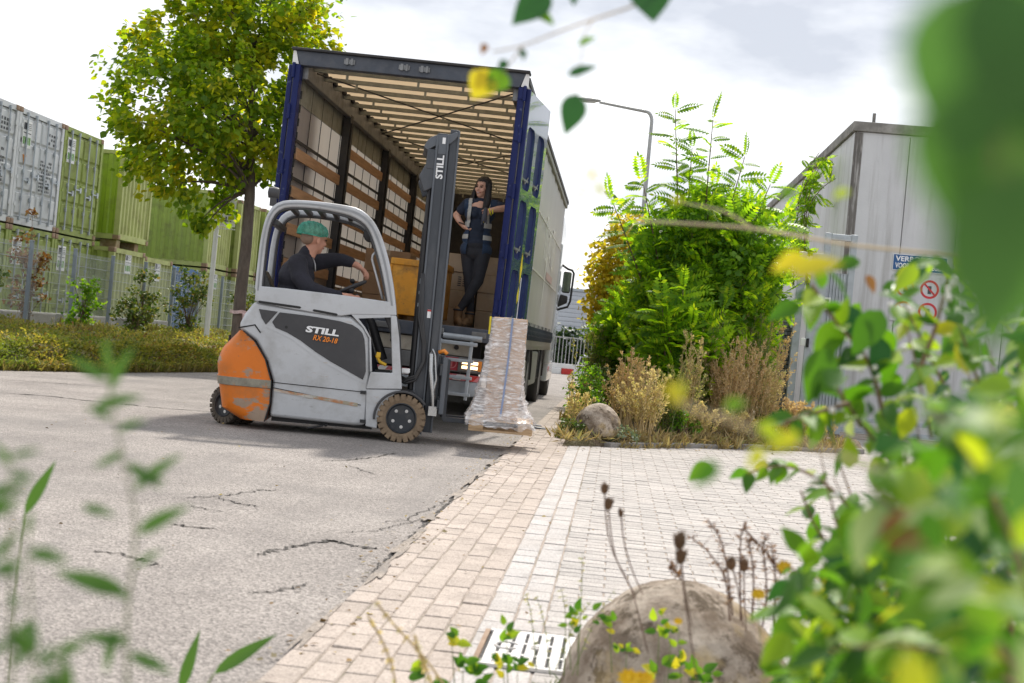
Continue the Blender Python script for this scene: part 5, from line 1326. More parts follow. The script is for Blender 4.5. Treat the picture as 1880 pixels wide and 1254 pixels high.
# ---- driver (world coordinates; forklift origin -2.85, 13.25)
def D(x, y, z): return V((x, y, z))                     # in the forklift's own axes
drv = thing('person', 'driver in dark sweater and green hairnet on the forklift, arm stretched forward', 'person', (FLX - 0.18*FLS*math.cos(FLYAW), FLY - 0.18*FLS*math.sin(FLYAW), 1.165*FLS), (0, 0, FLYAW)); drv.scale = (FLS*1.10,)*3
def rel(parts, o):
    out = []
    for p in parts:
        if p[0] == 'c': out.append(('c', [(V(q) - o, r) for q, r in p[1]]))
        else: out.append(('e', V(p[1]) - o, p[2]) + tuple(p[3:]))
    return out
OR = D(-0.25, 0, 1.235)
hp, HP, HR = head_parts(D(-0.185, 0.0, 1.875), V((0.80, 0.60, -0.10)), V((0.06, 0.02, 1)), 1.10)
neck = ('c', [(D(-0.245, 0.0, 1.70), 0.068), (D(-0.20, 0.0, 1.80), 0.062)])
hl = hand_parts(D(0.185, 0.20, 1.690), V((0.80, -0.10, -0.42)), V((0.42, -0.05, 0.80)), 1.12, (0.42, 0.5, 0.55, 0.62), 0.16, -1, 0.5)
hr = hand_parts(D(0.150, -0.215, 1.385), V((0.85, 0.45, 0.05)), V((-0.05, 0.0, 1)), 1.1, (0.7, 0.8, 0.85, 0.9), 0.08, 1, 0.4)
wrists = [('c', [(D(0.08, 0.215, 1.715), 0.034), (D(0.20, 0.20, 1.685), 0.030)]), ('c', [(D(0.05, -0.235, 1.385), 0.034), (D(0.17, -0.205, 1.386), 0.029)]), ('c', [(D(-0.26, 0, 1.6), 0.09), (D(-0.245, 0.0, 1.70), 0.068)]),
          ('c', [(D(-0.28, 0.02, 1.6), 0.06), (D(-0.24, 0.17, 1.645), 0.03), (D(-0.13, 0.225, 1.69), 0.03), (D(-0.02, 0.23, 1.70), 0.036), (D(0.08, 0.215, 1.715), 0.034)]), ('c', [(D(-0.26, 0, 1.6), 0.08), (D(-0.32, -0.2, 1.62), 0.04), (D(-0.19, -0.26, 1.43), 0.036), (D(0.05, -0.235, 1.385), 0.034)])]
blob('body', rel(hp + [neck] + hl + hr + wrists, OR), 0.0055, 'skin_ruddy', drv, 3)
tor = [('e', D(-0.32, 0, 1.36), (0.155, 0.185, 0.17)), ('e', D(-0.315, 0, 1.52), (0.160, 0.205, 0.17)), ('e', D(-0.285, 0, 1.635), (0.125, 0.195, 0.10)),
       ('c', [(D(-0.255, 0, 1.69), 0.082), (D(-0.24, 0, 1.745), 0.070)]),
       ('c', [(D(-0.30, -0.205, 1.63), 0.088), (D(-0.265, -0.255, 1.52), 0.080), (D(-0.185, -0.265, 1.425), 0.072), (D(-0.05, -0.25, 1.395), 0.060), (D(0.075, -0.235, 1.385), 0.046)]),
       ('c', [(D(-0.24, 0.19, 1.655), 0.085), (D(-0.12, 0.225, 1.69), 0.074), (D(-0.02, 0.23, 1.715), 0.066), (D(0.06, 0.22, 1.722), 0.058), (D(0.135, 0.21, 1.708), 0.050)]),
       ('e', D(-0.22, 0, 1.34), (0.155, 0.17, 0.12))]
blob('sweater', rel(tor, OR), 0.0075, 'sweater', drv, 5)
MB().tube([HP(0, -0.17, 0) - OR, HP(0, -0.165, 0) - OR], 0.001, 4).build('collar_tag', 'sweater', drv)
leg = []
for s in (-1, 1): leg.append(('c', [(D(-0.28, s*0.09, 1.32), 0.10), (D(0.10, s*0.13, 1.30), 0.085), (D(0.24, s*0.14, 1.24), 0.07), (D(0.38, s*0.13, 0.90), 0.055), (D(0.45, s*0.13, 0.72), 0.045)])); leg.append(('c', [(D(0.45, s*0.13, 0.69), 0.045), (D(0.60, s*0.14, 0.665), 0.035)]))
blob('trousers', rel(leg, OR), 0.011, 'trousers_dark', drv, 4)
net = [('e', HP(0, -0.030, 0.052) - OR, (0.112, 0.145, 0.088), HR), ('e', HP(0, -0.075, 0.030) - OR, (0.098, 0.095, 0.075), HR)]
hn = blob('hairnet', net, 0.007, 'hairnet', drv, 2, cut=lambda p: (p + OR - HP(0, 0, 0)).dot(HR.col[2]) < 0.012 + 0.25*((p + OR - HP(0, 0, 0)).dot(HR.col[1]) if (p + OR - HP(0, 0, 0)).dot(HR.col[1]) > 0 else 0))
r5 = random.Random(2)
for v in hn.data.vertices: v.co += v.normal*(0.004*math.sin(v.co.x*130 + v.co.y*90) + 0.003*r5.gauss(0, 1))
rim_pts = [HP(0.095*math.cos(a), -0.035 + 0.128*math.sin(a), 0.016 + 0.03*max(0, math.sin(a))) - OR for a in [2*math.pi*k/30 for k in range(31)]]
MB().tube(rim_pts, 0.007, 6, cap=False).build('net_band', 'hairnet', drv, smooth=True)
blob('hair', [('e', HP(0, -0.072, -0.008) - OR, (0.074, 0.055, 0.062), HR)], 0.008, 'hair_grey', drv, 2)
for s in (-1, 1): MB().ball(HP(s*0.03, 0.088, 0.004) - OR, (0.011, 0.011, 0.007), 8, 6).build('eye', 'eye_dark', drv, smooth=True)
MB().tube([HP(-0.022, 0.086, -0.062) - OR, HP(0, 0.096, -0.064) - OR, HP(0.022, 0.086, -0.062) - OR], 0.005, 6).build('mouth', 'lips', drv, smooth=True)
MB().tube([D(-0.185, -0.045, 1.705) - OR, D(-0.160, -0.06, 1.65) - OR, D(-0.148, -0.075, 1.58) - OR], 0.006, 6).build('zip', 'zip', drv, smooth=True)

# ---- woman in the truck
wy = 15.42
WO = V((-1.72, wy, deck(-1.72)))
wom = thing('person', 'dark-haired woman in navy safety vest standing cross-legged in the open truck', 'person', WO)
def W(x, y, z): return V((x, wy + y, z)) - WO
hp, HPw, HRw = head_parts(W(-1.675, -0.02, 2.765), V((-0.42, -0.9, -0.06)), V((0.12, 0, 1)), 0.98)
hlw = hand_parts(W(-1.865, -0.02, 2.315), V((0.75, -0.2, -0.55)), V((-0.5, -0.2, -0.6)), 0.92, (0.4, 0.45, 0.5, 0.55), 0.1, 1)
hrw = hand_parts(W(-1.545, -0.165, 2.50), V((-0.7, -0.15, -0.5)), V((0, -0.9, 0.3)), 0.84, (0.9, 0.95, 1.0, 1.0), 0.06, 1)
arms = [('c', [(W(-1.845, 0, 2.555), 0.050), (W(-1.925, 0.02, 2.46), 0.042), (W(-1.955, 0.03, 2.43), 0.040), (W(-1.915, 0.0, 2.37), 0.034), (W(-1.868, -0.02, 2.318), 0.026)]),
        ('c', [(W(-1.515, 0, 2.575), 0.050), (W(-1.435, -0.03, 2.555), 0.043), (W(-1.405, -0.055, 2.545), 0.040), (W(-1.47, -0.12, 2.525), 0.036), (W(-1.545, -0.165, 2.502), 0.026)]),
        ('c', [(W(-1.675, 0.005, 2.58), 0.058), (W(-1.675, -0.005, 2.70), 0.048)]), ('c', [(W(-1.845, 0, 2.555), 0.05), (W(-1.68, 0, 2.545), 0.09), (W(-1.515, 0, 2.575), 0.05)])]
blob('body', hp + hlw + hrw + arms, 0.0055, 'skin', wom, 3)
hair = [('e', HPw(0, -0.022, 0.040), (0.090, 0.104, 0.094), HRw), ('c', [(HPw(0.062, -0.02, 0.03), 0.045), (HPw(0.082, 0.005, -0.06), 0.040), (HPw(0.088, 0.03, -0.17), 0.042), (HPw(0.080, 0.05, -0.27), 0.030)]),
        ('c', [(HPw(-0.062, -0.02, 0.03), 0.045), (HPw(-0.085, 0.0, -0.06), 0.040), (HPw(-0.100, 0.02, -0.17), 0.045), (HPw(-0.095, 0.045, -0.30), 0.034)]), ('c', [(HPw(0, -0.06, 0.0), 0.075), (HPw(0, -0.075, -0.12), 0.075), (HPw(0, -0.06, -0.24), 0.06)])]
def hair_cut(p):
    q = p - HPw(0, 0, 0); x, y, z = q.dot(HRw.col[0]), q.dot(HRw.col[1]), q.dot(HRw.col[2])
    return y > 0.035 and abs(x) < 0.060 and -0.13 < z < 0.062
blob('hair', hair, 0.0065, 'hair_black', wom, 4, cut=hair_cut)
for s in (-1, 1):
    MB().ball(HPw(s*0.030, 0.0855, 0.004), (0.0135, 0.010, 0.0065), 8, 6).build('eye', 'eye_dark', wom, smooth=True)
    MB().tube([HPw(s*0.014, 0.088, 0.022), HPw(s*0.032, 0.087, 0.027), HPw(s*0.048, 0.078, 0.021)], 0.0038, 6).build('eyebrow', 'eye_dark', wom, smooth=True)
MB().tube([HPw(-0.030, 0.080, -0.056), HPw(-0.014, 0.092, -0.064), HPw(0.014, 0.092, -0.064), HPw(0.030, 0.080, -0.056)], 0.0062, 6).build('lips', 'lips', wom, smooth=True)
MB().tube([HPw(-0.020, 0.092, -0.0605), HPw(0, 0.0985, -0.064), HPw(0.020, 0.092, -0.0605)], 0.0035, 6).build('teeth', 'teeth', wom, smooth=True)
tee = [('e', W(-1.685, 0, 2.47), (0.160, 0.095, 0.13)), ('e', W(-1.69, 0, 2.33), (0.128, 0.088, 0.14)), ('e', W(-1.695, 0, 2.20), (0.135, 0.092, 0.10)), ('e', W(-1.70, 0, 2.13), (0.150, 0.098, 0.08)),
       ('c', [(W(-1.845, 0, 2.565), 0.058), (W(-1.70, 0, 2.575), 0.072), (W(-1.515, 0, 2.585), 0.058)]), ('c', [(W(-1.845, 0, 2.56), 0.060), (W(-1.90, 0.012, 2.49), 0.060)]), ('c', [(W(-1.515, 0, 2.58), 0.060), (W(-1.45, -0.025, 2.560), 0.060)]),
       ('e', W(-1.735, -0.07, 2.455), (0.058, 0.045, 0.055)), ('e', W(-1.63, -0.07, 2.455), (0.058, 0.045, 0.055)), ('c', [(W(-1.68, 0, 2.60), 0.065), (W(-1.677, 0, 2.625), 0.057)])]
blob('tshirt', tee, 0.007, 'tee_navy', wom, 4)
jn = [('e', W(-1.695, 0, 2.10), (0.150, 0.10, 0.09)), ('e', W(-1.69, 0.01, 2.02), (0.168, 0.112, 0.11)),
      ('c', [(W(-1.605, -0.01, 2.0), 0.092), (W(-1.625, -0.06, 1.70), 0.064), (W(-1.645, -0.075, 1.66), 0.062), (W(-1.72, -0.085, 1.50), 0.056), (W(-1.80, -0.085, 1.36), 0.043)]),
      ('c', [(W(-1.775, 0.02, 2.0), 0.090), (W(-1.735, 0.02, 1.70), 0.064), (W(-1.72, 0.02, 1.58), 0.058), (W(-1.695, 0.02, 1.42), 0.047), (W(-1.692, 0.02, 1.33), 0.045)])]
blob('jeans', jn, 0.0075, 'jeans_black', wom, 4)
for (a, t_) in ((W(-1.815, -0.085, 1.35), W(-1.775, -0.16, 1.205)), (W(-1.692, 0.02, 1.32), W(-1.735, -0.10, 1.205))):
    g0 = V((a.x, a.y, 0.05)); toe = V((t_.x, t_.y, 0.032))
    bt = blob('boot', [('c', [(a, 0.052), (V((a.x, a.y, 0.10)), 0.050), (g0, 0.045)]), ('c', [(g0, 0.046), (g0.lerp(toe, 0.55) + V((0, 0, 0.022)), 0.046), (toe, 0.036)]), ('c', [(V((g0.x, g0.y+.02, 0.035)), 0.040), (toe, 0.034)])], 0.0075, 'boot_brown', wom, 3)
    MB().tube([V((g0.x, g0.y+.05, 0.012)), V((toe.x, toe.y-.02, 0.012))], [0.042, 0.038], 12, flat=0.35).build('sole', 'sole', bt)
    MB().tube([a + V((0.05*math.cos(q), 0.05*math.sin(q), 0.0)) for q in [2*math.pi*k/16 for k in range(17)]], 0.012, 6, cap=False).build('boot_collar', 'jeans_black', bt, smooth=True)
def vest_cut(p):
    x = p.x + WO.x; z = p.z + WO.z; y = p.y
    cx = -1.685
    gap = 0.085 + 0.03*(2.55-z)
    front = y < 0.0 and (cx - gap) < x < (cx + gap*0.75)
    return front or z > 2.635 or x < -1.868 or x > -1.487 or z < 1.985 or (abs(x-cx) < 0.085 and z > 2.60)
vst = [('e', W(-1.685, 0, 2.47), (0.178, 0.112, 0.14)), ('e', W(-1.69, 0, 2.33), (0.158, 0.108, 0.15)), ('e', W(-1.69, 0, 2.18), (0.172, 0.118, 0.14)), ('e', W(-1.69, 0, 2.05), (0.190, 0.128, 0.12)), ('c', [(W(-1.845, 0, 2.555), 0.074), (W(-1.70, 0, 2.575), 0.086), (W(-1.515, 0, 2.575), 0.074)]), ('e', W(-1.69, -0.03, 2.44), (0.155, 0.105, 0.10))]
ves = blob('vest', vst, 0.0075, 'vest_navy', wom, 4, cut=vest_cut)
ves.data.materials.append(MATS['vest_tape'])
for pl in ves.data.polygons:
    c = pl.center + WO
    if any(abs(c.z - q) < 0.027 for q in (2.33, 2.19)) or (c.z > 2.36 and any(abs(c.x - q) < 0.022 for q in (-1.795, -1.585))): pl.material_index = 1
ves.modifiers.new('t', 'SOLIDIFY').thickness = 0.004
gl = blob('work_gloves', [('c', [(W(-1.60, -0.20, 2.50), 0.024), (W(-1.605, -0.205, 2.42), 0.032), (W(-1.61, -0.205, 2.38), 0.028)]), ('c', [(W(-1.59, -0.205, 2.42), 0.012), (W(-1.575, -0.205, 2.345), 0.010)]), ('c', [(W(-1.615, -0.205, 2.40), 0.012), (W(-1.63, -0.205, 2.335), 0.010)])], 0.006, 'glove_grey', None, 2)
gl.location = WO; tag(gl, 'grey work gloves with yellow trim held by the woman', 'gloves')
MB().tube([W(-1.56, -0.215, 2.515), W(-1.545, -0.22, 2.47), W(-1.53, -0.22, 2.44), W(-1.515, -0.22, 2.46), W(-1.52, -0.215, 2.51)], 0.007, 6).tube([W(-1.63, -0.21, 2.41), W(-1.625, -0.215, 2.37), W(-1.605, -0.215, 2.355)], 0.006, 6).build('glove_trim', 'glove_yellow', gl, smooth=True)
MB().tube([W(-1.875, -0.03, 2.335) + V((0.033*math.cos(q), 0.033*math.sin(q), -0.008*math.cos(q))) for q in [2*math.pi*k/16 for k in range(17)]], 0.007, 6, cap=False).build('wrist_band', 'eye_dark', wom, smooth=True)

# ------------------------------------------------------------------ trees and shrubs
mat('bark', (0.115, 0.09, 0.075), 0.9, var=0.3, scale=10, stretch=(1, 1, 0.35), bump=0.8, bscale=22, dirt=(0.20, 0.18, 0.15), dirt_amt=0.5, dirt_scale=6)
mat('twig', (0.13, 0.085, 0.055), 0.85, var=0.3)
leaf_mat('leaf_lime', [(0.0, (0.09, 0.18, 0.017)), (0.4, (0.16, 0.28, 0.02)), (0.75, (0.24, 0.36, 0.024)), (1.0, (0.36, 0.42, 0.03))], 0.62, 0.5, patch=(0.55, 0.46, 0.03), patch_scale=0.9, p0=0.50, p1=0.70, glow=(1.7, 1.55, 0.4))
leaf_mat('leaf_robinia', [(0.0, (0.09, 0.21, 0.024)), (0.4, (0.18, 0.34, 0.026)), (0.8, (0.28, 0.46, 0.03)), (1.0, (0.42, 0.52, 0.04))], 0.70, 0.4, glow=(1.9, 1.75, 0.4))
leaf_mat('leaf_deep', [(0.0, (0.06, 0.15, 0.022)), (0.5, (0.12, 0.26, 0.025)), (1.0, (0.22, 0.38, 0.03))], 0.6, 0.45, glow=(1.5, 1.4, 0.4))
leaf_mat('leaf_gold', [(0.0, (0.34, 0.30, 0.03)), (0.4, (0.56, 0.46, 0.04)), (0.75, (0.66, 0.55, 0.06)), (1.0, (0.30, 0.38, 0.05))], 0.6, 0.5, glow=(1.3, 1.25, 0.5))
leaf_mat('leaf_hedge', [(0.0, (0.012, 0.035, 0.010)), (0.6, (0.025, 0.06, 0.015)), (1.0, (0.05, 0.09, 0.02))], 0.25, 0.5)
leaf_mat('leaf_weed', [(0.0, (0.04, 0.09, 0.02)), (0.5, (0.09, 0.15, 0.03)), (0.85, (0.19, 0.22, 0.05)), (1.0, (0.27, 0.20, 0.06))], 0.4, 0.55)
leaf_mat('leaf_rustweed', [(0.0, (0.12, 0.05, 0.02)), (0.5, (0.24, 0.12, 0.045)), (1.0, (0.20, 0.16, 0.05))], 0.35, 0.6)
leaf_mat('dry_tan', [(0.0, (0.46, 0.38, 0.19)), (0.4, (0.66, 0.56, 0.34)), (0.7, (0.74, 0.66, 0.46)), (0.9, (0.46, 0.50, 0.20)), (1.0, (0.30, 0.20, 0.09))], 0.5, 0.75)
leaf_mat('dry_rose', [(0.0, (0.42, 0.29, 0.17)), (0.5, (0.60, 0.46, 0.30)), (1.0, (0.70, 0.58, 0.42))], 0.5, 0.75)
leaf_mat('dry_green', [(0.0, (0.16, 0.20, 0.07)), (0.5, (0.30, 0.32, 0.12)), (1.0, (0.48, 0.43, 0.20))], 0.5, 0.7)
leaf_mat('leaf_bright', [(0.0, (0.06, 0.16, 0.02)), (0.5, (0.12, 0.26, 0.025)), (1.0, (0.20, 0.33, 0.035))], 0.55, 0.5, glow=(1.6, 1.5, 0.4))
LEAF6 = ([(0, 0, 0), (0.30, 0.18, 0.05), (0.42, 0.5, 0.04), (0.2, 0.82, 0.0), (0, 1, -0.08), (-0.2, 0.82, 0.0), (-0.42, 0.5, 0.04), (-0.30, 0.18, 0.05), (0, 0.5, -0.03)],
         [(0, 1, 2, 8), (8, 2, 3, 4), (0, 8, 6, 7), (8, 4, 5, 6)])
def bez(a, b, c, n): return [a*((1-t)**2) + b*(2*t*(1-t)) + c*(t*t) for t in [i/n for i in range(n+1)]]

# ---- street tree
rng = random.Random(21)
tree = thing('street_tree', 'tall green tree turning yellow, tape round its trunk, left of the truck', 'tree', (-7.48, 26.5, 0.42))
tk = MB()
tk.tube([(0, 0, -0.1), (0.0, 0, 0.15), (-0.02, 0, 1.0), (0.0, 0, 2.0), (-0.02, 0, 3.0), (-0.10, 0.02, 4.2), (-0.2, 0, 5.4), (-0.32, 0, 6.8)], [0.18, 0.135, 0.122, 0.115, 0.105, 0.08, 0.05, 0.02], 14)
CC, CR = V((-0.50, 0, 5.0)), V((2.6, 2.1, 3.0))
tips = []
while len(tips) < 400:
    v = rvec(rng)*(rng.random()**0.38)
    if v.length < 0.25: continue
    squeeze = 1.0 - 0.42*max(0, v.z) - 0.02*max(0, -v.z)
    p = CC + V((v.x*CR.x*squeeze, v.y*CR.y*squeeze, v.z*CR.z))
    p += V((0.22*math.sin(p.z*3.1), 0, 0.2*math.sin(p.x*2.7)))
    if (p.x > -0.85 and p.z < 3.45) or (p.x > 0.7 and p.z < 3.9): continue
    tips.append(p)
for i, p in enumerate(tips):
    if i < 60:
        h = max(3.1, min(6.4, p.z - rng.uniform(0.5, 1.4))); a = V((-0.05*(h-2), 0, h)); b_ = a.lerp(p, 0.5) + V((0, 0, 0.25))
        r0 = 0.026*(1 - (h-2)/6) + 0.010
        tk.tube(bez(a, b_, p, 6), [r0*(1-q/6.5) + 0.004 for q in range(7)], 6)
tk.build('trunk', 'bark', tree, smooth=True)
Ms = []
for p in tips:
    out = (p - CC); out.z *= 0.4; out = out.normalized() if out.length > 0 else V((1, 0, 0))
    rad = rng.choice((rng.uniform(0.18, 0.3), rng.uniform(0.3, 0.55)))
    for k in range(rng.randint(34, 70)):
        q = p + rvec(rng)*rad*rng.random()**0.5; q.z -= 0.10*rng.random()
        d = (out*0.8 + rvec(rng)*0.8 + V((0, 0, -0.45))).normalized()
        Ms.append(frame(q, d, V((0, 0, 1)) + rvec(rng)*0.8, rng.uniform(0.07, 0.18)))
scatter(*LEAF6, Ms, 'crown', 'leaf_lime', tree)
mat('tape_white', (0.62, 0.45, 0.45), 0.5, var=0.3, scale=14)
tp_ = MB(); _n = 24
tp_.add([(0.176*math.cos(2*math.pi*k/_n), 0.176*math.sin(2*math.pi*k/_n), 0.012*math.sin(k) + dz) for k in range(_n) for dz in (-0.03, 0.035)], [(2*k, 2*((k+1) % _n), 2*((k+1) % _n)+1, 2*k+1) for k in range(_n)])
tp_.add([(0.12, -0.17, 0.0), (0.19, -0.15, 0.0), (0.24, -0.17, -0.36), (0.17, -0.19, -0.40), (0.21, -0.18, -0.2)], [(0, 1, 4), (1, 2, 4), (2, 3, 4), (3, 0, 4)])
tag(tp_.build('barrier_tape', 'tape_white', None, smooth=True, loc=(-7.50, 26.5, 1.12)), 'faded red and white tape tied round the tree trunk', 'tape')

# ---- big shrub with feathered leaves
def compound(n=8, L=1.0):
    vs, fs = [], []
    for k in range(n):
        y = 0.12 + 0.80*k/(n-1); z = -0.22*y*y
        for s in (-1, 1):
            l = 0.26*(0.75 + 0.5*math.sin(math.pi*(k+.6)/n)); o = len(vs); w = l*0.27
            dx, dy, dz = s*l*0.95, l*0.30, -0.03
            vs += [(0, y, z), (dx*.5 - s*0.0, y+dy*.5+w, z+dz*.2+.015), (dx, y+dy, z+dz-.02), (dx*.5, y+dy*.5-w, z+dz*.2+.015)]
            fs.append((o, o+1, o+2, o+3) if s < 0 else (o, o+3, o+2, o+1))
    o = len(vs); vs += [(0, .93, -0.2), (0.055, 1.05, -0.24), (0, 1.2, -0.3), (-0.055, 1.05, -0.24)]; fs.append((o, o+1, o+2, o+3))
    o = len(vs); vs += [(-.008, 0, 0), (.008, 0, 0), (.005, .95, -0.2), (-.005, .95, -0.2), (0, .5, -.05)]; fs += [(o, o+1, o+4), (o+1, o+2, o+4), (o+2, o+3, o+4), (o+3, o, o+4)]
    return vs, fs
COMP = compound(8)
def feather_shrub(name, label, base, leaders, env_c, env_r, n_twigs, seed, leafm, cat='shrub', size=(0.22, 0.42), zmin=0.35, core=0.0, per=(7, 13), fill=0):
    r = random.Random(seed); t = thing(name, label, cat, base); B = V(base); st = MB(); Ms = []
    def twig(a, c, lift, r0, nl, start=0.2):
        m_ = a.lerp(c, 0.55) + V((0, 0, lift)); pts = bez(a, m_, c, 8)
        st.tube(pts, [r0*(1-q/9)+0.003 for q in range(9)], 5)
        ph = r.uniform(0, 6)
        for k in range(nl):
            tt = start + (1-start)*(k+0.5)/nl; i = min(7, int(tt*8)); q = pts[i].lerp(pts[i+1], tt*8-i); ax = (pts[i+1]-pts[i]).normalized()
            side = ax.orthogonal().normalized(); side = Matrix.Rotation(ph + k*2.4, 3, ax) @ side
            d = (side*0.95 + ax*0.5 + V((0, -0.1, -0.12))).normalized()
            Ms.append(frame(q, d, V((0, -0.75, 0.8)) + rvec(r)*0.5, r.uniform(*size)))
        Ms.append(frame(c, (c-pts[6]).normalized(), rvec(r), r.uniform(*size)*0.9))
    for L in leaders: twig(V((r.uniform(-.15, .15), r.uniform(-.15, .15), 0)), V(L) - B, 0.2, 0.022, 30, 0.32)
    ec, er = V(env_c) - B, V(env_r)
    for k in range(n_twigs):
        v = rvec(r)*(core + (1-core)*r.random()**0.42); c = ec + V((v.x*er.x, v.y*er.y, v.z*er.z))
        if c.z < zmin: c.z = zmin + r.random()*0.3
        a = V((ec.x*0.6 + v.x*er.x*0.25, ec.y*0.6 + v.y*er.y*0.25, max(0.1, c.z - r.uniform(0.5, 1.1))))
        twig(a, c, r.uniform(0.05, 0.2), 0.008, r.randint(*per))
    for k in range(7): st.tube(bez(V((r.uniform(-.2, .2), r.uniform(-.2, .2), -0.05)), V((ec.x*.5, 0, ec.z*.5)), ec + V((r.uniform(-.6, .6)*er.x, r.uniform(-.5, .5)*er.y, r.uniform(-.2, .5)*er.z)), 6), [0.03*(1-q/8) for q in range(7)], 6)
    st.build('stems', 'twig', t, smooth=True)
    scatter(*COMP, Ms, 'foliage', leafm, t)
    if fill:
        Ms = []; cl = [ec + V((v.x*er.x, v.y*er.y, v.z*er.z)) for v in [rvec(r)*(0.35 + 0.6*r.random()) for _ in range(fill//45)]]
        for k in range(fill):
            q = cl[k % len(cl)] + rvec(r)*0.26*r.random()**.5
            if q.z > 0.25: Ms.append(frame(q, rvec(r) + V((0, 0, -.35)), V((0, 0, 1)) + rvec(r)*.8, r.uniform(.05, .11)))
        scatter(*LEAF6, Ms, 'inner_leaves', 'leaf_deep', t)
    return t
feather_shrub('feather_leaf_shrub', 'large bright green shrub with feathery leaves rising above the dry weeds', (1.0, 19.4, 0.05),
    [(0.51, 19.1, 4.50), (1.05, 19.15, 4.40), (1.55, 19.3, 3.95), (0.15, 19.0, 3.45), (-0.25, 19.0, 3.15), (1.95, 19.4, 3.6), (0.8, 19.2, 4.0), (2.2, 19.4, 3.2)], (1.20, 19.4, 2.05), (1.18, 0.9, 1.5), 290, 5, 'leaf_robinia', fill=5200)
feather_shrub('feather_leaf_shrub', 'lower bright feathery sapling in front of the large green shrub', (0.85, 18.0, 0.05), [(0.80, 17.9, 1.95), (0.55, 17.8, 1.7), (1.2, 18.0, 1.6)], (0.8, 18.0, 1.15), (0.62, 0.4, 0.55), 46, 6, 'leaf_robinia', zmin=0.5, per=(6, 9))
feather_shrub('feather_leaf_shrub', 'yellow-green feathery bush edging the road beside the golden tree', (-0.02, 20.5, 0.05), [(-0.05, 20.4, 1.75), (0.2, 20.5, 2.1)], (0.18, 20.6, 1.15), (0.42, 0.6, 0.75), 60, 7, 'leaf_robinia', zmin=0.4)
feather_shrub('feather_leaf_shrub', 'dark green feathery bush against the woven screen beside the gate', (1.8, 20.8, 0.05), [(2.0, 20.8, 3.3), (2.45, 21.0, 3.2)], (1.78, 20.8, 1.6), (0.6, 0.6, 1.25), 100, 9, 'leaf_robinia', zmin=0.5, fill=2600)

def leafy(name, label, cat, base, c, r_, n, size, leafm, seed, stems=5, leafshape=LEAF6, droop=0.2, clump=0.18, group=None, stem_name='stems', lean=(0, 0)):
    r = random.Random(seed); t = thing(name, label, cat, base, group=group); st = MB(); Ms = []; B = V(base); C_ = V(c) - B; R_ = V(r_)
    tips = []
    for k in range(max(6, n//28)):
        v = rvec(r)*r.random()**0.4; tips.append(C_ + V((v.x*R_.x, v.y*R_.y, v.z*R_.z)))
    for k, p in enumerate(tips):
        if k < stems*5: st.tube(bez(V((r.gauss(0, .04), r.gauss(0, .04), -0.03)), V((C_.x*.35, C_.y*.35, p.z*0.6)), p, 6), [0.012*(1-q/7)+.002 for q in range(7)], 5)
    for k in range(n):
        p = tips[k % len(tips)] + rvec(r)*clump*r.random()**0.6
        if p.z < 0.03: p.z = 0.03 + r.random()*0.1
        d = rvec(r) + V((0, 0, -droop)); Ms.append(frame(p, d, V((0, 0, 1)) + rvec(r)*0.9, r.uniform(*size)))
    st.build(stem_name, 'twig', t, smooth=True); scatter(*leafshape, Ms, 'foliage', leafm, t)
    return t
leafy('golden_tree', 'small golden-yellow autumn tree between the truck and the green shrub', 'tree', (0.15, 24.4, 0.05), (0.12, 24.4, 2.3), (0.72, 0.7, 1.2), 6500, (0.06, 0.12), 'leaf_gold', 31, 8, clump=0.28)
leafy('clipped_hedge', 'dark green hedge behind the bar railing at the road end', 'hedge', (-2.5, 66.0, -0.72), (-1.5, 66, 0.55), (5.5, 0.8, 1.35), 9000, (0.12, 0.24), 'leaf_hedge', 33, 8, clump=0.45)
fs = [((-11.15, 25.0), 0.35, 2.35, 0.42, 900, 'leaf_rustweed', 'rusty brown tall weed by the fence at the frame edge'), ((-10.45, 25.9), 0.4, 1.25, 0.34, 800, 'leaf_bright', 'fresh green bush growing through the fence by the second post'),
      ((-10.2, 28.6), 0.4, 1.4, 0.5, 900, 'leaf_weed', 'pale leafy bush at the fence below the lime container'), ((-9.55, 29.8), 0.42, 1.75, 0.5, 1200, 'leaf_weed', 'large pale green bush at the fence in front of the blue container'),
      ((-9.9, 27.3), 0.4, 0.9, 0.4, 600, 'leaf_weed', 'low grey-green bush at the fence under the ribbed container'), ((-9.0, 32.5), 0.42, 1.4, 0.45, 800, 'leaf_weed', 'leafy bush at the fence beside the flagpole foot'),
      ((-11.4, 23.4), 0.3, 1.6, 0.5, 700, 'leaf_weed', 'leafy weed at the fence cut by the frame edge')]
for i, ((x, y), z, h, w, n, lm, lb) in enumerate(fs):
    leafy('fence_bush', lb, 'bush', (x, y, z-0.05), (x, y, z + h*0.5), (w, w*0.8, h*0.52), n, (0.04, 0.09), lm, 40+i, 4, clump=0.14, group='bushes along the fence')

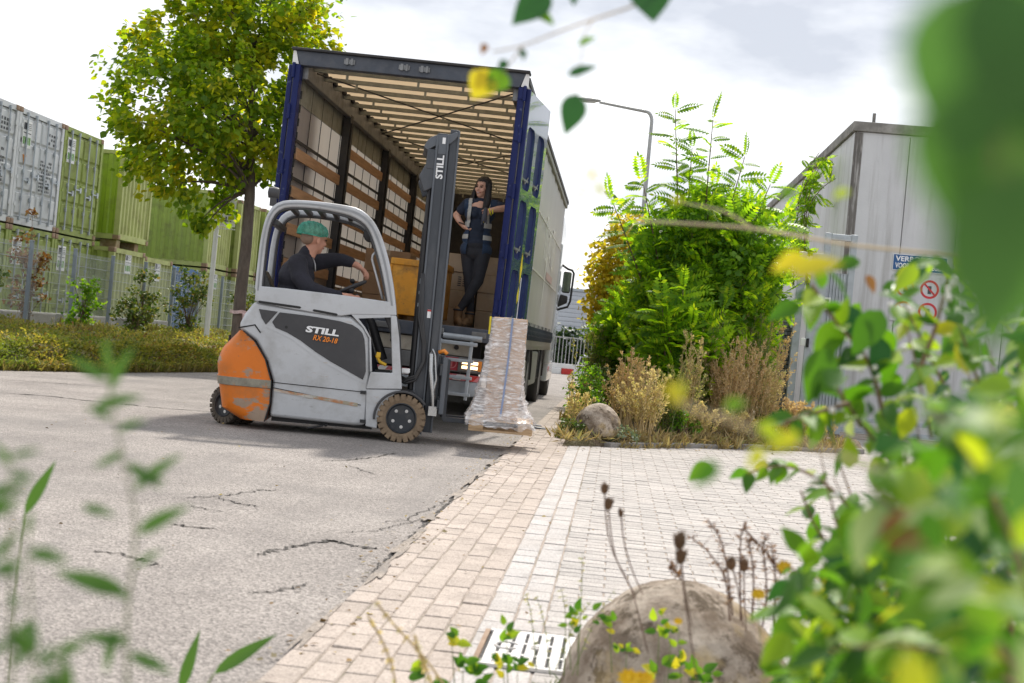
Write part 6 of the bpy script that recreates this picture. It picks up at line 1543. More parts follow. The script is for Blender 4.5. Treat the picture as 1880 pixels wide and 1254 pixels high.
# ---- weeds in the bed
SEED = ([(0, 0, 0), (0.22, 0.5, 0.1), (0, 1, 0), (-0.22, 0.5, 0.1)], [(0, 1, 2, 3)])
def plume(label, x, y, h, stems, spread, leafm, seed, dens=1.0, lean=0.0, stemm='dry_stem', group='weeds in the overgrown bed', z0=0.1):
    r = random.Random(seed); t = thing('tall_weed', label, 'weed', (x, y, z0), group=group); st = MB(); Ms = []
    for k in range(stems):
        a = V((r.gauss(0, .07), r.gauss(0, .05), -0.05)); ang = r.uniform(0, 2*math.pi); hh = h*r.uniform(0.6, 1.05)
        c = a + V((math.cos(ang)*spread*r.random()**.6 + lean*hh, math.sin(ang)*spread*0.7*r.random(), hh)); m_ = V((a.x*.6 + c.x*.4, a.y*.6+c.y*.4, hh*0.55)); pts = bez(a, m_, c, 8)
        st.tube(pts, [0.0052*(1-q/9)+.0012 for q in range(9)], 4, cap=False)
        for b_ in range(int(13*dens)):
            tt = 0.22 + 0.78*r.random(); i = min(7, int(tt*8)); q = pts[i].lerp(pts[i+1], tt*8-i); L = 0.30*h*(1.08-tt)*r.uniform(.5, 1)
            ax = (pts[i+1]-pts[i]).normalized(); d = (ax*1.1 + rvec(r)*0.75).normalized(); e2 = q + d*L + V((0, 0, .15*L))
            st.tube([q, q.lerp(e2, .5)+V((0, 0, -.01)), e2], [0.0022, 0.0016, 0.001], 3, cap=False)
            for s_ in range(int(11*dens)):
                f_ = r.random(); Ms.append(frame(q.lerp(e2, f_) + rvec(r)*0.012, (d + rvec(r)*0.8), rvec(r), r.uniform(0.016, 0.042)))
    st.build('stalks', stemm, t); scatter(*SEED, Ms, 'seed_heads', leafm, t)
mat('dry_stem', (0.48, 0.36, 0.18), 0.85, var=0.3, scale=5); mat('green_stem', (0.14, 0.18, 0.06), 0.8, var=0.3)
P_ = [('tan dry weed clump just behind the far round bollard, nearest the kerb', 0.38, 15.75, 0.72, 26, 0.26, 'dry_tan'), ('pale green-tan weed clump leaning over right of the far bollard', 0.72, 16.35, 0.78, 26, 0.28, 'dry_green'),
      ('rose-tinted dry weed clump behind the far round bollard', 0.15, 16.6, 0.85, 24, 0.32, 'dry_rose'), ('low reddish dry weed on the road side of the bed', 0.5, 17.4, 0.75, 22, 0.36, 'dry_rose'),
      ('tall straw-coloured plume standing alone before the feathery sapling', 0.95, 17.2, 1.12, 16, 0.14, 'dry_tan'), ('broad rose-tan dry weed clump in the middle of the bed', 1.45, 17.75, 1.05, 34, 0.30, 'dry_rose'),
      ('dense tan dry weed clump right of the rose-tan one', 1.75, 18.1, 1.12, 32, 0.26, 'dry_rose'), ('thin upright straw weed at the right of the dry clumps', 2.05, 18.2, 0.98, 18, 0.16, 'dry_tan'),
      ('low tan weeds along the kerb, middle stretch', 1.05, 16.45, 0.40, 26, 0.28, 'dry_tan'), ('low tan weeds along the kerb below the dense clump', 1.5, 17.0, 0.36, 26, 0.28, 'dry_tan'),
      ('low brown weeds along the kerb near the gate post', 2.35, 18.0, 0.48, 30, 0.28, 'dry_rose'), ('pale brown airy weed against the woven screen', 2.2, 19.6, 1.4, 30, 0.30, 'dry_rose'),
      ('grey-green tall plume left of the airy brown weed', 1.95, 19.0, 1.55, 16, 0.2, 'dry_green'), ('grey-green tall plume in front of the dark bush', 1.55, 18.9, 1.60, 20, 0.22, 'dry_green'), ('grey-green plume behind the straw-coloured plume', 1.2, 17.9, 1.35, 24, 0.24, 'dry_green'),
      ('yellowish feathery weed at the road side under the golden tree', -0.28, 20.2, 1.15, 26, 0.30, 'dry_green'), ('thin dry weed at the road edge left of the far bollard', -0.44, 15.9, 0.5, 8, 0.14, 'dry_tan'), ('dry weed tuft at the road edge farther along the bed', -0.42, 18.4, 0.6, 14, 0.16, 'dry_tan'),
      ('brown weed tuft at the foot of the gate post', 2.75, 18.6, 0.45, 20, 0.2, 'dry_rose')]
for i, (lb, x, y, h, n, sp, lm) in enumerate(P_): plume(lb, x, y, h*1.18, n, sp, lm, 100+i, 1.0, 0.12 if 'leaning' in lb else 0, 'green_stem' if 'green' in lm else 'dry_stem')
G_ = [('fresh green weed bush left of the far bollard', (-0.30, 16.6), 0.78, (0.24, 0.4), 1700, 'leaf_bright'), ('green weed bush behind the fresh green one at the road edge', (-0.25, 18.6), 0.8, (0.3, 0.5), 900, 'leaf_weed'), ('yellow-green weed at the foot of the far bollard', (-0.33, 14.78), 0.20, (0.16, 0.12), 320, 'leaf_weed'),
      ('small grey-leaved weed right of the far bollard', (0.16, 14.98), 0.14, (0.16, 0.10), 260, 'leaf_pale'), ('green weed between the dry clumps at the kerb', (0.85, 16.3), 0.32, (0.2, 0.2), 380, 'leaf_bright'), ('green weed at the foot of the woven screen', (2.25, 19.0), 0.6, (0.3, 0.3), 500, 'leaf_weed'),
      ('green weed under the feathery sapling', (0.5, 18.6), 0.7, (0.5, 0.4), 800, 'leaf_weed')]
leaf_mat('leaf_pale', [(0.0, (0.12, 0.17, 0.10)), (1.0, (0.26, 0.32, 0.22))], 0.3, 0.6)
for i, (lb, (x, y), h, (wx, wy_), n, lm) in enumerate(G_):
    leafy('green_weed', lb, 'weed', (x, y, 0.06), (x, y, 0.08 + h*0.5), (wx, wy_, h*0.52), n, (0.025, 0.06), lm, 200+i, 3, LEAF4, clump=0.09, group='green weeds in the bed')
# litter of dry grass over the bed
Ms = []; r = random.Random(77)
for k in range(9000):
    x = r.uniform(-0.5, 3.2); y = kerb_y(min(x, 3.3)) + 0.05 + r.random()**1.6*7
    Ms.append(frame((x, y, 0.05 + r.random()*0.06), V((r.gauss(0, 1), r.gauss(0, 1), r.uniform(0, 1.4))), rvec(r), r.uniform(0.05, 0.17), None, 0.1))
leaf_mat('bed_straw', [(0.0, (0.20, 0.15, 0.07)), (0.4, (0.34, 0.26, 0.13)), (0.75, (0.42, 0.34, 0.19)), (1.0, (0.22, 0.24, 0.08))], 0.3, 0.8)
tag(scatter(*BLADE, Ms, 'bed_grass', 'bed_straw'), 'short dry grass covering the bed', 'grass', kind='stuff')

for nm, lb, lm, cnt, hgt, seed in (('kerb_grass', 'straw and green grass spilling over the kerb', 'bed_straw', 2600, (0.06, 0.24), 78), ('kerb_grass', 'fresh grass blades along the road edge of the bed', 'leaf_weed', 1500, (0.05, 0.16), 79)):
    Ms = []; r = random.Random(seed); tufts = []
    for k in range(70):
        if seed == 79 or r.random() < 0.3: tufts.append((r.gauss(-0.47, 0.05), r.uniform(15.3, 25), r.uniform(.4, 1)))
        else:
            x = r.uniform(0.15, 3.0); tufts.append((x, kerb_y(min(x, 3.3)) + r.gauss(0.06, 0.10), r.uniform(.3, 1)))
    for k in range(cnt):
        x, y, s_ = tufts[k % len(tufts)]
        Ms.append(frame((x + r.gauss(0, .05), y + r.gauss(0, .05), 0.01), V((r.gauss(0, .6), r.gauss(-0.25, .6), 1)), rvec(r), r.uniform(*hgt)*s_, None, 0.12))
    tag(scatter(*BLADE, Ms, nm, lm), lb, 'grass', kind='stuff')

# ------------------------------------------------------------------ street lamp
mat('lamp_steel', (0.36, 0.365, 0.36), 0.5, 0.4, var=0.1); mat('lamp_glass', (0.55, 0.55, 0.52), 0.2)
lp = thing('street_lamp', 'tall grey street lamp with bent arm behind the feathery shrub', 'street lamp', (0.34, 32.1, 0.05))
arc = [(0, 0, 6.45)] + [(-0.16 + 0.16*math.cos(a), 0, 6.45 + 0.24*math.sin(a)) for a in [math.pi/2*k/6 for k in range(1, 7)]] + [(-0.7, 0, 6.75), (-1.27, 0, 6.82)]
MB().tube([(0, 0, 0), (0, 0, 0.9), (0, 0, 0.95), (0, 0, 3.2)] + arc, [0.085, 0.085, 0.06, 0.055] + [0.042]*(len(arc)-2) + [0.036, 0.034], 12).build('pole', 'lamp_steel', lp, smooth='auto')
hd = MB(); hd.ball((-1.52, 0, 6.855), (0.29, 0.115, 0.055), 16, 8); hd.build('lamp_head', 'lamp_steel', lp, smooth=True)
MB().box(-1.72, -1.36, -0.075, 0.075, 6.795, 6.815).build('lamp_glass', 'lamp_glass', lp, bevel=0.008)

# ------------------------------------------------------------------ panelled building, gate, screen
mt, nt, b = new_mat('panel_white')
p = coords(nt, 'Object'); col = mixrgb(nt, ramp(nt, noise(nt, p, 0.9, 6, 0.6), [(0.3, 0.0), (0.7, 1.0)]), (0.50, 0.505, 0.52), (0.60, 0.605, 0.615))
st1 = ramp(nt, noise(nt, coords(nt, 'Object', (2.2, 2.2, 0.10)), 2.0, 8, 0.7), [(0.50, 0.0), (0.72, 0.75)])
col = mixrgb(nt, st1, col, (0.27, 0.26, 0.245))
st2 = ramp(nt, noise(nt, coords(nt, 'Object', (1, 1, 0.3)), 6.0, 8, 0.75), [(0.60, 0.0), (0.78, 0.35)])
nt.links.new(mixrgb(nt, st2, col, (0.22, 0.21, 0.19)), b.inputs['Base Color']); b.inputs['Roughness'].default_value = 0.55
bp = nn(nt, "ShaderNodeBump", Strength=0.15, Distance=0.02); nt.links.new(noise(nt, p, 30, 5, 0.6), bp.inputs['Height']); nt.links.new(bp.outputs[0], b.inputs['Normal'])
mat('panel_stain', (0.13, 0.12, 0.11), 0.7, var=0.3, scale=5, stretch=(3, 3, 0.3), extra=[((0.42, 0.41, 0.40), 5.0, 0.52, 0.62, 0.8, (3, 3, 0.25))])
mat('coping', (0.20, 0.19, 0.175), 0.8, var=0.35, scale=4, dirt=(0.35, 0.34, 0.32), dirt_amt=0.6, dirt_scale=4)
bd = thing('panel_building', 'stained white panel building with flat roof behind the gate', 'building', (3.85, 24.4, 0))
for i in range(9): MB().box(0.03 + 0.94*i, 0.03 + 0.94*(i+1) - 0.012, 0.0, 0.05, 0.0, 5.32).build('wall_panel', 'panel_white', bd, bevel=0.004, bseg=1)
for i in range(14): MB().box(0.0, 0.05, 0.06 + 1.2*i, 0.06 + 1.2*(i+1) - 0.014, 0.0, 5.32).build('wall_panel', 'panel_white', bd, bevel=0.004, bseg=1)
MB().box(0.06, 8.4, 0.06, 16.8, 0, 5.3).build('wall_core', 'gasket', bd)
MB().box(-0.05, 8.6, -0.05, 0.10, 5.325, 5.50).box(-0.05, 0.10, 0.101, 17, 5.325, 5.50).build('coping', 'coping', bd, bevel=0.012)
MB().box(-0.004, 0.085, -0.006, -0.001, 2.4, 5.31).build('corner_stain', 'panel_stain', bd)
MB().box(0.085, 0.145, -0.0045, -0.001, 3.5, 5.31).build('corner_stain', 'panel_stain', bd)
MB().tube([(0.35, 0.3, 5.45), (0.35, 0.3, 5.72)], 0.03, 8).build('vent_pipe', 'coping', bd)
mat('sign_blue', (0.012, 0.085, 0.24), 0.4, var=0.06); mat('sign_red', (0.50, 0.02, 0.03), 0.4)
sg = thing('warning_sign', 'blue and white no-entry notice sign on the panel building wall', 'sign', (4.70, 24.39, 2.94))
MB().box(0, 0.95, -0.012, 0.0, 0, 0.29).build('board', 'sign_white', sg, bevel=0.003)
MB().box(0.012, 0.938, -0.016, -0.0125, 0.012, 0.278).build('blue_field', 'sign_blue', sg)
text_part('sign_lettering', 'VERBODEN', 0.125, 'ink_white', sg, (0.05, -0.0175, 0.205), (math.radians(90), 0, 0), 1.1, 0, 0.003)
text_part('sign_lettering', 'VOOR ONBEVOEGDEN', 0.125, 'ink_white', sg, (0.05, -0.0175, 0.085), (math.radians(90), 0, 0), 0.70, 0, 0.003)
sg = thing('warning_sign', 'white board with red prohibition rings below the blue sign', 'sign', (4.72, 24.39, 2.05))
MB().box(0, 0.90, -0.012, 0.0, 0, 0.82).build('board', 'panel_white', sg, bevel=0.003)
for (x, z) in ((0.24, 0.60), (0.66, 0.60), (0.24, 0.20), (0.66, 0.20)):
    rg_ = MB().lathe([(0.125, -0.0145), (0.165, -0.0145), (0.165, -0.0125), (0.125, -0.0125)], 28, Matrix.Translation((x, 0, z)), ring=True).build('prohibition_ring', 'sign_red', sg)
    MB().box(-0.13, 0.13, -0.0165, -0.015, -0.016, 0.016, Matrix.Translation((x, 0, z)) @ Matrix.Rotation(math.radians(45), 4, 'Y')).build('ring_bar', 'sign_red', rg_)
    MB().box(x-.03, x+.03, -0.0145, -0.013, z-.08, z+.06).build('ring_symbol', 'print_dark', rg_)

gt = thing('sliding_gate', 'galvanised sliding gate with portal posts and ribbed edge box', 'gate', (3.2, 22.0, 0))
mat('galv_pale', (0.38, 0.415, 0.45), 0.5, 0.35, var=0.16, scale=5, dirt=(0.24, 0.25, 0.26), dirt_amt=0.5, dirt_scale=6)
MB().box(-0.05, 0.05, -0.05, 0.05, -0.05, 3.25).build('portal_post', 'galv_pale', gt, bevel=0.008)
MB().box(0.36, 0.46, -0.05, 0.05, -0.05, 3.25).build('portal_post', 'galv_pale', gt, bevel=0.008)
MB().box(0.051, 0.359, -0.05, 0.05, 3.14, 3.24).build('portal_beam', 'galv_pale', gt, bevel=0.008)
MB().box(-0.42, -0.30, 0.0, 0.12, -0.05, 2.92).build('stop_post', 'galv_pale', gt, bevel=0.008)
rbx = MB(); corrug(rbx, 0.052, 0.358, 0.05, 2.62, -0.03, 0.02, 0.05, 'x', -1); rbx.build('ribbed_panel', 'galv_pale', gt)
MB().box(0.06, 0.35, 0.0, 0.04, 0.05, 2.62).build('gate_edge', 'galv_pale', gt)
MB().box(-0.23, 0.02, -0.14, -0.10, 0.0, 2.9).build('guide_post', 'galv_pale', gt, bevel=0.006)
for z in (0.12, 0.30): MB().box(0.46, 6.2, 0.02, 0.09, z, z+.07).build('gate_rail', 'galv_pale', gt, bevel=0.006)
MB().box(0.02, 0.12, -0.09, -0.052, 2.02, 2.22).build('gate_notice', 'sign_white', gt); MB().box(0.03, 0.11, -0.0915, -0.0905, 2.05, 2.12).box(0.03, 0.09, -0.0915, -0.0905, 2.15, 2.19).build('notice_print', 'print_dark', gt)
MB().box(-0.30, -0.22, -0.16, -0.14, 1.42, 1.54).build('lock_box', 'sign_white', gt, bevel=0.006); MB().box(-0.21, -0.17, -0.18, -0.14, 1.40, 1.54).build('lock_case', 'gasket', gt, bevel=0.006)
MB().box(5.2, 5.3, -0.05, 0.05, -0.05, 2.5).build('end_post', 'galv_pale', gt, bevel=0.008)
mat('screen_stone', (0.15, 0.16, 0.18), 0.85, var=0.3, scale=12, island=0.5)
sc = thing('woven_screen', 'grey woven screen panel between the shrubs and the gate post', 'fence', (2.50, 22.3, 0.0))
r = random.Random(5); wv = MB()
for i in range(30):
    for j in range(7):
        x = 0.0 + 0.048*j + (0.024 if i % 2 else 0); z = 0.1 + 0.067*i
        wv.box(x, x+0.040, -0.012-r.random()*.015, 0.02, z, z+0.055)
tag(wv.build('screen_weave', 'screen_stone', sc), kind='stuff')
MB().box(0.0, 0.36, 0.021, 0.05, 0.05, 2.12).build('screen_backing', 'gasket', sc)
MB().box(0.27, 0.33, -0.035, -0.028, 1.70, 1.98).build('screen_notice', 'sign_white', sc)

# climbing strands on the building corner
cl = thing('climbing_vine', 'thin green vine creeping over the building edge beside the shrub', 'vine', (3.6, 25.0, 2.6)); Ms = []; r = random.Random(61); vn = MB()
for k in range(7):
    a = V((r.uniform(-.7, -.1), r.uniform(0, 1.5), 0)); c = V((r.uniform(-.2, .25), r.uniform(0, 2), r.uniform(1.6, 2.95))); pts = bez(a, V((-0.9+r.random()*.5, .5, 1.6)), c, 10); vn.tube(pts, 0.008, 5)
    for i in range(34):
        t = r.random(); j = min(9, int(t*10)); q = pts[j].lerp(pts[j+1], t*10-j); Ms.append(frame(q, rvec(r) + V((0, 0, -.3)), rvec(r) + V((0, 0, 1)), r.uniform(.14, .26)))
vn.build('strands', 'twig', cl, smooth=True); scatter(*COMP, Ms, 'foliage', 'leaf_robinia', cl)

# ------------------------------------------------------------------ round concrete bollards
mt, nt, b = new_mat('bollard_stone')
p = coords(nt, 'Object')
col = mixrgb(nt, ramp(nt, noise(nt, p, 5.0, 8, 0.65), [(0.40, 0.0), (0.62, 1.0)]), (0.19, 0.145, 0.105), (0.50, 0.43, 0.355))
col = mixrgb(nt, ramp(nt, noise(nt, p, 9.0, 8, 0.75), [(0.53, 0.0), (0.60, 0.9)]), col, (0.10, 0.075, 0.05))
col = mixrgb(nt, ramp(nt, noise(nt, p, 3.4, 6, 0.6), [(0.52, 0.0), (0.64, 0.75)]), col, (0.47, 0.35, 0.16))
col = mixrgb(nt, ramp(nt, noise(nt, p, 60.0, 4, 0.6), [(0.55, 0.0), (0.75, 0.5)]), col, (0.16, 0.13, 0.10))
nt.links.new(col, b.inputs['Base Color']); b.inputs['Roughness'].default_value = 0.95; b.inputs['Specular IOR Level'].default_value = 0.2
bp = nn(nt, "ShaderNodeBump", Strength=0.9, Distance=0.02); nt.links.new(noise(nt, p, 24, 8, 0.7), bp.inputs['Height']); nt.links.new(bp.outputs[0], b.inputs['Normal'])
def bollard(label, x, y, r, h, seed, z=0.0):
    q = random.Random(seed); mb = MB(); n, m_ = 64, 40; vs = []
    for i in range(m_+1):
        ph = math.pi*0.62*i/m_
        for j in range(n):
            th = 2*math.pi*j/n; d = Vector((math.sin(ph)*math.cos(th), math.sin(ph)*math.sin(th), math.cos(ph)))
            w = 1 + 0.018*math.sin(5*d.x+seed)*math.sin(4*d.y+2*d.z) + 0.008*math.sin(17*d.x+3)*math.sin(15*d.z+13*d.y) + 0.004*q.gauss(0, 1)
            vs.append((d.x*r*w, d.y*r*w, (h - r) + d.z*r*w))
    mb.add(vs, [(i*n+j, (i+1)*n+j, (i+1)*n+(j+1) % n, i*n+(j+1) % n) for i in range(m_) for j in range(n)])
    o = mb.build('round_bollard', 'bollard_stone', None, smooth=True, loc=(x, y, z)); tag(o, label, 'bollard')
bollard('weathered round concrete bollard at the corner of the overgrown bed', -0.115, 15.05, 0.255, 0.46, 1)
bollard('large round concrete bollard close to the camera beside the gully cover', 0.265, 4.0, 0.335, 0.395, 2)

# ------------------------------------------------------------------ gully cover in the grey band
mat('cast_pale', (0.60, 0.585, 0.57), 0.6, 0.1, var=0.12, scale=9, dirt=(0.30, 0.26, 0.22), dirt_amt=0.6, dirt_scale=12)
gc = thing('gully_cover', 'pale slotted gully cover set beside the large round bollard', 'drain cover', (-0.335, 4.32, 0.016))
MB().box(-0.012, 0.305, -0.012, 0.512, -0.012, -0.002).build('pit', 'gasket', gc)
MB().box(-0.012, 0.305, -0.012, 0.012, -0.01, 0.010).build('frame_bar', 'cast_pale', gc, bevel=0.003); MB().box(-0.012, 0.305, 0.49, 0.512, -0.01, 0.010).build('frame_bar', 'cast_pale', gc, bevel=0.003)
MB().box(-0.03, -0.013, -0.012, 0.512, -0.01, 0.008).build('rust_edge', 'cont_rust', gc)
s0 = MB().box(0, 0.033, 0.013, 0.489, -0.006, 0.012).build('slat', 'cast_pale', gc, bevel=0.004, loc=(0.0, 0, 0))
for i in range(1, 7): share(s0, 'slat', gc, (0.043*i, 0, 0))
for y in (0.16, 0.33): MB().box(0.0, 0.295, y, y+.02, -0.006, 0.006).build('cross_bar', 'cast_pale', gc)
em = MB().tube([V((0.065 + 0.04*math.cos(a), 0.25 + 0.05*math.sin(a), 0.014)) for a in [0.6 + 5.0*k/16 for k in range(17)]], 0.004, 6); em.box(0.145, 0.172, 0.24, 0.252, 0.0125, 0.016).box(0.145, 0.172, 0.27, 0.282, 0.0125, 0.016)
em.build('cast_mark', 'cast_pale', gc)

# ------------------------------------------------------------------ litter on the paving
leaf_mat('litter', [(0.0, (0.10, 0.07, 0.04)), (0.4, (0.26, 0.17, 0.08)), (0.7, (0.36, 0.28, 0.10)), (1.0, (0.14, 0.13, 0.10))], 0.1, 0.9)
Ms = []; r = random.Random(314)
for k in range(700):
    u = r.random()
    if u < 0.45: x, y = r.gauss(-0.95, 0.10), r.uniform(4, 16)
    elif u < 0.75: x = r.uniform(-0.5, 3.0); y = kerb_y(min(x, 3.3)) - abs(r.gauss(0, 0.35))
    else: x, y = r.uniform(-5, 3), r.uniform(4, 16)
    Ms.append(frame((x, y, 0.016), V((r.gauss(0, 1), r.gauss(0, 1), r.gauss(0, .15))), V((r.gauss(0, .3), r.gauss(0, .3), 1)), r.uniform(0.012, 0.035)))
tag(scatter(*LEAF4, Ms, 'leaf_litter', 'litter'), 'small dry leaves and grit scattered on road and pavers', 'litter', kind='stuff')
# soil and moss collected round the bollard and cover
Ms = []
for k in range(500):
    a = r.uniform(0, 2*math.pi); q = 0.325 + abs(r.gauss(0, .03)); Ms.append(frame((0.265 + q*math.cos(a), 4.0 + q*math.sin(a), 0.014), V((r.gauss(0, .6), r.gauss(0, .6), 1)), rvec(r), r.uniform(.015, .06), None, .1))
tag(scatter(*BLADE, Ms, 'moss_tufts', 'leaf_weed'), 'moss and grass tufts round the large bollard', 'moss', kind='stuff')

# ------------------------------------------------------------------ plants close to the camera
leaf_mat('near_leaf', [(0.0, (0.03, 0.10, 0.02)), (0.35, (0.06, 0.18, 0.02)), (0.7, (0.13, 0.28, 0.025)), (0.9, (0.26, 0.40, 0.035)), (1.0, (0.42, 0.42, 0.04))], 0.55, 0.5, glow=(1.7, 1.55, 0.4))
leaf_mat('near_yellow', [(0.0, (0.42, 0.42, 0.03)), (0.6, (0.56, 0.50, 0.03)), (1.0, (0.40, 0.45, 0.05))], 0.5, 0.4)
leaf_mat('near_dark', [(0.0, (0.012, 0.075, 0.022)), (1.0, (0.03, 0.12, 0.03))], 0.35, 0.35)
leaf_mat('near_wide', [(0.0, (0.05, 0.15, 0.045)), (1.0, (0.09, 0.22, 0.05))], 0.4, 0.3)
leaf_mat('dead_leaf', [(0.0, (0.10, 0.05, 0.03)), (0.5, (0.24, 0.12, 0.06)), (1.0, (0.38, 0.22, 0.11))], 0.3, 0.8)
leaf_mat('near_red', [(0.0, (0.22, 0.10, 0.04)), (1.0, (0.30, 0.15, 0.06))], 0.4, 0.5)
leaf_mat('weed_near', [(0.0, (0.03, 0.10, 0.025)), (0.5, (0.06, 0.16, 0.03)), (1.0, (0.11, 0.20, 0.04))], 0.4, 0.45)
mat('near_twig', (0.20, 0.12, 0.07), 0.7, var=0.3, scale=20); mat('berry', (0.78, 0.76, 0.72), 0.4, var=0.06); mat('petal', (0.75, 0.48, 0.01), 0.5); mat('bud_brown', (0.11, 0.06, 0.03), 0.9, var=0.4, scale=40, bump=0.6, bscale=60)
mat('dead_stem', (0.12, 0.065, 0.045), 0.85, var=0.35, scale=20); mat('straw_stem', (0.52, 0.42, 0.28), 0.8, var=0.25)
leaf_mat('near_pale', [(0.0, (0.24, 0.38, 0.16)), (1.0, (0.36, 0.46, 0.24))], 0.4, 0.55)
def ovate(fold=0.16, curl=0.18): return leaf_detail(0.31, curl, fold, 7, 1.2)
NEAR = ovate(); NARROW = leaf_detail(0.13, 0.25, 0.15, 7, 1.5)

class Near:
    """one plant: twigs as one mesh, leaves as one mesh per colour"""
    def __init__(self, name, label, cat, base, group=None, seed=0):
        self.t = thing(name, label, cat, base, group=group); self.B = V(base); self.st = MB(); self.M = {}; self.r = random.Random(seed); self.fr = MB()
    def twig(self, pts, r0, r1=None):
        P = [V(p) - self.B for p in pts]; k = len(P); r1 = r0*0.4 if r1 is None else r1
        if k > 2:
            Q = []
            for a, b_ in zip(P[:-1], P[1:]):
                for q in range(4): Q.append(a.lerp(b_, q/4))
            Q.append(P[-1])
            for _ in range(3): Q = [Q[0]] + [(Q[i-1] + Q[i]*2 + Q[i+1])/4 for i in range(1, len(Q)-1)] + [Q[-1]]
        else: Q = P
        n = len(Q); self.st.tube(Q, [r0 + (r1-r0)*i/(n-1) for i in range(n)], 6)
        return [q + self.B for q in Q]
    def leaf(self, p, d, up, L, m='near_leaf', shape=None):
        self.M.setdefault((m, id(shape) if shape else 0), (m, shape or NEAR, []))[2].append(frame(V(p) - self.B, d, up, L))
    def leafed(self, pts, n, L, m='near_leaf', start=0.15, shape=None, droop=0.35, up_bias=1.0):
        r = self.r; k = len(pts)-1
        for i in range(n):
            t = start + (1-start)*(i + r.random()*.6)/n; j = min(k-1, int(t*k)); q = pts[j].lerp(pts[j+1], t*k-j); ax = (pts[j+1]-pts[j]).normalized()
            for s in ((-1, 1) if r.random() < 0.75 else (r.choice((-1, 1)),)):
                sd = ax.cross(V((r.gauss(0, .5), r.gauss(0, .5) - 0.4, 1))).normalized()*s
                self.leaf(q, sd + ax*0.7 + V((0, 0, -droop)) + rvec(r)*0.35, V((0, -0.2, up_bias)) + rvec(r)*0.7, L*r.uniform(.6, 1.1), m, shape)
    def done(self, twig_mat='near_twig'):
        if self.st.v: tag(self.st.build('twigs', twig_mat, self.t, smooth=True), kind='stuff')
        for (m, shape, Ms) in self.M.values(): scatter(*shape, Ms, 'leaves', m, self.t, smooth=True)
        return self.t
    def berry(self, p, r_): self.fr.ball(V(p) - self.B, r_, 10, 8)

# ---- dogwood bush on the right
DB = at(1800, 1900, 2.2); DB = V((0.85, 2.15, 0.0))
dg = Near('dogwood_bush', 'leafy bush with white berries and ovate leaves filling the right of the view', 'bush', DB, seed=1)
r = dg.r
def tw(pts, d0, d1, r0): 
    n = len(pts); return dg.twig([at(x, y, d0 + (d1-d0)*i/(n-1)) for i, (x, y) in enumerate(pts)], r0)
for (pts, d0, d1, n, L) in [
    ([(1760, 1250), (1740, 1020), (1660, 880), (1590, 790), (1540, 720), (1505, 640)], 2.1, 2.0, 13, 0.062), ([(1660, 880), (1620, 760), (1600, 660), (1530, 590), (1490, 520)], 2.05, 1.95, 11, 0.062),
    ([(1800, 1250), (1800, 950), (1760, 760), (1700, 640), (1660, 560)], 2.2, 2.1, 13, 0.060), ([(1700, 1254), (1660, 1100), (1590, 960), (1510, 880), (1440, 850), (1370, 870)], 2.2, 2.3, 14, 0.045),
    ([(1640, 1254), (1600, 1130), (1560, 1040), (1500, 980), (1470, 900)], 2.3, 2.3, 14, 0.042), ([(1720, 1254), (1700, 1120), (1690, 960), (1660, 820)], 2.0, 1.9, 13, 0.055), ([(1860, 1254), (1850, 1000), (1830, 820), (1790, 680), (1760, 600)], 1.9, 1.8, 14, 0.06),
    ([(1600, 1254), (1550, 1150), (1500, 1080), (1450, 1040)], 2.4, 2.5, 14, 0.036), ([(1520, 1254), (1490, 1190), (1440, 1130), (1400, 1110)], 2.5, 2.6, 12, 0.034), ([(1880, 1100), (1800, 1000), (1740, 900), (1700, 850)], 1.7, 1.6, 10, 0.06),
    ([(1780, 1254), (1720, 1190), (1650, 1140), (1600, 1100)], 1.9, 1.9, 12, 0.05), ([(1680, 700), (1720, 600), (1740, 500)], 2.0, 2.0, 7, 0.05), ([(1560, 740), (1490, 760), (1440, 775)], 2.0, 1.95, 4, 0.06)]:
    q = tw(pts, d0, d1, 0.0042); dg.leafed(q, n, L)
# dense lower right mass
for k in range(560):
    x = 1880 - 480*r.random()**1.35 + 30; y = 1290 - (620*r.random()**1.15)*(0.35 + 0.65*(x-1400)/500 if x > 1400 else .3); d = r.uniform(1.35, 2.5)
    p = at(x, y, d); dg.leaf(p, rvec(r) + V((-.2, -.1, -.3)), V((0, -0.3, 1)) + rvec(r)*0.8, r.uniform(.028, .062), r.choice(['near_leaf']*7 + ['near_dark']))
for k in range(1300):
    x = 1900 - 430*r.random()**1.1; y = 1270 - r.random()**0.9*(120 + 500*max(0, (x-1420)/480)); d = r.uniform(1.6, 2.6)
    dg.leaf(at(x, y, d), rvec(r) + V((-.2, -.1, -.2)), V((0, -0.3, 1)) + rvec(r)*0.8, r.uniform(.016, .036), r.choice(['near_leaf']*14 + ['near_pale', 'near_pale', 'near_yellow']))
for k in range(330):
    x = 1900 - 400*r.random()**1.5; y = r.uniform(470, 980); d = r.uniform(1.75, 2.5)
    if r.random() > (x - 1440)/330: continue
    dg.leaf(at(x, y, d), rvec(r) + V((-.2, -.1, -.3)), V((0, -0.3, 1)) + rvec(r)*0.7, r.uniform(.03, .062), r.choice(['near_leaf']*8 + ['near_dark', 'near_pale']))
for k in range(26):
    x = 1900 - 420*r.random()**1.2; y = r.uniform(560, 1100); d = r.uniform(1.8, 2.4)
    dg.twig([at(x + r.uniform(20, 120), y + r.uniform(120, 300), d + .1), at(x + r.uniform(0, 40), y + 80, d), at(x, y, d)], .0022)
